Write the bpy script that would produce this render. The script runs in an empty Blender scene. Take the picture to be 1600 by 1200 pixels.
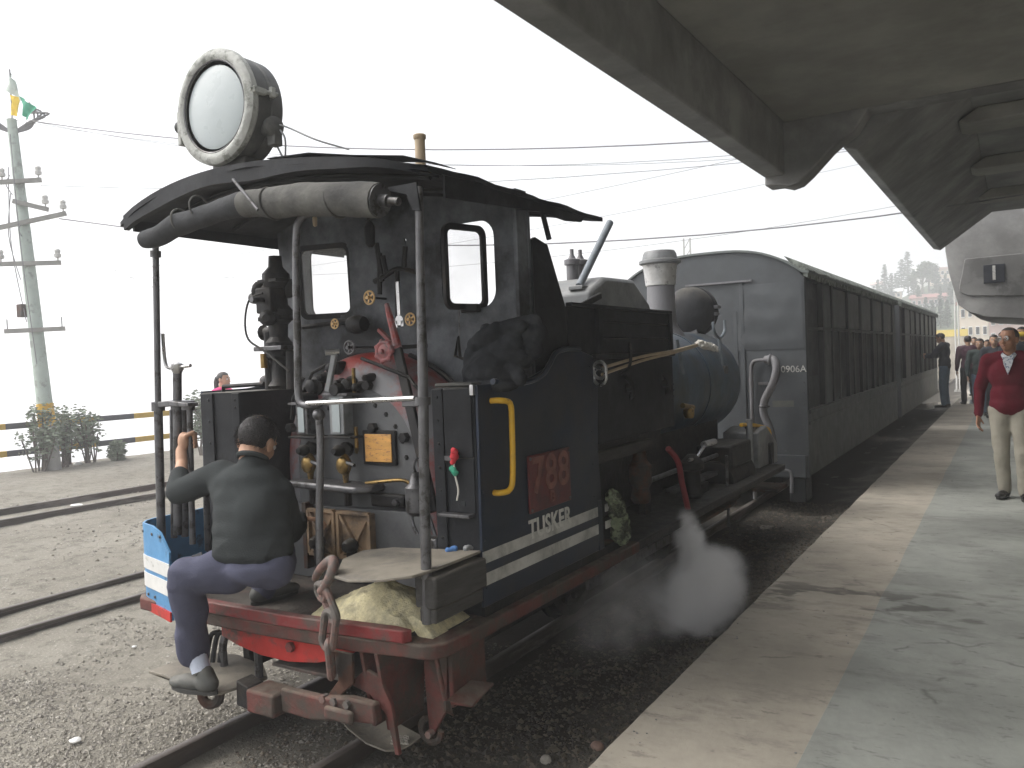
import bpy, bmesh, math, random
import numpy as np
from mathutils import Vector, Matrix, noise
D = bpy.data
scene = bpy.context.scene
C = scene.collection
R = math.radians
rnd = random.Random(7)

# ------------------------------------------------------------------ camera, world, sun, exposure
CAM = Vector((0.0, 0.0, 1.64))
FPX = 1280.0                         # focal length in pixels of a 1600 px wide picture
YAW, PITCH, ROLL = 0.55234576, 0.02699467, -0.03997203
def cam_axes():
    f = Vector((-math.sin(YAW), math.cos(YAW), 0)); r = Vector((math.cos(YAW), math.sin(YAW), 0)); u = Vector((0, 0, 1))
    f2 = f*math.cos(PITCH) - u*math.sin(PITCH); u2 = f*math.sin(PITCH) + u*math.cos(PITCH)
    return r*math.cos(ROLL) + u2*math.sin(ROLL), u2*math.cos(ROLL) - r*math.sin(ROLL), f2
CR, CU, CF = cam_axes()
cd = D.cameras.new('camera'); cam = D.objects.new('camera', cd); C.objects.link(cam)
cam.matrix_world = Matrix(((CR.x, CU.x, -CF.x, CAM.x), (CR.y, CU.y, -CF.y, CAM.y), (CR.z, CU.z, -CF.z, CAM.z), (0, 0, 0, 1)))
cd.sensor_width = 36.0; cd.lens = FPX/1600*36; cd.clip_start = .05; cd.clip_end = 3000
scene.camera = cam

SUN_EL, SUN_AZ = R(50), R(-118)      # azimuth from +Y towards +X: the veiled sun stands to the left, behind the camera
w = D.worlds.new('World'); scene.world = w; w.use_nodes = True
wn = w.node_tree.nodes; wl = w.node_tree.links
sky = wn.new('ShaderNodeTexSky'); sky.sky_type = 'NISHITA'; sky.sun_disc = False
sky.sun_elevation = SUN_EL; sky.sun_rotation = SUN_AZ; sky.dust_density = 6.0; sky.air_density = 1.0; sky.ozone_density = 1.0
hs = wn.new('ShaderNodeHueSaturation'); hs.inputs['Saturation'].default_value = .30
bgn = wn['Background']; bgn.inputs['Strength'].default_value = .15
wl.new(sky.outputs['Color'], hs.inputs['Color']); wl.new(hs.outputs['Color'], bgn.inputs['Color'])
sd = D.lights.new('sun', 'SUN'); sd.energy = .95; sd.angle = R(80); sd.color = (1, .96, .9)
so = D.objects.new('sun', sd); C.objects.link(so)
sdir = Vector((math.sin(SUN_AZ)*math.cos(SUN_EL), math.cos(SUN_AZ)*math.cos(SUN_EL), math.sin(SUN_EL)))
so.rotation_euler = sdir.to_track_quat('Z', 'Y').to_euler(); so.location = (-10, 5, 20)
vs = scene.view_settings
scene.display_settings.display_device = 'sRGB'
vs.view_transform = 'Standard'; vs.look = 'None'; vs.gamma = 1; vs.use_curve_mapping = False; vs.exposure = 1.02

# ------------------------------------------------------------------ measuring: a photo point on a plane of the place
def ray(px, py): return CR*((px-800)/FPX) - CU*((py-600)/FPX) + CF
def on(ax, v, px, py):
    d = ray(px, py); return CAM + d*((v-CAM[ax])/d[ax])
def oX(v, px, py): return on(0, v, px, py)
def oY(v, px, py): return on(1, v, px, py)
def oZ(v, px, py): return on(2, v, px, py)

# ------------------------------------------------------------------ materials
MATS = {}
def mat(name, col, rough=.6, metal=0.0, var=.25, scale=6.0, col2=None, mix2=.5, scale2=2.0, bump=.15, bscale=60.0, dust=0.0, dustcol=(.22, .2, .16), spec=.5, stretch=None, sharp=.18, seed=0.0):
    """noise-varied paint / metal / stone; col2 = second colour in worn patches, dust = share of dirt lying on faces that look up"""
    if name in MATS: return MATS[name]
    m = D.materials.new(name); m.use_nodes = True; MATS[name] = m
    n = m.node_tree.nodes; l = m.node_tree.links; b = n['Principled BSDF']
    tc = n.new('ShaderNodeTexCoord'); src = tc.outputs['Object']
    mp = n.new('ShaderNodeMapping'); mp.inputs['Location'].default_value = (seed*3.1, seed*1.7, seed)
    if stretch: mp.inputs['Scale'].default_value = stretch
    l.new(src, mp.inputs['Vector']); src = mp.outputs['Vector']
    def nz(s, det=5, ro=.6):
        t = n.new('ShaderNodeTexNoise'); t.inputs['Scale'].default_value = s; t.inputs['Detail'].default_value = det; t.inputs['Roughness'].default_value = ro
        l.new(src, t.inputs['Vector']); return t.outputs['Fac']
    def ramp(fac, lo, hi):
        r = n.new('ShaderNodeMapRange'); r.inputs['From Min'].default_value = lo; r.inputs['From Max'].default_value = hi
        l.new(fac, r.inputs['Value']); return r.outputs['Result']
    def mixc(f, a, c):
        x = n.new('ShaderNodeMix'); x.data_type = 'RGBA'
        if hasattr(f, 'node'): l.new(f, x.inputs['Factor'])
        else: x.inputs['Factor'].default_value = f
        for sock, v in ((x.inputs['A'], a), (x.inputs['B'], c)):
            if hasattr(v, 'node'): l.new(v, sock)
            else: sock.default_value = (*v, 1)
        return x.outputs['Result']
    lo = tuple(c*(1-var) for c in col); hi = tuple(min(1, c*(1+var)) for c in col)
    cur = mixc(ramp(nz(scale), .3, .7), lo, hi)
    if col2:
        c0_ = .5 + (.5-mix2)*.55; cur = mixc(ramp(nz(scale2, 8, .68), c0_-sharp*.22, c0_+sharp*.22), cur, col2)
    if dust > 0:
        g = n.new('ShaderNodeNewGeometry'); sx = n.new('ShaderNodeSeparateXYZ'); l.new(g.outputs['Normal'], sx.inputs[0])
        up = ramp(sx.outputs['Z'], .25, .95)
        mu = n.new('ShaderNodeMath'); mu.operation = 'MULTIPLY'; l.new(up, mu.inputs[0]); l.new(ramp(nz(scale*1.7), .25, .65), mu.inputs[1])
        m2 = n.new('ShaderNodeMath'); m2.operation = 'MULTIPLY'; l.new(mu.outputs[0], m2.inputs[0]); m2.inputs[1].default_value = dust
        cur = mixc(m2.outputs[0], cur, dustcol)
    l.new(cur, b.inputs['Base Color'])
    rr = n.new('ShaderNodeMapRange'); rr.inputs['To Min'].default_value = max(.05, rough-.15); rr.inputs['To Max'].default_value = min(1, rough+.15)
    l.new(nz(scale*2.3), rr.inputs['Value']); l.new(rr.outputs['Result'], b.inputs['Roughness'])
    b.inputs['Metallic'].default_value = metal; b.inputs['Specular IOR Level'].default_value = spec
    if bump > 0:
        bp = n.new('ShaderNodeBump'); bp.inputs['Strength'].default_value = bump; bp.inputs['Distance'].default_value = .01
        l.new(nz(bscale, 6, .6), bp.inputs['Height']); l.new(bp.outputs['Normal'], b.inputs['Normal'])
    return m

M = dict(
 black = mat('sooty_black_paint', (.013, .0145, .017), 0.62, var=.35, scale=5, col2=(.034, .036, .04), mix2=.36, scale2=3, bump=.25, bscale=25, dust=.5, sharp=.4, spec=0.22),
 oily = mat('oily_black_iron', (.014, .014, .015), 0.55, var=.4, scale=9, col2=(.03, .025, .021), mix2=.35, scale2=7, bump=.3, bscale=50, dust=.2, sharp=.4, spec=0.25),
 face = mat('boiler_face_plate', (.15, .155, .16), .5, var=.3, scale=6, col2=(.05, .052, .056), mix2=.42, scale2=3, bump=.25, bscale=16, spec=.3, sharp=.6),
 wall = mat('worn_cab_sheet', (.135, .146, .162), 0.55, var=.3, scale=4, col2=(.013, .014, .016), mix2=.47, scale2=2.1, bump=.22, bscale=14, sharp=.55, spec=0.3),
 blue = mat('dark_blue_paint', (.007, .015, .033), 0.4, var=.4, scale=2.2, col2=(.02, .022, .026), mix2=.42, scale2=2.4, bump=.22, bscale=5, dust=.3, sharp=.5, spec=0.38),
 skyblue = mat('bright_blue_paint', (.085, .25, .46), .45, var=.15, scale=6, col2=(.05, .12, .2), mix2=.3, scale2=11, bump=.12),
 barrel = mat('blue_grey_boiler_paint', (.035, .066, .105), .38, var=.25, scale=3, col2=(.035, .042, .05), mix2=.45, scale2=2.5, bump=.12, bscale=20, dust=.35, sharp=.5, spec=0.4),
 red = mat('bright_red_paint', (.42, .026, .02), .5, var=.2, scale=8, col2=(.09, .055, .045), mix2=.42, scale2=6, bump=.2, sharp=.3),
 dullred = mat('dusty_dull_red_paint', (.21, .034, .034), .6, var=.3, scale=7, col2=(.085, .06, .052), mix2=.46, scale2=7, bump=.3, dust=.55, dustcol=(.2, .15, .13), sharp=.35, spec=0.3),
 redgrey = mat('heat_faded_red_sheet', (.25, .034, .026), .5, var=.25, scale=5, col2=(.2, .2, .21), mix2=.56, scale2=2.0, bump=.25, bscale=20, sharp=.25, seed=3),
 dirtyred = mat('dirt_caked_red_iron', (.12, .042, .036), .8, var=.3, scale=9, col2=(.07, .055, .046), mix2=.52, scale2=6, bump=.4, dust=.7, dustcol=(.19, .165, .13), sharp=.4, spec=0.25),
 rust = mat('brown_rusty_iron', (.07, .036, .025), .8, var=.35, scale=14, col2=(.05, .043, .038), mix2=.5, scale2=9, bump=.4, dust=.5, dustcol=(.18, .15, .12), spec=0.25),
 steel = mat('bare_handled_steel', (.12, .12, .125), .42, .6, var=.25, scale=12, col2=(.05, .048, .045), mix2=.4, scale2=14, bump=.15),
 bright = mat('bright_steel', (.5, .5, .5), .3, .9, var=.15, scale=10, bump=.1),
 brass = mat('old_brass', (.27, .18, .065), .38, .85, var=.3, scale=20, col2=(.12, .085, .04), mix2=.35, scale2=18, bump=.15),
 gold = mat('brass_wheel_enamel', (.62, .42, .2), .45, .25, var=.2, scale=20, bump=.1),
 pink = mat('faded_red_wheel', (.30, .10, .10), .55, var=.3, scale=25, col2=(.15, .1, .1), mix2=.4, scale2=20, bump=.2),
 yellow = mat('yellow_paint', (.62, .36, .02), .45, var=.12, scale=12, col2=(.2, .11, .03), mix2=.22, scale2=30, bump=.15),
 ochre = mat('yellow_plate_enamel', (.62, .33, .09), .5, var=.2, scale=10, col2=(.35, .15, .07), mix2=.35, scale2=30, bump=.2, stretch=(1, 1, 3)),
 tan = mat('tan_scorched_iron', (.24, .165, .10), .65, var=.3, scale=9, col2=(.06, .045, .035), mix2=.4, scale2=7, bump=.3, sharp=.4),
 white = mat('off_white_paint', (.62, .62, .6), .5, var=.1, scale=9, col2=(.3, .3, .28), mix2=.25, scale2=14, bump=.1),
 stripe = mat('grimy_white_stripe', (.6, .6, .57), .55, var=.15, scale=6, col2=(.17, .17, .16), mix2=.4, scale2=3, bump=.1, sharp=.5),
 letter = mat('white_letter_paint', (.6, .6, .57), .5, var=.1, scale=12, col2=(.22, .22, .21), mix2=.32, scale2=14, bump=.05, sharp=.6),
 plate = mat('dark_red_number_plate', (.11, .016, .016), .45, var=.2, scale=8, col2=(.07, .016, .018), mix2=.4, scale2=5, bump=.15),
 digit = mat('worn_red_brass_digits', (.19, .075, .06), .5, .1, var=.3, scale=14, bump=.1),
 canvas = mat('grey_brown_canvas', (.115, .114, .106), .9, var=.2, scale=9, col2=(.05, .05, .05), mix2=.35, scale2=3, bump=.5, bscale=35, sharp=.5, spec=0.2),
 darkcanvas = mat('dark_soiled_canvas', (.045, .047, .05), .9, var=.3, scale=9, bump=.5, bscale=30, spec=0.2),
 lampring = mat('weathered_grey_casting', (.37, .38, .36), .65, var=.2, scale=18, col2=(.17, .18, .16), mix2=.4, scale2=13, bump=.6, bscale=45),
 lampdrum = mat('grey_green_drum_paint', (.075, .078, .075), .5, var=.25, scale=6, col2=(.15, .15, .14), mix2=.35, scale2=4, bump=.15, sharp=.4),
 tanpipe = mat('tan_pipe', (.42, .33, .22), .55, var=.15, scale=8, bump=.1),
 greymetal = mat('grey_paint_metal', (.21, .22, .225), .5, var=.15, scale=5, col2=(.12, .125, .13), mix2=.4, scale2=3, bump=.12, sharp=.4, dust=.3),
 silver = mat('silver_band', (.52, .52, .51), .4, .6, var=.2, scale=12, col2=(.25, .25, .25), mix2=.35, scale2=9, bump=.2),
 chimney = mat('grey_chimney_iron', (.15, .15, .16), .55, .1, var=.2, scale=6, col2=(.09, .085, .085), mix2=.4, scale2=4, bump=.15, stretch=(1, 1, .4), sharp=.4),
 paleblue = mat('pale_blue_handle_paint', (.145, .168, .19), .5, var=.2, scale=12, bump=.1),
 chain = mat('rusty_pink_chain', (.17, .105, .09), .7, .1, var=.3, scale=20, col2=(.11, .1, .09), mix2=.5, scale2=15, bump=.3),
 seat = mat('dusty_steel_board', (.21, .19, .155), .75, var=.2, scale=6, col2=(.09, .085, .08), mix2=.35, scale2=4, bump=.2, sharp=.5),
 wood = mat('dark_greyed_timber', (.065, .063, .06), .8, var=.25, scale=5, bump=.4, bscale=22, stretch=(6, 1, 6), dust=.6, spec=0.2),
 sand = mat('pale_yellow_sand', (.66, .6, .38), .95, var=.2, scale=30, col2=(.36, .33, .23), mix2=.38, scale2=9, bump=.8, bscale=90, sharp=.4),
 coachend = mat('coach_end_grey_paint', (.075, .083, .09), .5, var=.14, scale=2, col2=(.052, .057, .062), mix2=.42, scale2=1.5, bump=.15, bscale=5, sharp=.6, spec=0.35),
 coachside = mat('coach_side_grey_green', (.048, .054, .055), .5, var=.2, scale=3, col2=(.078, .08, .076), mix2=.4, scale2=2, bump=.15, bscale=9, dust=.3, sharp=.5, spec=0.28),
 coachdark = mat('coach_dark_frame', (.022, .025, .027), .5, var=.25, scale=4, bump=.1, spec=0.25),
 coachpanel = mat('coach_pale_shutter', (.085, .09, .088), .55, var=.2, scale=3, col2=(.13, .128, .112), mix2=.35, scale2=1.4, bump=.1, sharp=.4, spec=0.3),
 footgrime = mat('dusty_footplate_boards', (.06, .052, .045), .85, var=.3, scale=8, col2=(.12, .07, .06), mix2=.35, scale2=6, bump=.4, dust=.5, dustcol=(.15, .135, .115)),
 roofskin = mat('coach_roof_sheet', (.13, .15, .145), .7, var=.15, scale=3, bump=.2, dust=.3),
 moss = mat('weathered_roof_edge', (.22, .245, .22), .9, var=.4, scale=14, col2=(.08, .09, .08), mix2=.45, scale2=10, bump=.7, bscale=30),
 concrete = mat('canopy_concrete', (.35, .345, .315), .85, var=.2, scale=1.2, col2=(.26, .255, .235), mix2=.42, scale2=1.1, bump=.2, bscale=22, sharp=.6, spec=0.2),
 concdark = mat('dark_canopy_concrete', (.28, .28, .275), .85, var=.25, scale=1.5, col2=(.19, .19, .187), mix2=.42, scale2=1.3, bump=.25, bscale=18, sharp=.5, spec=0.2),  # same concrete in a darker tone, with mottled patches
 polegreen = mat('pale_green_pole_paint', (.36, .42, .38), .7, var=.12, scale=4, col2=(.25, .27, .25), mix2=.35, scale2=5, bump=.2),
 polegrey = mat('grey_pole_foot', (.27, .27, .25), .8, var=.15, scale=5, bump=.3),
 wirem = mat('grey_wire', (.2, .2, .21), .6, var=.1, bump=0),
 porcelain = mat('grey_porcelain', (.5, .5, .48), .3, var=.1, bump=0),
 railsteel = mat('dull_rail_steel', (.10, .085, .075), .5, .4, var=.25, scale=8, col2=(.2, .18, .165), mix2=.4, scale2=5, bump=.15, stretch=(1, .15, 1)),
 skin = mat('brown_skin', (.36, .19, .12), .55, var=.1, scale=12, bump=.1, bscale=80, spec=.4),
 skin2 = mat('pale_brown_skin', (.45, .27, .18), .55, var=.1, scale=12, bump=.1, bscale=80, spec=.4),
 hair = mat('black_hair', (.016, .014, .014), .5, var=.4, scale=40, col2=(.05, .045, .042), mix2=.3, scale2=60, bump=.7, bscale=120),
 greyhair = mat('thin_grey_hair', (.09, .08, .075), .6, var=.3, scale=60, bump=.5, bscale=150),
 eye = mat('eye_white', (.6, .58, .55), .3, var=.02, bump=0), pupil = mat('dark_pupil', (.012, .01, .01), .2, var=.02, bump=0),
 lips = mat('brown_lips', (.24, .10, .08), .5, var=.1, bump=0),
 shirtgrey = mat('charcoal_shirt', (.036, .041, .042), .9, var=.12, scale=3, bump=.35, bscale=160, spec=0.12),
 trouserblue = mat('purple_blue_trousers', (.088, .092, .135), .9, var=.12, scale=3, bump=.3, bscale=140, spec=0.12),
 khaki = mat('stone_khaki_trousers', (.34, .32, .265), .85, var=.1, scale=5, bump=.4, bscale=12),
 maroon = mat('maroon_knit', (.115, .014, .024), .95, var=.15, scale=6, bump=.5, bscale=160, spec=0.1),
 check = mat('checked_shirt', (.5, .52, .54), .8, var=.1, scale=12, col2=(.08, .12, .2), mix2=.4, scale2=40, bump=.1),
 shoe = mat('black_leather', (.018, .018, .018), .28, var=.2, bump=.1), dustyshoe = mat('dusty_grey_shoe', (.07, .072, .066), .65, var=.25, scale=12, bump=.2, dust=.5, dustcol=(.16,.15,.12)),
 sole = mat('shoe_sole', (.03, .03, .028), .7, bump=.1), sock = mat('pale_blue_sock', (.5, .55, .65), .9, var=.1, bump=.3),
 magenta = mat('pink_kurta', (.72, .04, .22), .8, var=.1, bump=.2), navy = mat('navy_jacket', (.022, .026, .036), .8, var=.2, bump=.3),
 denim = mat('blue_denim', (.09, .14, .2), .85, var=.2, scale=8, bump=.3), plum = mat('plum_jumper', (.085, .035, .055), .9, var=.2, bump=.3),
 greenj = mat('dark_green_jacket', (.02, .035, .033), .85, var=.2, bump=.3), darkpants = mat('dark_trousers', (.02, .022, .028), .85, var=.2, bump=.3),
 whitecap = mat('white_cap', (.7, .7, .68), .8, var=.05, bump=.2), yellowcloth = mat('yellow_cloth', (.75, .55, .05), .8, var=.1, bump=.2),
 redcloth = mat('red_cloth', (.5, .03, .04), .8, var=.2, bump=.3), greencloth = mat('green_cloth', (.03, .28, .17), .8, var=.2, bump=.3), bluecloth = mat('blue_scrap', (.09, .22, .5), .7, var=.2, bump=.3),
 whitecloth = mat('white_cloth', (.55, .53, .48), .9, var=.15, bump=.4, bscale=20), ragcloth = mat('green_white_rag', (.22, .26, .16), .9, var=.35, scale=9, col2=(.035, .04, .025), mix2=.55, scale2=9, bump=.5, bscale=15),
 blackcloth = mat('black_jacket_cloth', (.022, .024, .027), .85, var=.35, scale=5, bump=.6, bscale=14, col2=(.05, .052, .056), mix2=.35, scale2=4, sharp=.5, spec=0.1),
 coal = mat('coal_lumps', (.018, .018, .02), .5, var=.4, scale=18, bump=.6, bscale=30, spec=0.3),
 redhose = mat('dull_red_hose', (.22, .025, .03), .6, var=.2, bump=.1),
)

def glass(name, col=(.8, .85, .85), rough=.08, alpha=.35):
    m = D.materials.new(name); m.use_nodes = True; b = m.node_tree.nodes['Principled BSDF']
    b.inputs['Base Color'].default_value = (*col, 1); b.inputs['Roughness'].default_value = rough; b.inputs['Alpha'].default_value = alpha
    n = m.node_tree.nodes; t = n.new('ShaderNodeTexNoise'); t.inputs['Scale'].default_value = 9; t.inputs['Detail'].default_value = 5
    r = n.new('ShaderNodeMapRange'); r.inputs['From Min'].default_value = .35; r.inputs['From Max'].default_value = .75
    r.inputs['To Min'].default_value = alpha; r.inputs['To Max'].default_value = min(1, alpha*1.8)
    m.node_tree.links.new(t.outputs['Fac'], r.inputs['Value']); m.node_tree.links.new(r.outputs['Result'], b.inputs['Alpha'])
    return m
M['dustyglass'] = glass('dusty_window_glass', (.8, .81, .8), .3, .10)
M['lens'] = mat('frosted_lens', (.40, .45, .46), .3, var=.12, scale=3, col2=(.32, .36, .37), mix2=.4, scale2=3, bump=.06, bscale=6, spec=.45, sharp=1.2)
M['darkglass'] = mat('dark_carriage_glass', (.018, .02, .022), .5, var=.3, scale=2, bump=.03, bscale=3, spec=.15)

# ------------------------------------------------------------------ geometry
def frame_of(d):
    d = Vector(d).normalized(); a = Vector((0, 0, 1)) if abs(d.z) < .9 else Vector((1, 0, 0))
    u = d.cross(a).normalized(); return u, d.cross(u).normalized(), d
class MB:
    def __init__(s): s.v = []; s.f = []
    def box(s, x0, x1, y0, y1, z0, z1):
        b = len(s.v); s.v += [(x0,y0,z0),(x1,y0,z0),(x1,y1,z0),(x0,y1,z0),(x0,y0,z1),(x1,y0,z1),(x1,y1,z1),(x0,y1,z1)]
        s.f += [tuple(b+i for i in q) for q in ((0,3,2,1),(4,5,6,7),(0,1,5,4),(1,2,6,5),(2,3,7,6),(3,0,4,7))]; return s
    def beam(s, p0, p1, wu, wv, up=(0,0,1)):
        p0, p1 = Vector(p0), Vector(p1); d = (p1-p0).normalized(); u = d.cross(Vector(up))
        u = u.normalized() if u.length > 1e-4 else d.cross(Vector((1,0,0))).normalized(); v = u.cross(d)
        b = len(s.v)
        for p in (p0, p1):
            for a, c in ((-1,-1),(1,-1),(1,1),(-1,1)): s.v.append(tuple(p + u*(a*wu/2) + v*(c*wv/2)))
        s.f += [tuple(b+i for i in q) for q in ((0,1,2,3),(7,6,5,4),(0,4,5,1),(1,5,6,2),(2,6,7,3),(3,7,4,0))]; return s
    def tube(s, path, r, n=10, cap=True):
        path = [Vector(p) for p in path]; rs = r if isinstance(r, (list, tuple)) else [r]*len(path)
        b0 = len(s.v); u = None
        for i, p in enumerate(path):
            d = (path[min(i+1, len(path)-1)] - path[max(i-1, 0)]).normalized()
            if u is None: u, v, _ = frame_of(d)
            u = (u - d*u.dot(d)).normalized(); v = d.cross(u)
            for k in range(n):
                a = 2*math.pi*k/n; s.v.append(tuple(p + (u*math.cos(a) + v*math.sin(a))*rs[i]))
        for i in range(len(path)-1):
            for k in range(n):
                a, c = b0+i*n+k, b0+i*n+(k+1)%n; s.f.append((a, c, c+n, a+n))
        if cap:
            s.f.append(tuple(b0+k for k in reversed(range(n)))); e = b0+(len(path)-1)*n; s.f.append(tuple(e+k for k in range(n)))
        return s
    def cyl(s, p0, p1, r, r1=None, n=18): return s.tube([p0, p1], [r, r if r1 is None else r1], n)
    def lathe(s, prof, base, axis=(0,0,1), n=24):
        base = Vector(base); u, v, d = frame_of(axis); b0 = len(s.v)
        for r, h in prof:
            for k in range(n):
                a = 2*math.pi*k/n; s.v.append(tuple(base + d*h + (u*math.cos(a) + v*math.sin(a))*r))
        for i in range(len(prof)-1):
            for k in range(n):
                a, c = b0+i*n+k, b0+i*n+(k+1)%n; s.f.append((a, c, c+n, a+n))
        if prof[0][0] > 1e-5: s.f.append(tuple(b0+k for k in reversed(range(n))))
        if prof[-1][0] > 1e-5: e = b0+(len(prof)-1)*n; s.f.append(tuple(e+k for k in range(n)))
        return s
    def sph(s, c, r, n=12, m=8, rot=None):
        c = Vector(c); r = r if isinstance(r, (list, tuple)) else (r, r, r); b0 = len(s.v)
        def P(a, e):
            q = Vector((r[0]*math.cos(a)*math.cos(e), r[1]*math.sin(a)*math.cos(e), r[2]*math.sin(e)))
            if rot: q = rot @ q
            return tuple(c+q)
        s.v.append(P(0, -math.pi/2))
        for j in range(1, m):
            for k in range(n): s.v.append(P(2*math.pi*k/n, -math.pi/2 + math.pi*j/m))
        s.v.append(P(0, math.pi/2)); t = len(s.v)-1
        for k in range(n): s.f.append((b0, b0+1+(k+1)%n, b0+1+k)); s.f.append((t, t-n+k, t-n+(k+1)%n))
        for j in range(m-2):
            for k in range(n):
                a, d = b0+1+j*n+k, b0+1+j*n+(k+1)%n; s.f.append((a, d, d+n, a+n))
        return s
    def prism(s, pts, ext):
        """pts: 3-D polygon; ext: extrusion vector"""
        ext = Vector(ext); b = len(s.v); n = len(pts)
        s.v += [tuple(Vector(p)) for p in pts] + [tuple(Vector(p)+ext) for p in pts]
        s.f.append(tuple(b+i for i in range(n))); s.f.append(tuple(b+n+i for i in reversed(range(n))))
        for i in range(n): s.f.append((b+i, b+n+i, b+n+(i+1)%n, b+(i+1)%n))
        return s
    def torus(s, c, axis, R0, r, n=24, m=8, arc=2*math.pi):
        u, v, d = frame_of(axis); c = Vector(c); full = abs(arc-2*math.pi) < 1e-3
        pts = [c + (u*math.cos(a) + v*math.sin(a))*R0 for a in (arc*i/n for i in range(n if full else n+1))]
        if full: pts.append(pts[0]); pts.append(pts[1])
        return s.tube(pts, r, m, cap=not full)
def fin(me, angle=38):
    for p in me.polygons: p.use_smooth = True
    me.set_sharp_from_angle(angle=R(angle))
ORIG = {}
def origin_of(o):
    while o.parent: o = o.parent
    return ORIG.get(o.name, Vector((0, 0, 0)))
def link(name, me, m, parent=None, bevel=0.0, kind=None, label=None, fix=True):
    if fix:
        bm = bmesh.new(); bm.from_mesh(me); bmesh.ops.recalc_face_normals(bm, faces=bm.faces); bm.to_mesh(me); bm.free()
    if parent is not None: me.transform(Matrix.Translation(-origin_of(parent)))
    fin(me)
    if m: me.materials.append(M[m] if isinstance(m, str) else m)
    o = D.objects.new(name, me); C.objects.link(o)
    if parent is not None: o.parent = parent
    if bevel:
        b = o.modifiers.new('bevel', 'BEVEL'); b.width = bevel; b.segments = 2; b.limit_method = 'ANGLE'; b.angle_limit = R(40)
    if kind: o['kind'] = kind
    if label: o['label'] = label
    return o
def obj(name, mb, m, parent=None, bevel=0.0, kind=None, label=None):
    me = D.meshes.new(name); me.from_pydata(mb.v, [], mb.f); me.update()
    return link(name, me, m, parent, bevel, kind, label)
def thing(name, label, cat, loc, group=None):
    o = D.objects.new(name, None); C.objects.link(o); o.location = loc; o.empty_display_size = .2
    ORIG[o.name] = Vector(loc); o['label'] = label; o['category'] = cat
    if group: o['group'] = group
    return o
def tag(o, label, cat, group=None, kind=None):
    """a thing that is one mesh: give it an origin of its own at its base"""
    o['label'] = label; o['category'] = cat
    if group: o['group'] = group
    if kind: o['kind'] = kind
    vs_ = [v.co for v in o.data.vertices]
    if o.data.users == 1 and o.location.length < 1e-6:
        c = Vector((sum(v.x for v in vs_)/len(vs_), sum(v.y for v in vs_)/len(vs_), min(v.z for v in vs_)))
        o.data.transform(Matrix.Translation(-c)); o.location = c; ORIG[o.name] = c
    return o
def struct(name, mb, m):
    o = obj(name, mb, m); o['kind'] = 'structure'; return o
def copy_tree(o, loc=None, rotz=None, parent=None):
    c = o.copy(); C.objects.link(c)
    if parent is not None: c.parent = parent
    if loc is not None: c.location = loc
    if rotz is not None: c.rotation_euler = (0, 0, rotz)
    for ch in list(o.children): copy_tree(ch, parent=c)
    return c
def curve_mesh(splines, ext, bevel=0.0):
    """filled 2-D outlines (first outer, others holes) extruded by ext either side"""
    cu = D.curves.new('outline', 'CURVE'); cu.dimensions = '2D'; cu.fill_mode = 'BOTH'; cu.extrude = ext
    for pts in splines:
        sp = cu.splines.new('POLY'); sp.points.add(len(pts)-1); sp.use_cyclic_u = True
        for p, q in zip(sp.points, pts): p.co = (q[0], q[1], 0, 1)
    o = D.objects.new('outline', cu); C.objects.link(o); dg = bpy.context.evaluated_depsgraph_get()
    me = D.meshes.new_from_object(o.evaluated_get(dg)); D.objects.remove(o); D.curves.remove(cu); return me
def text_mesh(t, size, ext, bold=0.0, spacing=1.0):
    cu = D.curves.new('text', 'FONT'); cu.body = t; cu.size = size; cu.extrude = ext; cu.offset = bold; cu.align_x = 'CENTER'; cu.align_y = 'CENTER'; cu.space_character = spacing
    o = D.objects.new('text', cu); C.objects.link(o); dg = bpy.context.evaluated_depsgraph_get()
    me = D.meshes.new_from_object(o.evaluated_get(dg)); D.objects.remove(o); D.curves.remove(cu); return me
def to_plane(me, origin, ux, uy):
    ux, uy = Vector(ux).normalized(), Vector(uy).normalized(); uz = ux.cross(uy); o = Vector(origin)
    me.transform(Matrix(((ux.x, uy.x, uz.x, o.x), (ux.y, uy.y, uz.y, o.y), (ux.z, uy.z, uz.z, o.z), (0, 0, 0, 1)))); return me
def rrect(x0, x1, z0, z1, r, n=6):
    pts = []
    for cx, cz, a0 in ((x1-r, z0+r, -90), (x1-r, z1-r, 0), (x0+r, z1-r, 90), (x0+r, z0+r, 180)):
        for i in range(n+1):
            a = R(a0 + 90*i/n); pts.append((cx + r*math.cos(a), cz + r*math.sin(a)))
    return pts
def smooth_path(pts, sub=6):
    pts = [Vector(p) for p in pts]; out = []
    for i in range(len(pts)-1):
        p0, p1, p2, p3 = pts[max(i-1, 0)], pts[i], pts[i+1], pts[min(i+2, len(pts)-1)]
        for k in range(sub):
            t = k/sub
            out.append(.5*((2*p1) + (p2-p0)*t + (2*p0-5*p1+4*p2-p3)*t*t + (3*p1-p0-3*p2+p3)*t**3))
    out.append(pts[-1]); return out
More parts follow.
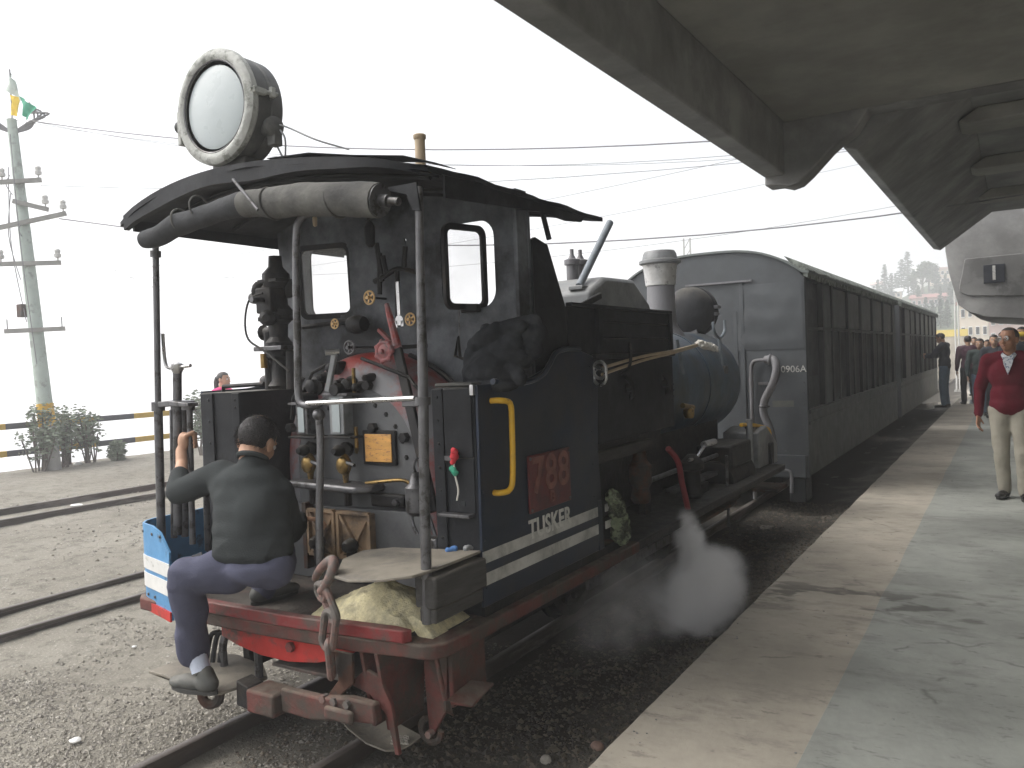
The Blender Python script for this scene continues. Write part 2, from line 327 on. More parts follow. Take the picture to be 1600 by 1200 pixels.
def blob(els, voxel=.014, smooth=6, name='blob'):
    """one continuous skin over round cones and ellipsoids (voxel remesh)"""
    mb = MB()
    for e in els:
        if e[0] == 'c':
            _, p0, r0, p1, r1 = e; p0, p1 = Vector(p0), Vector(p1); d = p1-p0; k = 5
            mb.tube([p0 + d*(i/k) for i in range(k+1)], [r0 + (r1-r0)*i/k for i in range(k+1)], 14)
            mb.sph(p0, r0, 14, 9); mb.sph(p1, r1, 14, 9)
        else: mb.sph(e[1], e[2], 18, 12, e[3] if len(e) > 3 else None)
    me = D.meshes.new(name); me.from_pydata(mb.v, [], mb.f); me.update()
    o = D.objects.new(name, me); C.objects.link(o)
    rm = o.modifiers.new('r', 'REMESH'); rm.mode = 'VOXEL'; rm.voxel_size = voxel; rm.adaptivity = 0
    if smooth:
        sm = o.modifiers.new('s', 'SMOOTH'); sm.iterations = smooth; sm.factor = .5
    dg = bpy.context.evaluated_depsgraph_get(); out = D.meshes.new_from_object(o.evaluated_get(dg))
    D.objects.remove(o); D.meshes.remove(me); return out
def wrinkle(me, amp, scale, seed=0, dirn=None):
    """folds pushed along the normals"""
    me.calc_loop_triangles()
    for v in me.vertices:
        q = v.co*scale + Vector((seed, seed*2.3, 0))
        h = noise.noise(q) + .6*(1-2*abs(noise.noise(q*1.9 + Vector((4, 1, 7)))))*.5
        v.co = v.co + v.normal*(amp*h)
    return me

# ================================================================== THE SETTING
def hgt(x, y):
    """ground height"""
    z = -.085 + .018*noise.noise(Vector((x*.9, y*.9, 0))) + .010*noise.noise(Vector((x*3.1, y*3.1, 5)))
    if -9 < x < -1.3 and y < 9:                                     # rougher cinders near the train
        z += .008*noise.noise(Vector((x*11, y*11, 2)))
    if -2.45 < x < -1.42:                                          # a shallow cess between train and platform
        z -= .05*math.sin(math.pi*(x+2.45)/1.03) ; z += .02*noise.noise(Vector((x*5, y*5, 9)))
    if -3.15 < x < -2.55: z -= .015
    if x < -12.6: z += min(.07, (-12.6-x)*.12)                      # low bank before the fence
    if x < -16.4: z -= (-16.4-x)*.8 if x > -120 else 83 + (-120-x)*.05
    if y > 70: z += .06*(y-70)*math.exp(-((x+6)/26)**2)*0
    return z
def grid_axis(segs):
    out = []
    for a, b, st in segs:
        n = max(1, int(round((b-a)/st))); out += [a + (b-a)*i/n for i in range(n)]
    return out + [segs[-1][1]]
def dirt_material():
    m = D.materials.new('dry_dirt_yard'); m.use_nodes = True; n = m.node_tree.nodes; l = m.node_tree.links; b = n['Principled BSDF']
    tc = n.new('ShaderNodeTexCoord')
    def nz(s, d=6, ro=.6, t='ShaderNodeTexNoise'):
        x = n.new(t); x.inputs['Scale'].default_value = s
        if t == 'ShaderNodeTexNoise': x.inputs['Detail'].default_value = d; x.inputs['Roughness'].default_value = ro
        l.new(tc.outputs['Object'], x.inputs['Vector']); return x
    def rmp(f, a, c, lo=0, hi=1):
        r = n.new('ShaderNodeMapRange'); r.inputs[1].default_value = a; r.inputs[2].default_value = c; r.inputs[3].default_value = lo; r.inputs[4].default_value = hi; l.new(f, r.inputs[0]); return r.outputs[0]
    def mix(f, a, c):
        x = n.new('ShaderNodeMix'); x.data_type = 'RGBA'; l.new(f, x.inputs['Factor'])
        for s, v in ((x.inputs['A'], a), (x.inputs['B'], c)):
            if isinstance(v, tuple): s.default_value = (*v, 1)
            else: l.new(v, s)
        return x.outputs['Result']
    cur = mix(rmp(nz(.8).outputs['Fac'], .35, .65), (.185, .172, .143), (.25, .236, .2))
    cur = mix(rmp(nz(7, 8, .7).outputs['Fac'], .48, .66), cur, (.13, .12, .10))
    cur = mix(rmp(nz(60, 3).outputs['Fac'], .58, .72), cur, (.4, .38, .33))
    # soot and oil along the running line, with the shade under the locomotive painted in
    sx = n.new('ShaderNodeSeparateXYZ'); l.new(tc.outputs['Object'], sx.inputs[0])
    d = n.new('ShaderNodeMath'); d.operation = 'ADD'; l.new(sx.outputs['X'], d.inputs[0]); d.inputs[1].default_value = 2.6
    a = n.new('ShaderNodeMath'); a.operation = 'ABSOLUTE'; l.new(d.outputs[0], a.inputs[0])
    ad = n.new('ShaderNodeMath'); ad.operation = 'ADD'; l.new(a.outputs[0], ad.inputs[0]); l.new(rmp(nz(1.5).outputs['Fac'], .3, .7, -.35, .35), ad.inputs[1])
    st = n.new('ShaderNodeMath'); st.operation = 'MULTIPLY'; l.new(rmp(ad.outputs[0], .75, 1.35, .9, 0), st.inputs[0])
    ay = n.new('ShaderNodeMath'); ay.operation = 'ADD'; l.new(sx.outputs['Y'], ay.inputs[0]); l.new(rmp(nz(1.9).outputs['Fac'], .3, .7, -.4, .4), ay.inputs[1])
    l.new(rmp(ay.outputs[0], 2.3, 3.3, .3, 1), st.inputs[1])
    cur = mix(st.outputs[0], cur, (.055, .050, .043))
    l.new(cur, b.inputs['Base Color']); b.inputs['Roughness'].default_value = .95; b.inputs['Specular IOR Level'].default_value = .2
    bp = n.new('ShaderNodeBump'); bp.inputs['Strength'].default_value = .7; bp.inputs['Distance'].default_value = .02
    l.new(nz(38, 8, .7).outputs['Fac'], bp.inputs['Height']); l.new(bp.outputs['Normal'], b.inputs['Normal'])
    return m
M['dirt'] = dirt_material()
xs = grid_axis([(-900, -120, 60), (-120, -22, 6), (-22, -12, .5), (-12, -5.2, .14), (-5.2, -1.2, .045), (-1.2, 6, .8), (6, 60, 9), (60, 900, 120)])
ys = grid_axis([(-300, -10, 40), (-10, 1, .6), (1, 6, .05), (6, 12, .12), (12, 40, .8), (40, 120, 8), (120, 1500, 90)])
g = MB()
for y in ys:
    for x in xs: g.v.append((x, y, hgt(x, y)))
nx = len(xs)
for j in range(len(ys)-1):
    for i in range(nx-1): g.f.append((j*nx+i, j*nx+i+1, (j+1)*nx+i+1, (j+1)*nx+i))
struct('ground', g, 'dirt')

# ---- platform: worn brown edge strip and greyer paving, both real slabs
def platform_material(name, c1, c2, stain, amt):
    m = mat(name, c1, .85, var=.08, scale=1.2, col2=c2, mix2=.45, scale2=.8, bump=.25, bscale=40, stretch=(1, .6, 1), sharp=.5)
    n = m.node_tree.nodes; l = m.node_tree.links; b = n['Principled BSDF']
    tc = n.new('ShaderNodeTexCoord'); mp = n.new('ShaderNodeMapping'); mp.inputs['Scale'].default_value = (1.5, 3.0, 1); mp.inputs['Location'].default_value = (3.3, 1.9, 0)
    l.new(tc.outputs['Object'], mp.inputs['Vector'])
    t = n.new('ShaderNodeTexNoise'); t.inputs['Scale'].default_value = 1.6; t.inputs['Detail'].default_value = 9; t.inputs['Roughness'].default_value = .72
    l.new(mp.outputs['Vector'], t.inputs['Vector'])
    r = n.new('ShaderNodeMapRange'); r.inputs[1].default_value = .52; r.inputs[2].default_value = .66; r.inputs[4].default_value = amt*.62; l.new(t.outputs['Fac'], r.inputs[0])
    old = b.inputs['Base Color'].links[0].from_socket
    x = n.new('ShaderNodeMix'); x.data_type = 'RGBA'; l.new(r.outputs[0], x.inputs['Factor']); l.new(old, x.inputs['A']); x.inputs['B'].default_value = (*stain, 1)
    # one dark oil spill that crosses the platform at Y = 5.4
    sx = n.new('ShaderNodeSeparateXYZ'); l.new(tc.outputs['Object'], sx.inputs[0])
    s1 = n.new('ShaderNodeMath'); s1.operation = 'SUBTRACT'; l.new(sx.outputs['Y'], s1.inputs[0]); s1.inputs[1].default_value = 5.25
    s2 = n.new('ShaderNodeMath'); s2.operation = 'ABSOLUTE'; l.new(s1.outputs[0], s2.inputs[0])
    q = n.new('ShaderNodeMapRange'); q.inputs[1].default_value = .1; q.inputs[2].default_value = .55; q.inputs[3].default_value = 1; q.inputs[4].default_value = 0; l.new(s2.outputs[0], q.inputs[0])
    t2 = n.new('ShaderNodeTexNoise'); t2.inputs['Scale'].default_value = 2.3; t2.inputs['Detail'].default_value = 6; l.new(mp.outputs['Vector'], t2.inputs['Vector'])
    r2 = n.new('ShaderNodeMapRange'); r2.inputs[1].default_value = .52; r2.inputs[2].default_value = .6; l.new(t2.outputs['Fac'], r2.inputs[0])
    mu = n.new('ShaderNodeMath'); mu.operation = 'MULTIPLY'; l.new(q.outputs[0], mu.inputs[0]); l.new(r2.outputs[0], mu.inputs[1])
    mu2 = n.new('ShaderNodeMath'); mu2.operation = 'MULTIPLY'; l.new(mu.outputs[0], mu2.inputs[0]); mu2.inputs[1].default_value = .75
    y = n.new('ShaderNodeMix'); y.data_type = 'RGBA'; l.new(mu2.outputs[0], y.inputs['Factor']); l.new(x.outputs['Result'], y.inputs['A']); y.inputs['B'].default_value = (.085, .08, .072, 1)
    t3 = n.new('ShaderNodeTexNoise'); t3.inputs['Scale'].default_value = 5.5; t3.inputs['Detail'].default_value = 8; t3.inputs['Roughness'].default_value = .75; l.new(mp.outputs['Vector'], t3.inputs['Vector'])
    r3 = n.new('ShaderNodeMapRange'); r3.inputs[1].default_value = .585; r3.inputs[2].default_value = .65; r3.inputs[4].default_value = .42; l.new(t3.outputs['Fac'], r3.inputs[0])
    z3 = n.new('ShaderNodeMix'); z3.data_type = 'RGBA'; l.new(r3.outputs[0], z3.inputs['Factor']); l.new(y.outputs['Result'], z3.inputs['A']); z3.inputs['B'].default_value = (*(k*.55 for k in stain), 1)
    t4 = n.new('ShaderNodeTexNoise'); t4.inputs['Scale'].default_value = .55; t4.inputs['Detail'].default_value = 6; t4.inputs['Roughness'].default_value = .65; l.new(tc.outputs['Object'], t4.inputs['Vector'])
    r4 = n.new('ShaderNodeMapRange'); r4.inputs[1].default_value = .38; r4.inputs[2].default_value = .62; r4.inputs[3].default_value = .70; r4.inputs[4].default_value = 1.18; l.new(t4.outputs['Fac'], r4.inputs[0])
    m4 = n.new('ShaderNodeVectorMath'); m4.operation = 'SCALE'; l.new(z3.outputs['Result'], m4.inputs[0]); l.new(r4.outputs[0], m4.inputs['Scale'])
    wv = n.new('ShaderNodeTexNoise'); wv.inputs['Scale'].default_value = 1.7; wv.inputs['Detail'].default_value = 5; l.new(tc.outputs['Object'], wv.inputs['Vector'])
    wa = n.new('ShaderNodeVectorMath'); wa.operation = 'MULTIPLY_ADD'; l.new(wv.outputs['Color'], wa.inputs[0]); wa.inputs[1].default_value = (.55, .55, 0); l.new(tc.outputs['Object'], wa.inputs[2])
    vo = n.new('ShaderNodeTexVoronoi'); vo.feature = 'DISTANCE_TO_EDGE'; vo.inputs['Scale'].default_value = .62; l.new(wa.outputs[0], vo.inputs['Vector'])
    cr_ = n.new('ShaderNodeMapRange'); cr_.inputs[1].default_value = .0; cr_.inputs[2].default_value = .009; cr_.inputs[3].default_value = .55; cr_.inputs[4].default_value = 0; l.new(vo.outputs['Distance'], cr_.inputs[0])
    gate = n.new('ShaderNodeMath'); gate.operation = 'MULTIPLY'; l.new(cr_.outputs[0], gate.inputs[0]); l.new(r2.outputs[0], gate.inputs[1])
    z5 = n.new('ShaderNodeMix'); z5.data_type = 'RGBA'; l.new(gate.outputs[0], z5.inputs['Factor']); l.new(m4.outputs[0], z5.inputs['A']); z5.inputs['B'].default_value = (*(k*.4 for k in stain), 1)
    l.new(z5.outputs['Result'], b.inputs['Base Color']); return m
M['plat1'] = platform_material('brown_platform_edge_concrete', (.43, .395, .33), (.37, .34, .285), (.19, .172, .148), .8)
M['plat2'] = platform_material('grey_green_platform_screed', (.335, .35, .32), (.285, .297, .273), (.16, .16, .148), .75)
def slab(x0f, x1f, y0, y1, z0, z1, step=.12, ch=.012):
    """slab whose left edge wanders and is chipped"""
    m = MB(); n = int((y1-y0)/step); L = []; Rr = []
    for i in range(n+1):
        y = y0 + (y1-y0)*i/n; L.append((x0f(y), y)); Rr.append((x1f(y), y))
    for (x, y), (X, Y) in zip(L, Rr):
        m.v += [(x, y, z0), (x, y, z1-ch), (x+ch, y, z1), (X, Y, z1), (X, Y, z0)]
    for i in range(n):
        a = i*5
        for k in range(4): m.f.append((a+k, a+k+1, a+k+6, a+k+5))
        m.f.append((a+4, a, a+5, a+9))
    m.f.append((0, 1, 2, 3, 4)); e = n*5; m.f.append((e+4, e+3, e+2, e+1, e)); return m
edge = lambda y: -1.40 + .010*noise.noise(Vector((y*2.2, 0, 3))) + .012*max(0, noise.noise(Vector((y*6, 4, 3))))
joint = lambda y: -.72 + .1*math.exp(-((y-3)/1.6)**2)*0 + .012*noise.noise(Vector((y*1.4, 7, 3))) - .0035*(y-5)
struct('platform_edge', slab(edge, lambda y: joint(y)-.0005, -3, 60, -.3, .12), 'plat1')
gj = random.Random(12); gm = MB()
for k in range(420):
    yy = 1.5+14*gj.random()**1.5; xx = -1.36+1.9*gj.random() if k % 3 else edge(yy)+.02+abs(gj.gauss(0, .06)); sz = .0015+.0035*gj.random()**3; gm.sph((xx, yy, .123+sz*.3), (sz*1.3, sz, sz*.7), 5, 3)
o = obj('platform_grit', gm, 'concdark'); o['kind'] = 'stuff'; o['label'] = 'dark grit strewn over the platform'; o['category'] = 'grit'
struct('platform_paving', slab(joint, lambda y: 5.0, -3, 60, -.3, .1225, ch=.0015), 'plat2')

# ---- railway tracks (rail heads set in the dirt)
def rail(name, x, y0, y1, parent, ztop, sub):
    prof = [(-.045, -.11), (.045, -.11), (.045, -.10), (.008, -.088), (.008, -.03), (.024, -.024), (.024, -.003), (.020, 0), (-.020, 0), (-.024, -.003), (-.024, -.024), (-.008, -.03), (-.008, -.088), (-.045, -.10)]
    m = MB(); m.prism([(x+a, y0, ztop+b) for a, b in prof], (0, y1-y0, 0)); return obj(name, m, 'railsteel', parent)
def track(label, xs_, y0, y1, ztop):
    t = thing('railway_track', label, 'track', (sum(xs_)/len(xs_), (y0+y1)/2, ztop-.1))
    for x in xs_: rail('rail', x, y0, y1, t, ztop, None)
    return t
tk = track('narrow gauge track the locomotive stands on', (-3.19, -2.50), -6, 60, 0)
for k in range(80):
    y = 1.0 + k*.72 + .03*rnd.random(); b = MB().box(-3.55, -2.12, y, y+.19, -.21, -.126)
    if k < 36: obj('sleeper', b, 'wood', tk)
track('pair of rails nearest the striped fence', (-11.25, -10.36), -30, 60, .0)
track('half buried rails in the dirt beside the locomotive', (-6.42, -5.78), -30, 60, -.03)

# ---- loose stones: one stuff object each for ballast near the line and gravel at the lower left
def stones(name, label, n, region, size, mats, seed):
    r = random.Random(seed); V = []; F = []; mi = []
    base = [(1,0,0),(-1,0,0),(0,1,0),(0,-1,0),(0,0,1),(0,0,-1)]; fc = [(0,2,4),(2,1,4),(1,3,4),(3,0,4),(2,0,5),(1,2,5),(3,1,5),(0,3,5)]
    k = 0
    while k < n:
        x, y = region(r)
        if x is None: continue
        s = size[0] + (size[1]-size[0])*r.random()**3
        z = hgt(x, y) + s*.15; b = len(V); a = r.random()*6.28; ca, sa = math.cos(a), math.sin(a)
        sx, sy, sz = s*(.7+.6*r.random()), s*(.7+.6*r.random()), s*(.45+.4*r.random())
        for p in base:
            q = [p[0]*sx*(.75+.5*r.random()), p[1]*sy*(.75+.5*r.random()), p[2]*sz]
            q[0] += .3*sx*(r.random()-.5); q[1] += .3*sy*(r.random()-.5)
            V.append((x + ca*q[0] - sa*q[1], y + sa*q[0] + ca*q[1], z + q[2]))
        F += [tuple(b+i for i in f) for f in fc]; c = r.random(); mm = 0 if c < .55 else (1 if c < .93 else 2); mi += [mm]*8; k += 1
    me = D.meshes.new(name); me.from_pydata(V, [], F); me.update()
    for m_ in mats: me.materials.append(M[m_])
    me.polygons.foreach_set('material_index', mi)
    o = D.objects.new(name, me); C.objects.link(o); o['kind'] = 'stuff'; o['label'] = label; o['category'] = 'gravel'; return o
mat('pale_stone', (.34, .32, .28), .9, var=.25, scale=30, bump=.2); mat('grey_stone', (.205, .19, .165), .9, var=.3, scale=30, bump=.2)
mat('midstone', (.24, .225, .19), .95, var=.25, scale=30, bump=.2); M['midstone'] = MATS['midstone']; mat('red_stone', (.30, .2, .16), .9, var=.3, scale=30, bump=.2); mat('cinder', (.075, .068, .058), .85, var=.4, scale=30, bump=.3); mat('brown_stone', (.13, .11, .085), .9, var=.3, scale=30, bump=.2)
for k in ('pale_stone', 'grey_stone', 'red_stone', 'cinder', 'brown_stone'): M[k] = MATS[k]
def reg_left(r):
    x, y = -5.6 + 2.35*r.random(), 1.3 + 2.2*r.random()
    d = noise.noise(Vector((x*1.3, y*1.3, 3)))*.5 + (.5 if y < 2.75 + .3*(x+4) else -.25)
    return (x, y) if r.random() < d+.25 else (None, None)
stones('gravel', 'loose mixed gravel on the dirt at the lower left', 19000, reg_left, (.003, .015), ('midstone', 'grey_stone', 'pale_stone'), 3)
def reg_cess(r):
    x, y = -2.42 + 1.0*r.random(), 1.8 + 8*r.random()**1.6
    return x, y
stones('cinders', 'dark cinders and stones between locomotive and platform', 17000, reg_cess, (.005, .022), ('cinder', 'brown_stone', 'brown_stone'), 5)
def reg_mid(r):
    x, y = -3.15 + .6*r.random(), 1.6 + 2.6*r.random()
    return (x, y) if r.random() < .35 + noise.noise(Vector((x*3, y*3, 8))) else (None, None)
stones('ash', 'dirt clods and ash between the two rails', 3500, reg_mid, (.004, .016), ('brown_stone', 'grey_stone', 'cinder'), 6)
def reg_wide(r):
    x, y = -12 + 8.6*r.random(), 2 + 9*r.random()
    return (x, y) if r.random() < .3 + noise.noise(Vector((x*.8, y*.8, 1))) else (None, None)
stones('scattered_gravel', 'small stones scattered over the open yard', 6000, reg_wide, (.005, .022), ('grey_stone', 'pale_stone', 'brown_stone'), 7)
def rock(name, label, cat, p, s, m, seed, flat=.6):
    mb = MB().sph(p, (s, s*.8, s*flat), 10, 7); o = obj(name, mb, m)
    for v in o.data.vertices: v.co = v.co + (v.co-Vector(p))*.35*noise.noise(v.co*(1.3/s) + Vector((seed, 0, 0)))
    return tag(o, label, cat)
def gz(px, py, z=-.07):
    p = oZ(-.085, px, py); return (p.x, p.y, hgt(p.x, p.y) + z + .085)
rock('stone', 'dark lump of coal on the dirt near the blue guard', 'stone', gz(251, 957), .035, 'coal', 1, .8)
rock('stone', 'flat white stone on the gravel at lower left', 'stone', gz(118, 1164), .032, 'white', 2, .35)
rock('paper_scrap', 'crumpled white paper scrap on bare dirt left of the step', 'litter', gz(210, 1012), .017, 'white', 3, .4)
rock('stone', 'pale stone against the platform edge at bottom centre', 'stone', gz(934, 1164), .03, 'red_stone', 4, .8)
rock('stone', 'ochre stone in the cinders right of the scoop', 'stone', gz(853, 1181), .026, 'pale_stone', 5, .8)
rock('paper_scrap', 'torn white paper beside the far siding rail', 'litter', gz(187, 786), .10, 'white', 6, .15)
rock('paper_scrap', 'white litter between the two far siding rails', 'litter', gz(120, 791), .09, 'white', 8, .15)
rock('paper_scrap', 'white and red litter under the bush beside the pole', 'litter', gz(122, 732), .09, 'white', 9, .5)

# ---- striped fence, pole, bushes
mstripe = mat('yellow_black_fence_paint', (.5, .33, .05), .6, var=.1, scale=6, bump=.1)
n = mstripe.node_tree.nodes; l = mstripe.node_tree.links; b = n['Principled BSDF']
tc = n.new('ShaderNodeTexCoord'); sx = n.new('ShaderNodeSeparateXYZ'); l.new(tc.outputs['Object'], sx.inputs[0])
ma = n.new('ShaderNodeMath'); ma.operation = 'MULTIPLY_ADD'; l.new(sx.outputs['Y'], ma.inputs[0]); ma.inputs[1].default_value = .59; ma.inputs[2].default_value = 40.62
fr = n.new('ShaderNodeMath'); fr.operation = 'FRACT'; l.new(ma.outputs[0], fr.inputs[0])
gt = n.new('ShaderNodeMath'); gt.operation = 'GREATER_THAN'; l.new(fr.outputs[0], gt.inputs[0]); gt.inputs[1].default_value = .5
x = n.new('ShaderNodeMix'); x.data_type = 'RGBA'; l.new(gt.outputs[0], x.inputs['Factor']); l.new(b.inputs['Base Color'].links[0].from_socket, x.inputs['A']); x.inputs['B'].default_value = (.06, .065, .075, 1)
l.new(x.outputs['Result'], b.inputs['Base Color']); M['fencepaint'] = mstripe
fx = -15.65
fe = thing('railing', 'yellow and black banded two rail railing along the drop', 'fence', (fx, 8, -.08))
for z in (.83, .335):
    obj('rail', MB().box(fx-.035, fx+.035, -14, 60, z-.055, z+.055), 'fencepaint', fe, .01)
for k in range(9):
    y = 8.68 + .28 + (k-2)*4.6
    obj('post', MB().box(fx-.13, fx-.037, y-.06, y+.06, -.3, .98), 'rust', fe, .01)

pb = oZ(-.03, 82, 735); pt = oY(pb.y, 18, 187)
def pole_pt(t): return Vector(pb)*(1-t) + Vector(pt)*t
pole = thing('utility_pole', 'leaning pale green utility pole with crossarms behind the railing', 'utility pole', tuple(pb))
tb = lambda py: min(1, max(0, (735-py)/(735-187)))
obj('shaft', MB().tube([pole_pt(t) for t in (tb(632), .3, .5, .7, .9, 1)], [.135, .128, .12, .105, .09, .085], 14), 'polegreen', pole)
obj('foot', MB().tube([pole_pt(-.02), pole_pt(tb(667))], [.16, .142], 14), 'polegrey', pole)
obj('paint_band', MB().tube([pole_pt(tb(667)), pole_pt(tb(632))], [.150, .146], 14), 'yellow', pole)
pd = (Vector(pt)-Vector(pb)).normalized(); sidev = Vector((.62, .78, 0))
for py, half0, half1, tilt in ((518, .47, .52, .03), (415, .45, .58, .03), (352, .66, .78, .26), (320, .1, .5, -.25), (287, .28, .42, .1)):
    c = pole_pt(tb(py)); d = (sidev + Vector((0, 0, tilt))).normalized()
    arm = obj('crossarm', MB().beam(c - d*half0 + Vector((.1, -.1, 0)), c + d*half1 + Vector((.1, -.1, 0)), .07, .08), 'polegrey', pole)
    for s in (-half0+.05, half1-.05):
        if s < 0 and half0 < .2: continue
        p = c + d*s + Vector((.1, -.1, .04))
        if py == 518: obj('pin', MB().cyl(p, p+Vector((0, 0, .18)), .012, n=6), 'wirem', arm)
        else: obj('insulator', MB().lathe([(.015, 0), (.015, .05), (.06, .06), (.065, .12), (.045, .13), (.055, .19), (.03, .22), (0, .22)], p, n=10), 'porcelain', arm)
c = pole_pt(tb(487)); obj('junction_box', MB().box(c.x-.22, c.x-.06, c.y-.2, c.y-.08, c.z-.12, c.z+.12), 'rust', pole, .008)
c = pole_pt(tb(200)); crown = MB()
for s in (-1, 1):
    for k in range(5):
        crown.tube(smooth_path([c + Vector((0, 0, -.1)), c + sidev*s*.3 + Vector((0, 0, .02+.03*k)), c + sidev*s*(.42+.04*k) + Vector((.05*k-.1, 0, .25+.08*rnd.random())), c + sidev*s*.3 + Vector((0, 0, .5-.05*k))], 5), .018, 6)
obj('wire_bracket', crown, 'wirem', pole, kind='stuff')
wr = MB()
for k in range(5):
    t0, t1 = .95-.1*k*rnd.random(), .3+.12*k; off = Vector((.13*math.cos(k*2), -.13, 0))
    wr.tube(smooth_path([pole_pt(t0)+off, pole_pt((t0+t1)/2)+off*1.7, pole_pt(t1)+off], 5), .009, 5)
obj('hanging_cable', wr, 'wirem', pole, kind='stuff')
# flag
fl = thing('flag', 'faded green white and yellow flag on top of the pole', 'flag', tuple(pole_pt(1)))
def cloth(name, pts, m, parent, sub=7):
    """pts: 4 corners; sagging, folded cloth with thickness"""
    a, b_, c_, d_ = [Vector(p) for p in pts]; mb = MB(); nn = (b_-a).cross(d_-a).normalized()
    for s in (0, 1):
        for i in range(sub+1):
            for j in range(sub+1):
                u, v = i/sub, j/sub; p = (a*(1-u)+b_*u)*(1-v) + (d_*(1-u)+c_*u)*v
                mb.v.append(tuple(p + nn*(.035*math.sin(u*9+v*3) + s*.004)))
    N = (sub+1)**2
    for i in range(sub):
        for j in range(sub):
            q = [i*(sub+1)+j, (i+1)*(sub+1)+j, (i+1)*(sub+1)+j+1, i*(sub+1)+j+1]; mb.f.append(tuple(q)); mb.f.append(tuple(N+k for k in reversed(q)))
    per = [j for j in range(sub+1)] + [(i*(sub+1)+sub) for i in range(1, sub+1)] + [sub*(sub+1)+j for j in range(sub-1, -1, -1)] + [i*(sub+1) for i in range(sub-1, 0, -1)]
    for i in range(len(per)): a0, a1 = per[i], per[(i+1)%len(per)]; mb.f.append((a0, a1, a1+N, a0+N))
    return obj(name, mb, m, parent)
fy = pb.y-.05
cloth('green_panel', [oY(fy, 14, 112), oY(fy, 22, 128), oY(fy, 38, 160), oY(fy, 8, 140)], 'polegreen', fl)
cloth('yellow_panel', [oY(fy-.03, 15, 148), oY(fy-.03, 31, 152), oY(fy-.03, 28, 182), oY(fy-.03, 18, 180)], 'yellowcloth', fl)
cloth('dark_panel', [oY(fy-.05, 30, 150), oY(fy-.05, 56, 168), oY(fy-.05, 44, 188), oY(fy-.05, 36, 180)], 'greencloth', fl)
obj('flag_staff', MB().cyl(pole_pt(.97), oY(fy, 15, 108), .014, n=6), 'wirem', fl)

def leafy(mb, c, rad, n, leaf, r, shell=.35):
    for _ in range(n):
        while True:
            q = Vector((r.uniform(-1, 1), r.uniform(-1, 1), r.uniform(-1, 1)))
            if shell < q.length < 1: break
        p = Vector(c) + Vector((q.x*rad[0], q.y*rad[1], q.z*rad[2])); a = Vector((r.uniform(-1, 1), r.uniform(-1, 1), r.uniform(-.4, 1))).normalized()
        u, v, _d = frame_of(a); s = leaf*(.6+.8*r.random()); b = len(mb.v)
        mb.v += [tuple(p-u*s), tuple(p-v*s*.45+a*s*.1), tuple(p+u*s), tuple(p+v*s*.45+a*s*.1)]; mb.f.append((b, b+1, b+2, b+3))
mat('grey_green_leaf', (.16, .2, .14), .7, var=.5, scale=3, col2=(.28, .3, .24), mix2=.35, scale2=3, bump=0); M['leaf'] = MATS['grey_green_leaf']
mat('twig_bark', (.09, .075, .06), .9, bump=.2); M['twig'] = MATS['twig_bark']
def bush(label, px, py0, wpx, hpx, seed):
    r = random.Random(seed); b = oZ(-.03, px, py0); d = (b-CAM).dot(CF); s = d/FPX
    t = thing('bush', label, 'bush', tuple(b)); st = MB(); lf = MB()
    for k in range(13):
        a = r.random()*6.28; top = b + Vector((math.cos(a)*wpx*s*.5*r.random(), math.sin(a)*wpx*s*.4*r.random(), hpx*s*(.5+.5*r.random())))
        st.tube(smooth_path([b + Vector((math.cos(a)*.08, math.sin(a)*.08, -.05)), (b+top)/2 + Vector((r.uniform(-.08, .08), r.uniform(-.08, .08), .04)), top], 4), [.014]*8 + [.006], 5)
        leafy(lf, (b+top)/2 + (top-b)*.15, (.14, .14, .26), 26, .045, r, .0); leafy(lf, top, (.15, .15, .17), 38, .042, r, .0)
    obj('stems', st, 'twig', t, kind='stuff'); obj('foliage', lf, 'leaf', t)
bush('sparse grey green bush left of the pole at the railing', 62, 738, 78, 105, 1)
bush('tall grey green bush right of the pole', 100, 731, 60, 95, 2)
bush('bush with drooping side twigs, rightmost by the pole', 142, 725, 66, 85, 3)
bush('small low weed on the bank right of the bushes', 183, 720, 26, 22, 4)
bush('weed clump behind the tall pipes of the locomotive', 318, 712, 44, 92, 5)

# ---- overhead wires
def wire(label, p0, p1, sag, r=.012):
    pts = []
    for i in range(25):
        t = i/24; p = Vector(p0).lerp(Vector(p1), t); p.z -= sag*4*t*(1-t); pts.append(p)
    o = obj('overhead_wire', MB().tube(pts, r, 5), 'wirem'); tag(o, label, 'wire'); return o
wire('lowest heavy wire running from pole behind the cab windows', pole_pt(tb(342)) + sidev*.6, (14, 21, 7.6), 2.3, .012)
wire('thin wire from the second crossarm to the cab roof', pole_pt(tb(290)) + sidev*.35, (20, 26, 9.5), 2.0, .006)
wire('twisted thick cable from pole top to the headlamp', pole_pt(tb(165)) + sidev*.3, (9, 14, 5.0), 1.2, .011)
wire('upper wire from the pole top passing behind the headlamp', pole_pt(tb(150)), (6, 22, 7.0), 1.5, .005)
wire('fine wire just under the pole top cable', pole_pt(tb(178)) + sidev*.3, (5, 16, 5.6), 1.3, .005)
wire('wire stretched to the right ending at the canopy, upper', (-30, 16, 5.2), (10, 30, 10.5), 1.0, .008)
wire('wire stretched to the right ending at the canopy, middle', (-30, 16, 4.5), (10, 30, 9.3), .9, .006)
wire('wire carrying a small bird, right of the cab roof', (-30, 20, 5.6), (12, 36, 9.2), 1.7, .008)
wire('faint slanting stay wire left of the locomotive', pole_pt(tb(360)), (-9.2, 14, .4), .1, .004)

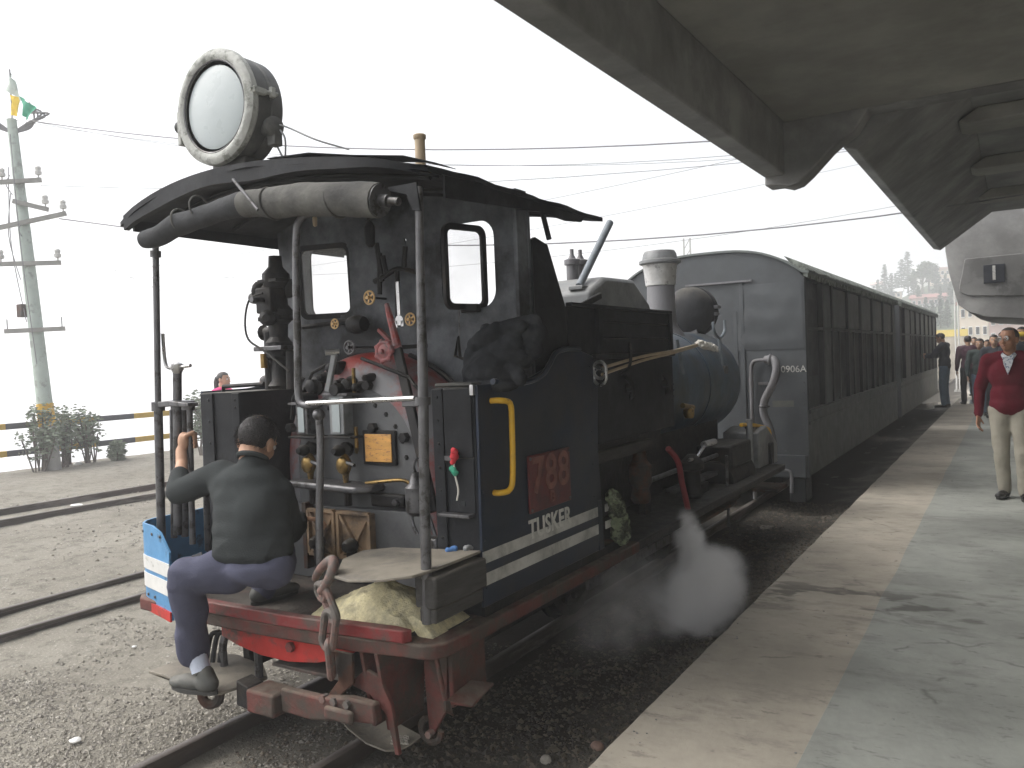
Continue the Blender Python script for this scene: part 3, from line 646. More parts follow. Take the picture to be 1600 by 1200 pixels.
# ---- far lattice mast behind the coach roof
q = oY(60, 1074, 400); ms = thing('lattice_mast', 'thin faint mast rising behind the coach roof', 'mast', (q.x, 60, -.1)); lat = MB()
zt = oY(60, 1075, 372).z
for dx in (-.25, .25): lat.box(q.x+dx-.05, q.x+dx+.05, 59.95, 60.05, -.1, zt)
for k in range(int(zt/.8)): lat.beam((q.x-.25, 60, k*.8), (q.x+.25, 60, k*.8+.8), .05, .05)
obj('lattice', lat, 'polegrey', ms)

# ---- hill with trees and houses, fading in the haze
def hill_h(x, y):
    ridge = max(0, min(1, (x+34)/24)); ridge = ridge*ridge*(3-2*ridge)
    up = max(0, min(1, (y-62)/90)); return -1.2 + ridge*up*13.2 + .6*noise.noise(Vector((x*.08, y*.08, 2)))*up
hx = grid_axis([(-60, 60, 4)]); hy = grid_axis([(60, 240, 5)]); hm = MB()
for y in hy:
    for x in hx: hm.v.append((x, y, hill_h(x, y)))
for j in range(len(hy)-1):
    for i in range(len(hx)-1): a = j*len(hx)+i; hm.f.append((a, a+1, a+1+len(hx), a+len(hx)))
mat('hillside_scrub', (.07, .09, .05), .95, var=.4, scale=.3, bump=.4, bscale=1.0); M['scrub'] = MATS['hillside_scrub']
struct('hill', hm, 'scrub')
mat('dark_conifer_needles', (.045, .065, .042), .8, var=.5, scale=.8, bump=0); M['needle'] = MATS['dark_conifer_needles']
mat('broadleaf_foliage', (.06, .085, .045), .8, var=.5, scale=.8, bump=0); M['broad'] = MATS['broadleaf_foliage']
def conifer(seed):
    r = random.Random(seed); t = D.objects.new('pine_tree', None); C.objects.link(t); ORIG[t.name] = Vector((0, 0, 0)); lf = MB()
    for k in range(17):
        z = 1.2 + k*.52; rad = 2.0*(1-k/18)**.8*(.75+.5*r.random())
        for j in range(int(5+rad*9)):
            a = r.random()*6.28; q = rad*(.25+.75*r.random()); p = Vector((math.cos(a)*q, math.sin(a)*q, z-.25*q+.3*r.random()))
            leafy(lf, p, (.35, .35, .22), 4, .28, r, 0)
    obj('crown', lf, 'needle', t); obj('trunk', MB().cyl((0, 0, -1), (0, 0, 9.5), .22, .04, 8), 'twig', t); return t
def broadleaf(seed):
    r = random.Random(seed); t = D.objects.new('broadleaf_tree', None); C.objects.link(t); ORIG[t.name] = Vector((0, 0, 0)); lf = MB(); tr = MB().cyl((0, 0, -1), (0, 0, 4), .3, .16, 8)
    for k in range(11):
        a = r.random()*6.28; q = 1.9*r.random(); c = Vector((math.cos(a)*q, math.sin(a)*q, 3.4+3.2*r.random()))
        tr.cyl((0, 0, 2.5), c, .1, .03, 5); leafy(lf, c, (1.1, 1.1, .9), 120, .24, r, .2)
    obj('crown', lf, 'broad', t); obj('trunk', tr, 'twig', t); return t
protos = [conifer(1), conifer(2), conifer(3), broadleaf(4), broadleaf(5)]
HY = 140
spots = [(1383, 462, 50, 1), (1372, 470, 34, 0), (1393, 468, 42, 2), (1400, 458, 32, 1), (1409, 456, 52, 0), (1419, 452, 60, 2), (1428, 466, 46, 1), (1442, 470, 58, 3), (1452, 465, 52, 4), (1464, 468, 48, 0), (1436, 486, 34, 2), (1470, 490, 34, 1),
         (1447, 500, 36, 0), (1458, 508, 40, 2), (1470, 512, 46, 1), (1481, 512, 44, 0), (1486, 490, 40, 2), (1440, 508, 26, 3), (1451, 515, 24, 4), (1364, 476, 26, 3), (1478, 470, 36, 2)]
where = ['leftmost of the tall dark pines on the hill', 'small dark pine at the left foot of the hill row', 'dark pine second from the left on the hill', 'short pine between two taller ones on the hill', 'tall pine left of the white hilltop house', 'tallest dark pine just left of the white hilltop house', 'pine directly below the white hilltop house', 'round topped tree below the white house', 'bushy tree right of the round one on the hill', 'narrow pine left of the canopy on the hill', 'low pine above the reddish roof', 'small pine right of the reddish roof',
         'dark pine just above the far coach roof', 'dark pine in the lower clump left of lamp post', 'tallest pine of the lower clump by the lamp post', 'pine of the lower clump closest to the lamp post', 'pine half hidden by the canopy edge', 'low bush like tree above the coach end', 'small leafy tree above the man at the coach', 'low leafy tree where the hill meets the coach roof', 'pine against the cream building by the canopy']
used = set()
for (px, py, hp, kind), lb in zip(spots, where):
    Y = HY - (py-460)*.9; b = oY(Y, px, py); b.z = max(b.z, hill_h(b.x, Y)-.3) if py < 505 else b.z
    sc = hp*((b-CAM).dot(CF)/FPX)/(10.2 if kind < 3 else 7.5)
    if kind in used: t = copy_tree(protos[kind])
    else: t = protos[kind]; used.add(kind)
    t.location = b; t.scale = (sc, sc, sc); t.rotation_euler = (0, 0, rnd.random()*6); t['label'] = lb; t['category'] = 'tree'; t['group'] = 'trees on the hazy hillside'
for nm, c in (('cream_house_wall', (.6, .52, .42)), ('white_house_wall', (.72, .72, .7)), ('pink_house_wall', (.5, .36, .32)), ('reddish_tin_roof', (.30, .15, .13)), ('grey_tin_roof', (.3, .3, .3)), ('yellow_wall', (.62, .5, .16))):
    mat(nm, c, .8, var=.08, scale=1, bump=.1); M[nm] = MATS[nm]
def house(label, px0, px1, py_top, py_bot, Y, wallm, roofm, nw, floors, pitched=True):
    a = oY(Y, px0, py_bot); b = oY(Y, px1, py_bot); zt = oY(Y, (px0+px1)/2, py_top).z; x0, x1, z0 = a.x, b.x, min(a.z, b.z)-1.5; dp = min(9, (x1-x0))
    t = thing('house', label, 'house', ((x0+x1)/2, Y+dp/2, z0), 'houses on the hill'); H = zt-z0
    obj('wall', MB().box(x0, x1, Y, Y+dp, z0, z0+H*(.82 if pitched else .95)), wallm, t)
    zr = z0+H*(.82 if pitched else .95)
    if pitched: obj('roof', MB().prism([(x0-.3, Y-.4, zr), (x0-.3, Y+dp+.4, zr), (x0-.3, Y+dp/2, zt)], (x1-x0+.6, 0, 0)), roofm, t)
    else: obj('roof', MB().box(x0-.3, x1+.3, Y-.4, Y+dp+.3, zr, zt), roofm, t)
    for f in range(floors):
        for k in range(nw):
            wx = x0 + (x1-x0)*(k+.5)/nw; ww = (x1-x0)/nw*.28; hh = (zr-z0-1.5)/floors; wz = z0+1.5+hh*(f+.5)
            wo = obj('window', MB().box(wx-ww, wx+ww, Y-.06, Y+.05, wz-hh*.25, wz+hh*.25), 'white_house_wall', t)
            obj('pane', MB().box(wx-ww*.8, wx+ww*.8, Y-.09, Y-.061, wz-hh*.2, wz+hh*.2), 'darkglass', wo)
house('white gabled house on the hilltop', 1427, 1452, 416, 444, 150, 'white_house_wall', 'white_house_wall', 3, 2)
house('large cream building on the ridge beside the canopy edge', 1453, 1486, 418, 455, 146, 'cream_house_wall', 'pink_house_wall', 4, 3, False)
house('house with long reddish roof below the pines', 1424, 1476, 458, 478, 116, 'pink_house_wall', 'reddish_tin_roof', 6, 1)
house('small pale house at the left end of the hill', 1362, 1376, 440, 452, 152, 'white_house_wall', 'pink_house_wall', 2, 1)
house('cream cottage between pines above the coach roof', 1392, 1408, 450, 466, 138, 'cream_house_wall', 'white_house_wall', 2, 1)
house('low white building behind the coach end', 1441, 1462, 474, 486, 112, 'white_house_wall', 'grey_tin_roof', 3, 1, False)
house('yellowish building behind the lamp post', 1500, 1545, 470, 530, 80, 'cream_house_wall', 'reddish_tin_roof', 4, 2, False)
house('pale pink building far behind the crowd', 1546, 1610, 486, 535, 85, 'pink_house_wall', 'grey_tin_roof', 5, 2, False)
# low yellow wall and lamp posts by the platform end
a = oZ(-.08, 1470, 560); yw = MB(); p0 = oY(46, 1462, 520); p1 = oY(46, 1505, 520)
bw = thing('boundary_wall', 'low wall with a yellow painted top beyond the far coach', 'wall', (p0.x, 46, -.1))
obj('wall', MB().box(p0.x-6, p1.x+.2, 46, 46.25, -.1, p0.z-.22), 'plat1', bw); obj('painted_top', MB().box(p0.x-6, p1.x+.2, 45.98, 46.27, p0.z-.22, p0.z+.12), 'yellow_wall', bw)
for px, lb in ((1494, 'left of two thin pale posts past the platform'), (1499, 'right of two thin pale posts past the platform')):
    q = oY(34, px, 560); zt = oY(34, px, 452 if px < 1497 else 448).z
    t = thing('lamp_post', lb, 'post', (q.x, 34, -.08), 'pale posts'); obj('pole', MB().cyl((q.x, 34, -.1), (q.x, 34, zt), .035, .028, 8), 'porcelain', t); obj('base', MB().cyl((q.x, 34, -.1), (q.x, 34, -.02), .09, .07, 8), 'polegrey', t)

# ---- concrete canopy over the platform
can = thing('platform_canopy', 'grey concrete canopy with deep edge beams over the platform', 'canopy', (1.9, 5, .12))
Y0, Y1 = -.8, 8.3  # unseen near end cut short behind the camera to let sky light in
def profile(pts, y0, y1, m, name, parent=can, bevel=.015): return obj(name, MB().prism([(a, y0, b) for a, b in pts], (0, y1-y0, 0)), m, parent, bevel)
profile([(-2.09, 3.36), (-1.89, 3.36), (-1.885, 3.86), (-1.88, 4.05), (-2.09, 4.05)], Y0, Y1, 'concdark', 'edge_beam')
profile([(-1.88, 3.86), (6, 3.84), (6, 4.06), (-1.88, 4.06)], Y0, Y1-.02, 'concrete', 'roof_slab')
# rounded haunch that closes the bay
hp = [(q.x, q.z) for q in (oY(8.3, *k) for k in ((1216, 288), (1232, 291), (1248, 285), (1264, 270), (1280, 252), (1296, 234), (1312, 219), (1335, 203)))]
hp = [(-2.085, hp[0][1])] + hp + [(hp[-1][0]+.12, 3.855), (6, 3.86), (6, 4.05), (-2.085, 4.05)]
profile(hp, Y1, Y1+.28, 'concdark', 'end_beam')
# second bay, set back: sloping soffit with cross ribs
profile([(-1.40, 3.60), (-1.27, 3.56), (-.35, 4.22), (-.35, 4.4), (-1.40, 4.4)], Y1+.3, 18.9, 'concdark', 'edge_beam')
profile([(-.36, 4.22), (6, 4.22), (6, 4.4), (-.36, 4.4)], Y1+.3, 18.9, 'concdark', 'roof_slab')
for k, y in enumerate((10.4, 13.2, 16.0)):
    profile([(-.50, 4.09), (-.42, 4.06), (6, 4.06), (6, 4.22), (-.3, 4.22)], y, y+.6, 'concrete', 'cross_rib')  # lighter concrete paints in the light these ribs catch
for y in (-.4, 3.4, 8.42, 13.8, 18.4):
    t = obj('column', MB().box(2.2, 2.6, y-.2, y+.2, .11, 4.1), 'concrete', can, .02)
M['concgrey'] = mat('dark_concrete_panel', (.2, .2, .197), .9, var=.25, scale=1.5, col2=(.14, .14, .138), mix2=.42, scale2=2, bump=.2, spec=.2)  # panel toned darker than the hull around it
# third structure: overbridge hull with the platform number
ob = thing('overbridge', 'concrete overbridge crossing the platform with a numbered plate', 'bridge', (2, 22, .12))
yb = 19.8; hull = [oY(yb, *p) for p in ((1477, 392), (1482, 425), (1497, 476), (1513, 487), (1540, 495), (1640, 500))]
pts = [(p.x, p.z) for p in hull] + [(8, 2.1), (8, 4.6), (hull[0].x, 4.6)]
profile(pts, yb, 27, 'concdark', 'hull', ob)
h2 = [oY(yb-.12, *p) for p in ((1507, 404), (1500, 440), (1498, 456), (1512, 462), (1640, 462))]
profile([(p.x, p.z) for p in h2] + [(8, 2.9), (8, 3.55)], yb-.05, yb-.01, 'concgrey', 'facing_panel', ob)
q = oY(yb-.15, 1553, 427); sg = obj('number_plate', MB().box(q.x-.19, q.x+.19, yb-.08, yb-.052, q.z-.19, q.z+.19), 'navy', ob, .005)
link('numeral', to_plane(text_mesh('1', .42, .004, .006), (q.x, yb-.085, q.z), (1, 0, 0), (0, 0, 1)), 'letter', sg)
profile([(2.2, .1), (2.9, .1), (2.9, 4.5), (2.2, 4.5)], 20.2, 26.5, 'concrete', 'pier', ob)
# station building behind the platform, out of frame on the right
sb = thing('station_building', 'plain cream station wall at the back of the platform', 'building', (5.2, 8, .1))
obj('wall', MB().box(5.0, 5.4, -1, 40, .05, 4.4), 'cream_house_wall', sb)
for y in (0, 3, 8, 13, 18):
    d = obj('window', MB().box(4.96, 5.05, y, y+1.4, 1.1, 2.5), 'white_house_wall', sb); obj('pane', MB().box(4.93, 4.958, y+.1, y+1.3, 1.2, 2.4), 'darkglass', d)

# ================================================================== THE LOCOMOTIVE
XR, XL, XC = -1.945, -3.745, -2.845
loco = thing('steam_locomotive', 'small dark blue saddle tank steam locomotive with open cab and big headlamp', 'steam locomotive', (XC, 5.4, 0))
def part(name, mb, m, parent=loco, bevel=0.0, kind=None, label=None): return obj(name, mb, m, parent, bevel, kind, label)
def rivets(pts, nrm, r=.008, parent=loco, m='black'):
    mb = MB()
    for p in pts:
        p = Vector(p); u, v, d = frame_of(nrm); b = len(mb.v)
        for k in range(6): mb.v.append(tuple(p + (u*math.cos(k*1.047)+v*math.sin(k*1.047))*r))
        for k in range(6): mb.v.append(tuple(p + d*r*.55 + (u*math.cos(k*1.047)+v*math.sin(k*1.047))*r*.6))
        for k in range(6): mb.f.append((b+k, b+(k+1)%6, b+6+(k+1)%6, b+6+k))
        mb.f.append(tuple(b+6+k for k in range(6)))
    return obj('rivets', mb, m, parent, kind='stuff')
def line(a, b, n): return [Vector(a).lerp(Vector(b), i/(n-1)) for i in range(n)]

# ---- frames, wheels, cylinders
fp = [(-3.735, 2.58)] + [(-3.66 + .1*math.cos(R(a)), 2.52 + .1*math.sin(R(a))) for a in (215, 250)] + [(-3.45, 2.412), (-2.9, 2.405), (-2.3, 2.43), (-2.08, 2.465)] + [(-2.02 + .11*math.cos(R(a)), 2.57 + .10*math.sin(R(a))) for a in (-80, -50, -20)] + [(-1.905, 2.66), (-1.905, 4.45), (-3.735, 4.45)]
part('footplate', MB().box(-3.735, -1.925, 4.452, 8.1, .49, .545), 'oily', bevel=.008)
part('foot_boards', MB().prism([(-3.5, 2.47, .556), (-2.1, 2.53, .556), (-1.99, 2.66, .556), (-1.99, 2.868, .556), (-2.18, 2.868, .556), (-2.18, 3.04, .556), (-3.42, 3.04, .556), (-3.42, 2.86, .556), (-3.72, 2.86, .556), (-3.72, 2.66, .556)], (0, 0, .005)), 'footgrime')
part('footplate', MB().prism([(a, b, .495) for a, b in fp], (0, 0, .06)), 'dirtyred', bevel=.008)
part('rear_lip', MB().prism([(-3.24, 2.395, .556), (-2.62, 2.402, .556), (-2.06, 2.452, .556), (-2.04, 2.49, .556), (-2.12, 2.5, .556), (-2.62, 2.45, .556), (-3.24, 2.44, .556)], (0, 0, .052)), 'dullred', bevel=.006)
# hanging red buffer plate
pl = [(-3.16, .495)] + [(-3.16 + .86*t, .495 - .125*math.sin(math.pi*min(1, .12+t*.9))**.6) for t in (0, .12, .3, .5, .7, .88, 1)] + [(-2.30, .495)]
rp = part('drag_plate', MB().prism([(a, 2.475, b) for a, b in pl], (0, .022, 0)), 'red', bevel=.004)
obj('bolt_head', MB().cyl((-2.70, 2.476, .445), (-2.70, 2.455, .445), .022, n=6), 'dullred', rp)
for x in (-2.28, -2.2): part('hanger_plate', MB().prism([(x, 2.44, .50), (x, 2.75, .50), (x, 2.72, .17), (x, 2.5, .17)], (.018, 0, 0)), 'dirtyred', bevel=.003)
part('hanger_plate', MB().prism([(-2.10, 2.62, .50), (-1.97, 2.62, .50), (-1.99, 2.62, .24), (-2.08, 2.62, .10)], (0, .02, 0)), 'dirtyred', bevel=.003)
part('frame_side', MB().box(-2.44, -2.40, 2.7, 8.2, .18, .50), 'oily'); part('frame_side', MB().box(-3.29, -3.25, 2.7, 8.2, .18, .50), 'oily')
part('curved_bracket', MB().prism([(-2.36, 2.46, .345), (-2.27, 2.46, .42), (-2.2, 2.46, .40), (-2.14, 2.46, .30), (-2.11, 2.46, .10), (-2.13, 2.46, .10), (-2.165, 2.46, .25), (-2.25, 2.46, .32)], (0, .02, 0)), 'dirtyred', bevel=.003)
c = (-2.055, 2.60, .16); part('curved_bracket', MB().torus(c, (0, 1, 0), .05, .014, 14, 6, arc=4.2), 'rust'); part('bolt_head', MB().cyl((-2.05, 2.60, .15), (-2.05, 2.57, .15), .016, n=6), 'chain')
part('buffer_block', MB().box(-2.84, -2.67, 2.33, 2.46, .185, .285), 'dirtyred', bevel=.012)
part('buffer_side', MB().prism([(-2.95, 2.37, .18), (-2.842, 2.345, .185), (-2.842, 2.345, .285), (-2.97, 2.39, .28)], (0, .09, 0)), 'oily', bevel=.006)
part('coupling_bar', MB().prism([(-2.668, 2.37, .305), (-2.668, 2.37, .205), (-2.5, 2.37, .20), (-2.3, 2.385, .225), (-2.17, 2.4, .235), (-2.18, 2.4, .315), (-2.3, 2.385, .325), (-2.45, 2.37, .305)], (0, .045, 0)), 'dirtyred', bevel=.01)
cbk = part('coupling_pad', MB().box(-2.40, -2.25, 2.345, 2.372, .235, .29), 'dirtyred', bevel=.016)
part('coal_tray', MB().box(-2.86, -2.34, 2.50, 2.8, .325, .34), 'footgrime', bevel=.004)
b_ = MB().prism([(-2.40, 2.42, .49), (-2.30, 2.42, .49), (-2.30, 2.42, .37), (-2.42, 2.42, .27), (-2.47, 2.42, .27), (-2.38, 2.42, .37)], (0, .015, 0)); part('triangular_bracket', b_, 'rust', bevel=.003)
for x in (-2.43, -2.30, -2.37): part('bolt_head', MB().cyl((x, 2.405, .30 + .02*(x+2.37)), (x, 2.37, .30), .017, n=6), 'chain')
# wheels
def wheel(x, y):
    t = part('wheel', MB().lathe([(.36, 0), (.36, .022), (.33, .03), (.325, .085), (.26, .085), (.255, .02), (.26, 0)], (x, y, .325), (1, 0, 0), 32), 'oily')
    sp = MB()
    for k in range(10):
        a = k*.6283; sp.beam((x+.05, y+.05*math.cos(a), .325+.05*math.sin(a)), (x+.05, y+.27*math.cos(a), .325+.27*math.sin(a)), .035, .03, (1, 0, 0))
    sp.cyl((x+.01, y, .325), (x+.11, y, .325), .075); obj('spokes', sp, 'oily', t); return t
for y in (4.65, 6.25):
    wheel(-2.545, y); wheel(-3.245, y)
    part('axle', MB().cyl((-3.2, y, .325), (-2.5, y, .325), .05), 'oily')
part('cylinder', MB().cyl((-2.20, 6.75, .56), (-2.20, 7.45, .56), .17, n=28), 'oily', bevel=.01)
part('steam_chest', MB().box(-2.36, -2.05, 6.8, 7.4, .66, .86), 'oily', bevel=.02)
part('coupling_rod', MB().beam((-2.36, 4.65, .2), (-2.36, 6.25, .2), .03, .07), 'steel', bevel=.004)
part('connecting_rod', MB().beam((-2.3, 4.7, .22), (-2.2, 6.5, .54), .03, .06), 'steel', bevel=.004)
part('slide_bar', MB().box(-2.24, -2.16, 5.75, 6.75, .62, .65), 'steel'); part('slide_bar', MB().box(-2.24, -2.16, 5.75, 6.75, .46, .49), 'steel')
part('crosshead', MB().box(-2.27, -2.12, 6.15, 6.4, .49, .62), 'oily', bevel=.01)
part('valve_rod', MB().cyl((-2.18, 5.3, .78), (-2.18, 6.8, .78), .018), 'steel')
part('reversing_link', MB().prism([(-2.26, 5.25, .45), (-2.26, 5.36, .45), (-2.26, 5.42, .7), (-2.26, 5.36, .96), (-2.26, 5.25, .96), (-2.26, 5.31, .7)], (.05, 0, 0)), 'oily')
part('ash_pan', MB().box(-3.2, -2.5, 3.2, 4.2, .16, .5), 'oily')
part('boiler_underside', MB().box(-3.25, -2.44, 4.0, 6.2, .55, 1.15), 'oily')
part('support_beam', MB().box(-2.16, -2.09, 4.08, 5.16, 1.02, 1.09), 'wood', bevel=.006)
part('pump_body', MB().lathe([(.05, 0), (.07, .03), (.055, .1), (.075, .13), (.075, .25), (.05, .28), (.04, .34)], (-2.12, 5.0, .68), n=14), 'rust')
part('pump_body', MB().lathe([(.06, 0), (.08, .03), (.06, .08), (.06, .2), (.09, .22), (.09, .27), (.03, .33)], (-2.10, 5.95, .56), n=14), 'oily')
part('drain_pipe', MB().tube(smooth_path([(-2.06, 5.36, 1.0), (-2.03, 5.46, .9), (-2.02, 5.5, .75), (-2.01, 5.56, .58), (-2.0, 5.6, .40)], 5), .021, 8), 'redhose')
h = part('crank_handle', MB().tube([(-2.08, 5.84, .86), (-2.08, 5.98, .85), (-2.08, 6.22, .94)], .013, 8), 'bright'); obj('grip', MB().cyl((-2.08, 6.17, .94), (-2.08, 6.44, .935), .025, n=10), 'bright', h)
part('lower_step', MB().box(-2.1, -1.93, 5.4, 6.5, .43, .455), 'rust', bevel=.004)
part('brake_rod', MB().cyl((-2.05, 6.65, .80), (-2.05, 6.65, .2), .012), 'steel')
part('running_plate', MB().box(-2.3, -1.98, 5.2, 8.0, .50, .52), 'oily')
# ---- side sheet on the right with stripes, lettering and plate
sheet = [(2.86, .60), (2.875, 1.548), (3.18, 1.55), (3.33, 1.565), (3.47, 1.60), (3.57, 1.66), (3.66, 1.705), (3.74, 1.71), (3.83, 1.69), (4.06, 1.64), (4.02, 1.16), (4.06, .60)]
def side_sheet(x, dx): return MB().prism([(x, y, z) for y, z in sheet], (dx, 0, 0))
part('side_sheet', side_sheet(XR-.014, .014), 'blue', bevel=.003); part('side_sheet', side_sheet(XL, .014), 'blue', bevel=.003)
part('valance', MB().box(XR-.02, XR-.004, 2.87, 4.30, .556, .598), 'oily')
for z0, z1, nm in ((.79, .842, 'upper'), (.695, .748, 'lower')):
    zt = lambda y: 0
    part('stripe', MB().box(XR, XR+.0022, 2.862, 3.99, z0-.005, z1-.005), 'stripe')
    part('stripe', MB().box(XR-.012, XR-.006, 4.10, 4.22, z0, z1-.012), 'stripe')
part('post_strip', MB().box(XR-.012, XR+.004, 3.985, 4.03, .60, .87), 'blue', bevel=.003)
pm = oX(XR, 853, 752); pw, ph = .40, .275
pz = [oX(XR, 822, 713), oX(XR, 887, 702), oX(XR, 887, 782), oX(XR, 825, 797)]
yc, zc = (pz[0].y+pz[1].y)/2, (pz[0].z+pz[2].z)/2
npl = part('number_plate', MB().box(XR, XR+.012, yc-.205, yc+.205, zc-.135, zc+.135), 'plate', bevel=.004)
link('numerals', to_plane(text_mesh('788', .235, .003, .004, 1.08), (XR+.014, yc, zc+.03), (0, 1, 0), (0, 0, 1)), 'digit', npl)
link('numerals', to_plane(text_mesh('B', .075, .003, .002), (XR+.014, yc+.005, zc-.085), (0, 1, 0), (0, 0, 1)), 'digit', npl)
rivets([(XR+.012, yc+s*.19, zc+t*.12) for s in (-1, 1) for t in (-1, 1)], (1, 0, 0), .009, npl, 'steel')
ta, tb_ = oX(XR, 818, 830), oX(XR, 887, 810)
tl = text_mesh('TUSKER', .125, .0015, .0025, 1.05); tw = max(v.co.x for v in tl.vertices)-min(v.co.x for v in tl.vertices)
tl.transform(Matrix.Diagonal((.425/tw, 1.0, 1, 1))); link('lettering', to_plane(tl, (XR+.002, yc+.0, zc-.215), (0, 1, 0), (0, 0, 1)), 'letter', loco)
gy = 3.005
part('grab_rail', MB().tube(smooth_path([(XR, gy-.03, 1.475), (XR+.045, gy-.02, 1.475), (XR+.06, gy+.03, 1.46), (XR+.06, gy+.04, 1.40)], 4)[:-1] + smooth_path([(XR+.06, gy+.04, 1.38), (XR+.06, gy+.03, 1.15), (XR+.055, gy+.01, 1.085), (XR+.03, gy-.03, 1.075), (XR, gy-.035, 1.075)], 4), .0135, 10), 'yellow')
rivets(line((XR, 2.885, .68), (XR, 2.885, 1.50), 5) + line((XR, 3.95, .9), (XR, 3.95, 1.6), 5), (1, 0, 0), .006, loco, 'blue')

# ---- bunkers either side of the footplate opening
def bunker(x0, x1, right):
    t = part('bunker', MB().box(x0, x1, 2.872, 3.4, .556, 1.54), 'black', bevel=.004)
    yf = 2.872; xi, xo = (x0, x1) if right else (x1, x0); s = 1 if right else -1
    if right:
        obj('corner_angle', MB().box(x0-.004, x0+.052, yf-.012, yf-.001, .62, 1.535), 'black', t, .003)
        obj('cover_plate', MB().box(x0+.056, x1-.012, yf-.010, yf-.001, 1.24, 1.535), 'black', t, .003)
        obj('ledge', MB().box(x0+.03, x1-.02, yf-.05, yf-.001, .985, .998), 'steel', t, .002)
        obj('back_panel', MB().box(x0+.075, x1-.012, yf-.006, yf-.001, 1.0, 1.235), 'black', t, .002)
        obj('latch', MB().box(x0+.06, x0+.10, yf-.022, yf-.010, 1.225, 1.245), 'steel', t)
        obj('bolt_hole', MB().box(x0+.13, x0+.15, yf-.009, yf-.0062, 1.03, 1.05), 'coachdark', t)
        obj('worn_corner', MB().box(x1-.016, x1+.003, yf-.012, yf+.01, 1.505, 1.55), 'bright', t, .002)
        rivets(line((x0+.025, yf-.012, .68), (x0+.025, yf-.012, 1.50), 9), (0, -1, 0), .008, t); rivets([(x0+.11+.12*rnd.random(), yf-.006, 1.02+.2*rnd.random()) for k in range(6)], (0, -1, 0), .004, t)
    else:
        obj('corner_angle', MB().box(x0+.0, x0+.095, yf-.012, yf-.001, .62, 1.535), 'black', t, .003)
        obj('edge_strip', MB().box(x1-.055, x1, yf-.008, yf-.001, .62, 1.535), 'black', t, .003)
        rivets(line((x0+.065, yf-.012, .7), (x0+.065, yf-.012, 1.50), 8), (0, -1, 0), .009, t); rivets([(x1-.03, yf-.008, z) for z in (1.50, 1.46, 1.2, .9)], (0, -1, 0), .008, t)
    return t
bunker(-2.175, XR-.016, True); bunker(XL+.016, -3.43, False)
# ---- backhead
bc, br = 1.15, .57
def arch(r, x=XC-.015, n=26, z0=.58): return [(x+r, z0)] + [(x + r*math.cos(math.pi*i/n), bc + r*math.sin(math.pi*i/n)) for i in range(n+1)] + [(x-r, z0)]
bh = part('backhead', MB().prism([(a, 3.10, b) for a, b in arch(br-.165)], (0, .03, 0)), 'face', bevel=.0)
wr = MB(); prof = [(arch(br), 3.42), (arch(br), 3.26)] + [(arch(br-.155*(1-math.cos(R(a)))), 3.26-.155*math.sin(R(a))) for a in (15, 30, 45, 60, 75, 90)] + [(arch(br-.170), 3.098), (arch(br-.175), 3.115)]
for P_, y in prof: wr.v += [(a, y, b) for a, b in P_]
k = len(prof[0][0])
for i in range(len(prof)-1):
    for j in range(k-1): a = i*k+j; wr.f.append((a, a+1, a+1+k, a+k))
part('firebox_wrapper', wr, 'redgrey')
yf = 3.10
rivets([(XC-.015 + .335*math.cos(R(a)), yf, bc+.335*math.sin(R(a))) for a in (8, 22, 36, 50, 64, 78, 92, 106, 120, 134, 148, 162, 176)], (0, -1, 0), .014, bh, 'oily')
def at(px, py, dy=0.0): return oY(yf-dy, px, py)
q = at(596, 699)
pf = obj('maker_plate_frame', MB().box(q.x-.105, q.x+.105, yf-.02, yf-.001, q.z-.085, q.z+.085), 'oily', bh, .004)
obj('maker_plate', MB().box(q.x-.085, q.x+.085, yf-.027, yf-.021, q.z-.07, q.z+.068), 'ochre', bh, .003)
for px, py in ((586, 668), (635, 683), (578, 602), (458, 668)): p = at(px, py); obj('stay_nut', MB().cyl(p, p+Vector((0, -.035, 0)), .026, n=6), 'oily', bh, .003)
# gauge glasses
for px0, top, bot, wd in ((532, 618, 678, .048), (478, 632, 678, .040)):
    p, q = at(px0, top, .06), at(px0, bot, .06)
    gb = obj('gauge_column', MB().box(p.x-wd, p.x+wd, p.y-.035, p.y+.035, q.z, p.z), 'greymetal' if wd > .045 else 'steel', bh, .004)
    obj('gauge_glass', MB().box(p.x-wd*.55, p.x+wd*.5, p.y-.040, p.y-.0355, q.z+.012, p.z-.012), 'lens', gb)
    obj('gauge_cock', MB().cyl((p.x, p.y-.05, p.z+.03), (p.x, yf, p.z+.03), .032, n=12), 'oily', bh, .004)
    obj('gauge_shelf', MB().box(p.x-.085, p.x+.085, p.y-.045, p.y+.05, p.z+.0, p.z+.012), 'steel', bh, .002)
    obj('gauge_shelf', MB().box(p.x-.09, p.x+.1, p.y-.05, p.y+.05, q.z-.02, q.z-.008), 'oily', bh, .002)
    c = obj('drain_cock', MB().lathe([(.035, -.05), (.04, -.02), (.025, 0), (.03, .03), (.015, .06)], (p.x+.01, p.y-.02, q.z-.08), (0, -1, 0), 12), 'oily', bh)
    obj('cock_body', MB().lathe([(.012, -.08), (.018, -.03), (.032, 0), (.034, .03), (.022, .055), (.012, .075)], (p.x+.02, p.y-.01, q.z-.17), n=12), 'brass', bh)
    obj('cock_body', MB().sph((p.x+.02, p.y-.03, q.z-.155), (.04, .02, .045), 12, 8), 'brass', bh)
    obj('cock_lever', MB().tube([(p.x+.05, p.y-.03, q.z-.14), (p.x+.11, p.y-.04, q.z-.15)], .01, 6), 'steel', bh)
    obj('drain_tube', MB().cyl((p.x+.02, p.y, q.z-.24), (p.x+.02, p.y, q.z-.36), .02, n=8), 'oily', bh)
p = at(556, 667, .05); obj('test_cock', MB().tube([p, p+Vector((0, 0, -.10)), p+Vector((-.04, .04, -.13))], .01, 8), 'brass', bh)
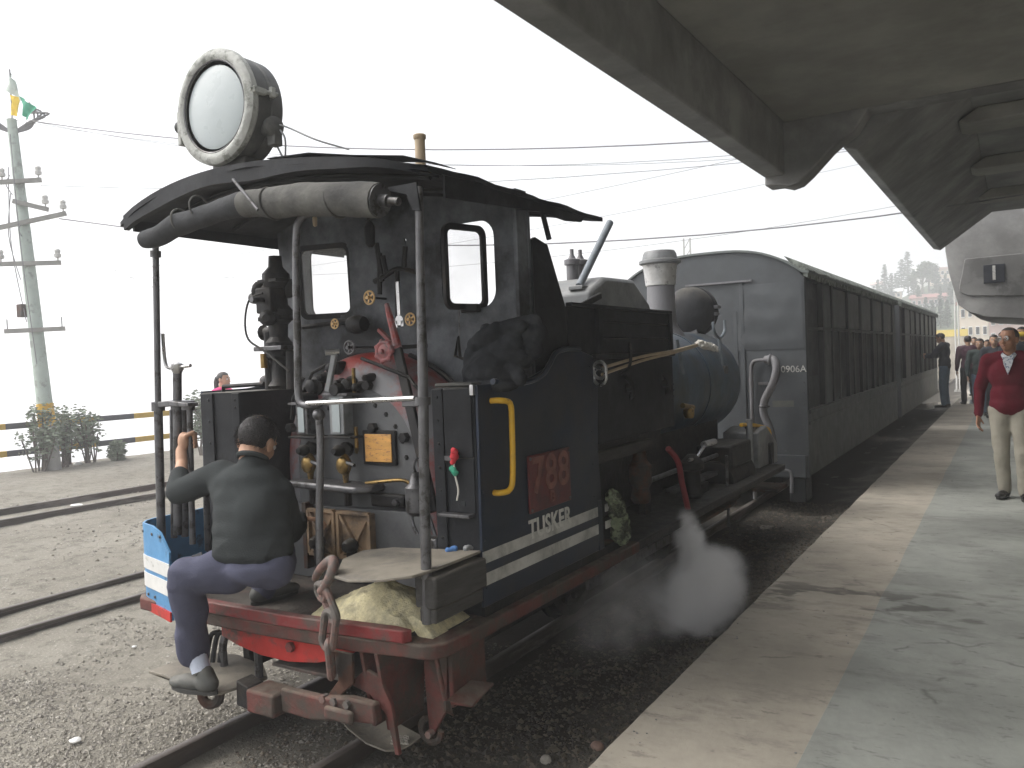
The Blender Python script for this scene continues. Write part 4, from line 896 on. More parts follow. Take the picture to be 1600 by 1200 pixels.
p = at(552, 575, .02); obj('copper_rod', MB().cyl(p, p+Vector((0, 0, -.13)), .010, n=8), 'brass', bh)
tur = MB()                                                          # turret of valves on the crown of the backhead
for px, py, r in ((520, 575, .035), (545, 600, .04), (560, 605, .03), (530, 600, .03), (575, 590, .022), (505, 590, .03), (490, 603, .05)):
    p = at(px, py, .02); tur.lathe([(r*.5, -.1), (r, -.08), (r, -.01), (r*.7, 0), (r*.7, .03), (r*.3, .04)], p, (0, -1, 0), 12)
obj('turret_valve', tur, 'oily', bh, kind='stuff')
mb = MB()
for a, b in (((470, 640), (480, 600)), ((480, 600), (510, 570)), ((455, 655), (475, 590)), ((565, 560), (640, 590)), ((640, 590), (668, 620))):
    pa, pb_ = at(*a, .03), at(*b, .03); mb.tube([pa, (pa+pb_)/2 + Vector((0, -.03, .01)), pb_], .009, 6)
obj('copper_pipe', mb, 'oily', bh, kind='stuff')
# regulator
p0, p1 = at(524, 548, .12), at(512, 612, .10); h = part('regulator_lever', MB().beam(p0, p1, .03, .018, (0, 1, 0)), 'greymetal', bevel=.004); obj('handle', MB().tube([at(508, 551, .16), at(530, 549, .11)], .014, 8), 'bright', h)
p0, p1 = oY(3.18, 604, 475), oY(3.14, 622, 545); part('red_lever', MB().tube([p0, p0.lerp(p1, .2), p1], [.012, .016, .022], 8), 'redgrey')
p0 = oY(3.18, 592, 515); part('red_lever', MB().beam(p0, p1, .02, .02), 'dullred', bevel=.003)
p0, p1 = oY(3.10, 621, 545), oY(2.98, 678, 800); part('reverser_bar', MB().beam(p0, p1, .05, .022, (0, 1, 0)), 'oily', bevel=.004)
part('reverser_bar', MB().beam(oY(3.2, 621, 543), oY(3.3, 668, 540), .02, .02), 'oily')
def handwheel(px, py, y, r, m, spokes=5, ax=(0, -1, 0)):
    c = oY(y, px, py); t = part('handwheel', MB().torus(c, ax, r, r*.16, 28, 8), m); u, v, d = frame_of(ax); s = MB().cyl(c-d*.01, c+d*.02, r*.28, n=12)
    for k in range(spokes): a = k*2*math.pi/spokes; s.beam(c + (u*math.cos(a)+v*math.sin(a))*r*.2, c + (u*math.cos(a)+v*math.sin(a))*r*.95, r*.26, r*.12, d)
    obj('spokes', s, m, t); obj('spindle', MB().cyl(c-d*.02, c-d*(3.39-y), r*.2, n=8), 'steel', t); return c
handwheel(577, 465, 3.26, .034, 'gold'); handwheel(523, 506, 3.26, .025, 'gold'); handwheel(641, 499, 3.26, .030, 'gold'); handwheel(546, 543, 3.16, .034, 'steel')
c = oY(3.08, 600, 549); t = part('handwheel', MB().torus(c, (0, -1, 0), .044, .011, 28, 8), 'pink', label='faded red scalloped handwheel'); mb = MB().lathe([(.040, -.004), (.042, .004), (.012, .012), (.012, .03), (0, .032)], c, (0, -1, 0), 20)
for k in range(7): mb.sph(c + Vector((math.cos(k*.8976), 0, math.sin(k*.8976)))*.05, .013, 8, 6)
obj('spokes', mb, 'pink', t); obj('spindle', MB().cyl(c, c+Vector((.07, .05, .01)), .018, n=8), 'pink', t)
sp = thing('spanner', 'large steel spanner hanging on the cab back sheet', 'spanner', tuple(oY(3.3, 623, 510)))
a, b = oY(3.31, 621, 440), oY(3.30, 624, 497); mb = MB().beam(a, b, .022, .008, (0, 1, 0)); mb.lathe([(.028, -.005), (.028, .005)], b+Vector((.002, 0, -.012)), (0, 1, 0), 14); mb.box(b.x-.028, b.x-.010, b.y-.005, b.y+.005, b.z-.05, b.z-.012); mb.box(b.x+.012, b.x+.03, b.y-.005, b.y+.005, b.z-.045, b.z-.012)
obj('shank', mb, 'bright', sp, .002)
# shelf, fire doors, brackets
p, q = at(470, 745, .12), at(562, 757, .12)
part('fire_shelf', MB().prism([(p.x-.06, 2.94, 1.045), (q.x, 2.94, 1.03), (q.x+.06, 3.0, 1.03), (q.x+.06, 3.10, 1.03), (p.x-.06, 3.10, 1.045)], (0, 0, .035)), 'steel', bevel=.012)
part('copper_pipe', MB().tube(smooth_path([at(572, 755, .05), at(600, 752, .07), at(632, 751, .06), at(650, 765, .05)], 5), .009, 8), 'brass')
p, q = at(585, 768, .04), at(632, 777, .04); hb = part('door_hinge_bar', MB().box(p.x-.02, q.x, 3.05, 3.09, .955, 1.02), 'oily', bevel=.01); obj('bolt_head', MB().cyl((q.x-.04, 3.05, .985), (q.x-.04, 3.03, .985), .018, n=6), 'steel', hb)
lowp = part('lower_plate', MB().box(-3.30, -2.42, 3.05, 3.09, .56, .94), 'face', bevel=.004)
for x0, x1 in ((at(504, 820).x, at(543, 820).x), (at(550, 820).x, at(598, 820).x)):
    z1, z0 = .925, .70; d = part('fire_door', MB().box(x0, x1, 3.015, 3.048, z0, z1), 'tan', bevel=.004)
    mx = (x0+x1)/2; rb = MB()
    for a, b in (((x0, z1), (mx, z0+.07)), ((x1, z1), (mx, z0+.07)), ((x0, z0), (mx, z0+.07)), ((x1, z0), (mx, z0+.07))): rb.beam((a[0], 3.008, a[1]), (b[0], 3.008, b[1]), .016, .022, (0, 1, 0))
    for a, b in (((x0, z0), (x1, z0)), ((x0, z1), (x1, z1)), ((x0, z0), (x0, z1)), ((x1, z0), (x1, z1))): rb.beam((a[0], 3.006, a[1]), (b[0], 3.006, b[1]), .018, .026, (0, 1, 0))
    obj('rib', rb, 'tan', d, .002); obj('door_catch', MB().lathe([(.03, 0), (.04, .02), (.03, .06), (.02, .07)], (mx, 3.0, z0+.07), (0, -1, 0), 10), 'oily', d); obj('catch_bar', MB().box(mx-.02, mx+.02, 2.96, 3.0, z0-.05, z0+.06), 'oily', d, .006)
p = at(500, 830); part('door_frame', MB().box(at(497, 830).x, at(503, 830).x, 2.99, 3.05, .62, .96), 'rust', bevel=.003)
rivets([(-2.36-.02*k, 3.05, z) for k, z in ((0, .9), (0, .78), (1, .66), (0, .6))] + [(-3.2, 3.05, .86), (-3.2, 3.12, .75), (-3.18, 3.05, .66)], (0, -1, 0), .014, lowp, 'steel')
p = oY(2.98, 656, 770); part('sight_lubricator', MB().lathe([(.03, 0), (.05, .02), (.05, .13), (.03, .15), (.015, .2)], (p.x, 2.95, p.z-.1), n=12), 'steel')
for px, py0, py1 in ((654, 715, 740), (650, 745, 765)): 
    c = oY(2.98, px, (py0+py1)/2); part('lever_ring', MB().torus(c, (1, 0, 0), .035, .006, 16, 6), 'steel')
part('lever_arc', MB().tube(smooth_path([oY(2.95, 650, 780), oY(2.93, 643, 810), oY(2.93, 652, 835)], 5), .009, 6), 'steel'); part('lever_arc', MB().tube(smooth_path([oY(2.95, 662, 780), oY(2.95, 684, 850)], 3), .009, 6), 'steel')
part('foot_block', MB().box(-2.28, -2.2, 2.88, 2.95, .8, .87), 'steel', bevel=.01)

# ---- spectacle plate with two openings, pivoting frames
YS = 3.40
def toXZ(px, py, y=YS): p = oY(y, px, py); return (p.x, p.z)
out = [(XL+.09, .9), (XL+.09, 1.5)] + [toXZ(*q) for q in ((437, 600), (445, 540), (441, 470), (436, 440), (432, 420), (438, 400), (436, 382))] + [(-3.66, 2.44), (-3.3, 2.56), (XC, 2.58), (-2.3, 2.54), (-2.0, 2.46), (XR-.02, 2.40), (XR-.02, .9)]
l0, l1 = toXZ(484, 388), toXZ(551, 491); r0, r1 = toXZ(688, 354), toXZ(777, 479)
hl = rrect(l0[0], l1[0], l1[1], l0[1], .06); hr = rrect(r0[0], r1[0], r1[1], r0[1], .085)
sm_ = toXZ(634, 381); hsm = [(sm_[0]-.008, sm_[1]+.03), (sm_[0]+.010, sm_[1]+.022), (sm_[0]+.006, sm_[1]-.025)]
me = curve_mesh([out, hl, hr, hsm], .008); to_plane(me, (0, YS, 0), (1, 0, 0), (0, 0, 1))
spl = link('cab_back_sheet', me, 'wall', loco, fix=False)
def winframe(cx, cz, w_, h_, rot, tiltx, r=.05):
    o_ = rrect(-w_/2, w_/2, -h_/2, h_/2, r); i_ = rrect(-w_/2+.024, w_/2-.024, -h_/2+.03, h_/2-.03, r*.6)
    def place(me, off=0.0):
        to_plane(me, (0, 0, 0), (1, 0, 0), (0, 0, 1)); me.transform(Matrix.Translation((cx, YS-.03+off, cz)) @ Matrix.Rotation(rot, 4, 'Z') @ Matrix.Rotation(tiltx, 4, 'X')); return me
    f = link('window_frame', place(curve_mesh([o_, i_], .012)), 'oily', loco, fix=False)
    link('pane', place(curve_mesh([rrect(-w_/2+.02, w_/2-.02, -h_/2+.026, h_/2-.026, r*.6)], .003)), 'dustyglass', f, fix=False); return f
c0, c1 = toXZ(480, 386), toXZ(551, 494); winframe((c0[0]+c1[0])/2, (c0[1]+c1[1])/2-.005, c1[0]-c0[0]+.01, c0[1]-c1[1], R(17), R(3))
c0, c1 = toXZ(700, 356), toXZ(765, 482); winframe((c0[0]+c1[0])/2, (c0[1]+c1[1])/2, .27, c0[1]-c1[1], R(74), R(0))
c = oY(YS-.02, 737, 482); part('window_stay', MB().box(c.x-.05, c.x+.05, YS-.05, YS-.01, c.z-.02, c.z+.02), 'oily', bevel=.006)
part('stay_chain', MB().tube([oY(YS-.03, 717, 480), oY(YS-.03, 718, 527)], .004, 5), 'steel')
part('fire_hook', MB().tube([oY(YS-.06, 719, 560), oY(YS-.06, 716, 527), oY(YS-.06, 711, 556), oY(YS-.06, 728, 562)], .009, 6), 'oily')
# cab stains: bracket with hanging pipes between the windows
mb = MB()
for a in ([(585, 440), (600, 432), (622, 420), (650, 425)], [(593, 395), (593, 460)], [(588, 380), (597, 440)], [(633, 385), (631, 420)], [(550, 500), (500, 508), (470, 512)], [(560, 500), (575, 508)], [(640, 555), (680, 575), (720, 610)], [(620, 420), (622, 500)], [(575, 340), (600, 330)], [(598, 400), (604, 430)]):
    mb.tube(smooth_path([oY(3.34, *q) for q in a], 4), .014, 6)
part('cab_pipework', mb, 'oily', kind='stuff')
q = oY(3.30, 558, 507); part('valve_body', MB().lathe([(.04, -.05), (.05, -.02), (.05, .02), (.04, .05)], q, (1, 0, 0), 12), 'oily')
for px, py, s in ((578, 365, .05), (492, 345, .022)): q = oY(3.15, px, py); part('hanging_lamp', MB().lathe([(.2*s, .0), (.5*s, .3*s), (.6*s, 2.0*s), (.3*s, 2.6*s), (0, 2.8*s)], q-Vector((0, 0, 1.4*s)), n=10), 'oily' if s > .03 else 'tanpipe')
# wing sheet right of the openings and pillar
part('wing_sheet', MB().prism([(XR-.03, y, z) for y, z in ((3.408, 1.62), (3.408, 2.22), (3.44, 2.235), (3.56, 2.21), (3.72, 1.92), (3.74, 1.62))], (.02, 0, 0)), 'black', bevel=.003)
part('wing_sheet', MB().prism([(XL+.02, y, z) for y, z in ((3.408, 1.62), (3.408, 2.22), (3.44, 2.235), (3.56, 2.21), (3.72, 1.92), (3.74, 1.62))], (.02, 0, 0)), 'black', bevel=.003)
part('roof_pillar', MB().cyl(oX(XR-.02, 844, 318), oX(XR-.02, 858, 374), .013), 'black'); 
part('door_post', MB().box(XR-.05, XR-.028, 3.30, 3.398, 1.54, 2.45), 'wall', bevel=.003)
# ---- vacuum ejector standing on the left bunker
ej = part('vacuum_ejector', MB().lathe([(.05, 0), (.07, .02), (.05, .05), (.05, .16), (.075, .18), (.075, .26), (.05, .29), (.055, .36), (.085, .39), (.085, .44), (.06, .47), (.055, .56), (.075, .59), (.075, .64), (.04, .68), (.035, .74)], (-3.50, 3.22, 1.54), n=10), 'oily')
obj('ejector_cone', MB().lathe([(.03, 0), (.05, .03), (.045, .12), (.03, .2)], (-3.50, 3.22, 2.06), (-1, 0, 0), 12), 'oily', ej)
obj('side_valve', MB().lathe([(.03, 0), (.05, .03), (.045, .08), (.06, .1), (.06, .13), (.02, .15)], (-3.50, 3.22, 2.08), (-1, -.1, .1), 12), 'oily', ej); obj('side_valve', MB().lathe([(.025, 0), (.035, .03), (.03, .1), (.045, .12), (.02, .14)], (-3.50, 3.22, 1.86), (-1, 0, 0), 12), 'oily', ej); obj('side_valve', MB().lathe([(.025, 0), (.035, .03), (.03, .1), (.045, .12), (.02, .14)], (-3.50, 3.19, 1.93), (.6, -1, 0), 12), 'oily', ej)
for px in (435, 455, 422): obj('ejector_pipe', MB().cyl((oY(3.2, px, 600).x, 3.2, 1.54), (oY(3.2, px, 560).x, 3.2, 1.75 if px != 422 else 1.86), .028, n=10), 'oily', ej)
obj('flange', MB().box(-3.585, -3.415, 3.15, 3.29, 1.92, 1.945), 'oily', ej, .004); obj('flange', MB().box(-3.575, -3.425, 3.15, 3.29, 2.13, 2.15), 'oily', ej, .004); obj('valve_chest', MB().box(-3.56, -3.44, 3.12, 3.22, 1.96, 2.10), 'oily', ej, .008); obj('valve_stem', MB().cyl((-3.5, 3.16, 2.03), (-3.5, 3.04, 2.03), .016, n=8), 'steel', ej); obj('union_nut', MB().box(-3.62, -3.40, 3.14, 3.28, 1.755, 1.78), 'steel', ej, .004); obj('pressure_gauge', MB().lathe([(.05, 0), (.055, .01), (.055, .04), (.03, .05)], (-3.46, 3.28, 2.10), (.3, -1, 0), 18), 'oily', ej); obj('brass_union', MB().cyl((-3.56, 3.16, 1.66), (-3.56, 3.16, 1.74), .02, n=8), 'brass', ej)
part('looped_tube', MB().tube(smooth_path([oY(3.1, 410, 458), oY(3.1, 390, 468), oY(3.1, 383, 500), oY(3.1, 388, 530), oY(3.1, 412, 548), oY(3.1, 452, 580)], 6), .006, 6), 'oily')
part('bunker_rail', MB().tube([oY(2.95, 349, 612), oY(2.95, 349, 604), oY(2.98, 412, 600)], .011, 8), 'oily')
# ---- roof: arched sheet with ragged eave
def roof_z(x): return 2.425 + .140*max(0.0, math.sin(math.pi*min(1, max(0, (x+3.80)/1.87))**.75))
def corner_cut(x): return .16*max(0.0, (x-(-2.25))/.32)**2
rf = MB(); nxr, nyr = 36, 20; RX0, RX1, RY0, RY1 = -3.80, -1.93, 2.50, 4.12
for s in (0, 1):
    for j in range(nyr+1):
        for i in range(nxr+1):
            x = RX0 + (RX1-RX0)*i/nxr; y = RY0 + (RY1-RY0)*j/nyr
            if j == 0: y += .018*noise.noise(Vector((x*4, 0, 1))) + corner_cut(x)
            xx = x + (.03*noise.noise(Vector((y*5, 3, 1))) if i in (0, nxr) else 0); z = roof_z(max(RX0, min(RX1, x))) + .012*noise.noise(Vector((x*2, y*3, 4)))
            if y > 3.5: z -= .02*(y-3.5)
            if j < 4: z -= .10*corner_cut(x)*(4-j)/4
            rf.v.append((xx, y, z - s*.022))
k = (nxr+1)*(nyr+1)
for j in range(nyr):
    for i in range(nxr):
        a = j*(nxr+1)+i; q = (a, a+1, a+2+nxr, a+1+nxr); rf.f.append(q); rf.f.append(tuple(k+v for v in reversed(q)))
per = list(range(nxr+1)) + [j*(nxr+1)+nxr for j in range(1, nyr+1)] + [nyr*(nxr+1)+i for i in range(nxr-1, -1, -1)] + [j*(nxr+1) for j in range(nyr-1, 0, -1)]
for a, b in zip(per, per[1:]+per[:1]): rf.f.append((a, b, b+k, a+k))
rfo = part('roof', rf, 'black')
vl = MB(); pts = [(x, 2.50+corner_cut(x), roof_z(x)-.10*corner_cut(x)) for x in [RX0+.02+(RX1-RX0-.04)*i/24 for i in range(25)]]        # hanging rim along the rear edge
for s, yy in ((0, 0), (1, .03)):
    for x, y, z in pts: vl.v += [(x, y+yy, z+.006), (x, y+yy, z-.07*(1-.62*max(0, min(1, (x-XC)/.8)))-.02*noise.noise(Vector((x*3, 1, 1))))]
for i in range(24):
    a = i*2; vl.f += [(a, a+2, a+3, a+1), (50+a+1, 50+a+3, 50+a+2, 50+a), (a+1, a+3, 53+a, 51+a), (a, 50+a, 52+a, a+2)]
vl.f += [(0, 1, 51, 50), (48, 98, 99, 49)]
obj('roof_rim', vl, 'black', rfo)
vr = MB()                                                           # side rims under the eaves
vr.prism([(XR-.01, y, z) for y, z in ((2.70, 2.41), (3.3, 2.425), (3.75, 2.415), (4.08, 2.405), (3.95, 2.39), (3.92, 2.365), (3.75, 2.35), (3.5, 2.36), (2.70, 2.31))], (.012, 0, 0)); obj('eave_sheet', vr, 'black', rfo)
obj('eave_sheet', MB().box(XL-.02, XL-.008, 2.54, 4.05, 2.37, 2.45), 'black', rfo)
for k in range(4): obj('roof_hoop', MB().tube([(x, 2.72+.4*k, roof_z(x)-.034) for x in [RX0+.1+(RX1-RX0-.2)*i/14 for i in range(15)]], .012, 6), 'black', rfo)
obj('patch_sheet', MB().prism([(x, 2.51+corner_cut(x), roof_z(x)+.016+.012*(i % 2)) for i, x in enumerate((-2.75, -2.5, -2.25, -2.05, -1.95))] + [(x, 2.51+corner_cut(x), roof_z(x)+.013+.012*(i % 2)) for i, x in reversed(list(enumerate((-2.75, -2.5, -2.25, -2.05, -1.95))))], (0, .14, 0)), 'black', rfo)
p = oY(3.25, 657, 247); vp = part('vent_pipe', MB().cyl((p.x, 3.25, 2.5), (p.x, 3.25, oY(3.25, 655, 212).z), .026, n=14), 'tanpipe'); zt = oY(3.25, 655, 212).z; obj('cap', MB().lathe([(.028, 0), (.032, .005), (.032, .022), (.026, .026)], (p.x, 3.25, zt-.02), n=14), 'tanpipe', vp)
# ---- posts and handrails of the rear opening
YP = 2.52
def P_(px, py, y=YP): return oY(y, px, py)
ps = part('cab_post', MB().tube([P_(243, 376), P_(246, 560), P_(247, 630)], .0155, 10), 'steel'); obj('lower_tube', MB().tube([P_(247, 630), P_(252, 830), P_(252.5, 862)], .021, 10), 'steel', ps); obj('collar', MB().tube([P_(243, 402), P_(243, 392)], .026, 10), 'steel', ps); obj('socket', MB().tube([P_(247, 628), P_(247.5, 642)], .032, 12), 'steel', ps)
ps = part('cab_post', MB().tube([P_(654, 292), P_(658, 480), P_(661, 600), P_(663, 760), P_(668, 974)], [.016, .018, .021, .021, .022], 12), 'steel'); obj('collar', MB().tube([P_(660, 620), P_(660, 632)], .032, 12), 'steel', ps); obj('top_bracket', MB().prism([P_(600, 296)+Vector((0, -.02, 0)), P_(655, 286)+Vector((0, -.02, 0)), P_(661, 330)+Vector((0, -.02, 0)), P_(649, 330)+Vector((0, -.02, 0)), P_(640, 305)+Vector((0, -.02, 0))], (0, .012, 0)), 'black', ps)
part('bent_handrail', MB().tube(smooth_path([P_(508, 322), P_(488, 330), P_(468, 345), P_(463, 372), P_(463, 450), P_(465, 540), P_(466, 610), P_(471, 630), P_(486, 633), P_(500, 630)], 5), .0165, 10), 'steel')
part('cross_bar', MB().tube([P_(480, 630, YP-.03), P_(560, 626, YP-.03), P_(648, 622, YP-.02)], .011, 8), 'bright'); p = P_(648, 628); part('cross_bar_bracket', MB().box(p.x-.05, p.x+.035, YP-.02, YP+.02, p.z-.018, p.z+.012), 'steel', bevel=.004)
ps = part('cab_post', MB().tube(smooth_path([P_(498, 640), P_(499, 662), P_(501, 700), P_(499, 800), P_(500, 880), P_(501, 905)], 4), .0165, 10), 'steel'); obj('collar', MB().sph(P_(498, 648), .027, 10, 8), 'steel', ps)
# brake and screw columns at the left rear corner
for px0, py0, px1, py1, y, r in ((277, 580, 278, 835, 2.55, .021), (288, 640, 289, 838, 2.62, .018), (270, 640, 272, 840, 2.6, .016), (296, 632, 301, 850, 2.55, .0145), (322, 770, 325, 860, 2.75, .016)):
    part('screw_column', MB().tube([oY(y, px0, py0), oY(y, px1, py1)], r, 10), 'steel')
p = oY(2.55, 277, 574); bk = part('brake_handle', MB().tube(smooth_path([p+Vector((-.10, 0, .17)), p+Vector((-.095, 0, .05)), p+Vector((-.075, 0, .003)), p, p+Vector((.10, 0, .006))], 5), .009, 8), 'bright'); obj('hub', MB().lathe([(.02, -.03), (.03, -.01), (.03, .015), (.015, .024), (0, .026)], p, n=12), 'bright', bk)
part('collar_plate', MB().prism([P_(246, 628, 2.5), P_(262, 626, 2.5), P_(293, 630, 2.5), P_(294, 636, 2.5), P_(262, 635, 2.5), P_(246, 637, 2.5)], (0, .06, 0)), 'steel', bevel=.004)
for px in (277, 294): part('column_collar', MB().tube([oY(2.55, px, 626), oY(2.55, px, 640)], .031, 12), 'steel')
# ---- blue white guard round the left rear corner
gp = [(-3.745, 3.05), (-3.745, 2.62)] + [(-3.625 + .12*math.cos(R(a)), 2.58 + .13*math.sin(R(a))) for a in (190, 215, 240, 262)] + [(-3.56, 2.43), (-3.46, 2.403), (-3.36, 2.375)]
def guard(zt, zb, th, m, name, i0=0, i1=None, off=0.0, parent=loco):
    mb = MB(); q = gp[i0:i1]; nq = len(q)
    for i, (x, y) in enumerate(q):
        a, b = Vector(q[max(i-1, 0)]), Vector(q[min(i+1, nq-1)]); d = (b-a).normalized(); nrm = Vector((d.y, -d.x)) ; nrm = -nrm if nrm.y > 0 or nrm.x > .5 else nrm
        gi = i0+i; drop = .0 if gi < len(gp)-2 else (.02 if gi == len(gp)-2 else .10)
        for o_ in (off+th, off):
            for z in (zt(gi)-drop if callable(zt) else zt, zb): mb.v.append((x+nrm.x*o_, y+nrm.y*o_, z))
    for i in range(nq-1):
        a = i*4; mb.f += [(a, a+4, a+5, a+1), (a+3, a+7, a+6, a+2), (a+2, a+6, a+4, a), (a+1, a+5, a+7, a+3)]
    mb.f += [(0, 1, 3, 2), (nq*4-4, nq*4-2, nq*4-1, nq*4-3)]; return obj(name, mb, m, parent)
gd = guard(lambda i: .92, .50, .010, 'skyblue', 'corner_guard')
guard(.765, .70, .0035, 'white', 'white_band', off=.0105, parent=gd); guard(.68, .61, .0035, 'white', 'white_band', off=.0105, parent=gd)
guard(.54, .495, .008, 'red', 'red_base', off=.0105, parent=gd)
ri = [(x-.004, y-.014, .888) for x, y in gp[4:]]; rivets([(gp[k][0], gp[k][1]-.012, .88) for k in (4, 6, 7)] + [(gp[k][0], gp[k][1]-.012, .575) for k in (5, 6, 8)], (-.3, -1, 0), .009, gd, 'steel')
guard(lambda i: .925, .46+.44, .0, 'steel', 'top_bead', off=.006, parent=gd) if False else None
# ---- seat board with timber block, step, scoop, hooks
sbp = [(-2.37, 2.44), (-2.33, 2.36), (-2.22, 2.33), (-2.08, 2.345), (-1.97, 2.42), (-1.95, 2.50), (-1.95, 2.86), (-2.12, 2.865), (-2.4, 2.82), (-2.47, 2.7), (-2.45, 2.55)]
part('seat_board', MB().prism([(x, y, .822 + .012*math.sin(x*9)) for x, y in sbp], (0, 0, .012)), 'seat', bevel=.003)
part('timber_block', MB().box(-2.03, -1.925, 2.50, 2.865, .69, .818), 'wood', bevel=.012); part('timber_block', MB().box(-2.02, -1.94, 2.515, 2.85, .63, .688), 'wood', bevel=.008)
stp = [oZ(.235, *p) for p in ((232, 1048), (262, 1042), (330, 1022), (372, 1020), (412, 1036), (418, 1058), (385, 1072), (345, 1083), (318, 1080), (285, 1064), (255, 1055))]
part('step_plate', MB().prism([(p.x, p.y, .235 + .012*math.sin(i*1.3)) for i, p in enumerate(stp)], (0, 0, -.014)), 'seat', bevel=.003)
def hook(pts, r, m='steel', name='step_hook'): part(name, MB().tube(smooth_path(pts, 5), r, 8), m)
a = oZ(.24, 405, 1058); hook([a, a+Vector((0, 0, .09)), a+Vector((.0, .0, .165)), a+Vector((.03, .02, .19)), a+Vector((.06, .06, .17)), a+Vector((.06, .08, .13))], .019)
a = oZ(.24, 350, 1040); hook([a, a+Vector((0, 0, .10)), a+Vector((.02, .02, .17)), a+Vector((.05, .05, .2)), a+Vector((.08, .09, .17))], .019)
for px in (322, 332, 343):
    a = oZ(.26, px, 1035); hook([a, a+Vector((0, .02, .08)), a+Vector((.015, .03, .13)), a+Vector((.05, .05, .14))], .012, 'oily')
c = oY(2.42, 330, 1092); part('vacuum_hose_end', MB().torus(c+Vector((0, 0, .02)), (.4, -1, .1), .045, .022, 18, 8), 'rust'); part('hose_stub', MB().cyl(c+Vector((-.02, .02, .03)), c+Vector((-.15, .1, .05)), .03, n=10), 'oily')
scp = [(500, 1108), (520, 1104), (575, 1096), (605, 1124), (630, 1137), (658, 1150), (640, 1160), (605, 1171), (578, 1164), (552, 1150), (538, 1130), (520, 1118)]
sc = thing('ash_shovel', 'steel scoop shaped shovel blade lying low behind the coupling over the rail', 'shovel', tuple(oZ(.07, 590, 1135)))
mb = MB(); N = 12
U_ = [(540, 1088), (572, 1096), (600, 1116), (630, 1134), (658, 1149)]; L_ = [(500, 1110), (528, 1118), (544, 1138), (572, 1160), (602, 1172)]
def lerp_path(P, t): i = min(int(t*4), 3); k = t*4-i; return (P[i][0]*(1-k)+P[i+1][0]*k, P[i][1]*(1-k)+P[i+1][1]*k)
for s in (0, .008):
    for i in range(N+1):
        t = i/N; e0 = oZ(.09-.03*t, *lerp_path(L_, t)); e1 = oZ(.10-.02*t, *lerp_path(U_, t))
        for j in range(7):
            v = j/6; p = e0.lerp(e1, v); mb.v.append((p.x, p.y, p.z - .05*math.sin(math.pi*v)*(1-.6*t) - s))
K = (N+1)*7
for i in range(N):
    for j in range(6): q = (i*7+j, (i+1)*7+j, (i+1)*7+j+1, i*7+j+1); mb.f.append(q); mb.f.append(tuple(K+k for k in reversed(q)))
per = list(range(7)) + [i*7+6 for i in range(1, N+1)] + [N*7+j for j in range(5, -1, -1)] + [i*7 for i in range(N-1, 0, -1)]
for a, b in zip(per, per[1:]+per[:1]): mb.f.append((a, b, b+K, a+K))
obj('blade', mb, 'seat', sc); obj('socket', MB().cyl(oZ(.09, 520, 1106), oZ(.14, 470, 1085), .02, n=8), 'rust', sc)
gv = MB(); r = random.Random(4)
for k in range(60):
    p = oZ(.075, 612+25*r.random(), 1150+14*r.random()); gv.sph((p.x, p.y, p.z+.004), (.006+.006*r.random(), .006, .005), 5, 4)
o = obj('spilt_gravel', gv, 'pale_stone'); tag(o, 'pinch of reddish gravel in the tip of the scoop', 'gravel', kind='stuff')
# right hand hanging step
hs_ = part('hanging_step', MB().prism([oX(-1.95, 695, 1095), oX(-1.87, 738, 1102), oX(-1.87, 772, 1066), oX(-1.95, 735, 1062)], (0, 0, -.012)), 'dirtyred', bevel=.004); obj('step_rod', MB().tube([oX(-1.95, 678, 1010), oX(-1.95, 684, 1040), oX(-1.95, 696, 1095)], .010, 8), 'dirtyred', hs_); obj('step_end', MB().prism([oX(-1.95, 693, 1095), oX(-1.94, 700, 1095), oX(-1.94, 706, 1118), oX(-1.95, 694, 1112)], (.01, 0, 0)), 'rust', hs_)
part('step_hanger', MB().box(-1.97, -1.95, 2.62, 2.86, .26, .5), 'dirtyred', bevel=.004)
# hook and chain over the rear edge
ch = thing('coupling_chain', 'rusty hook and chain hanging over the red rear edge', 'chain', tuple(oY(2.38, 515, 960)))
hk = smooth_path([oY(2.44, 492, 905), oY(2.42, 498, 893), oY(2.40, 510, 880), oY(2.38, 520, 876), oY(2.36, 519, 893), oY(2.36, 508, 915), oY(2.36, 500, 925)], 5); obj('hook', MB().tube(hk, [.014+.008*math.sin(i/len(hk)*3.1) for i in range(len(hk))], 10), 'chain', ch); obj('hook_eye', MB().torus(oY(2.37, 502, 925), (.3, 1, .2), .035, .013, 18, 8), 'chain', ch)
def chlink(a, b, width, r, nrm):
    a, b = Vector(a), Vector(b); d = (b-a).normalized(); s = d.cross(Vector(nrm)).normalized()*width; pts = []
    for t, sg in ((a, 1), (b, -1)):
        for k in range(9): an = math.pi*k/8; pts.append(t - d*sg*width*math.sin(an)*1.0 + s*sg*math.cos(an))
    pts.append(pts[0]); pts.append(pts[1]); obj('chain_link', MB().tube(pts, r, 8, cap=False), 'chain', ch)
chlink(oY(2.37, 506, 922), oY(2.365, 521, 960), .027, .0155, (.4, 1, 0)); chlink(oY(2.36, 516, 968), oY(2.37, 512, 1002), .034, .0155, (0.1, 1, 0)); chlink(oY(2.37, 514, 1010), oY(2.38, 518, 1050), .022, .014, (1, .6, 0))
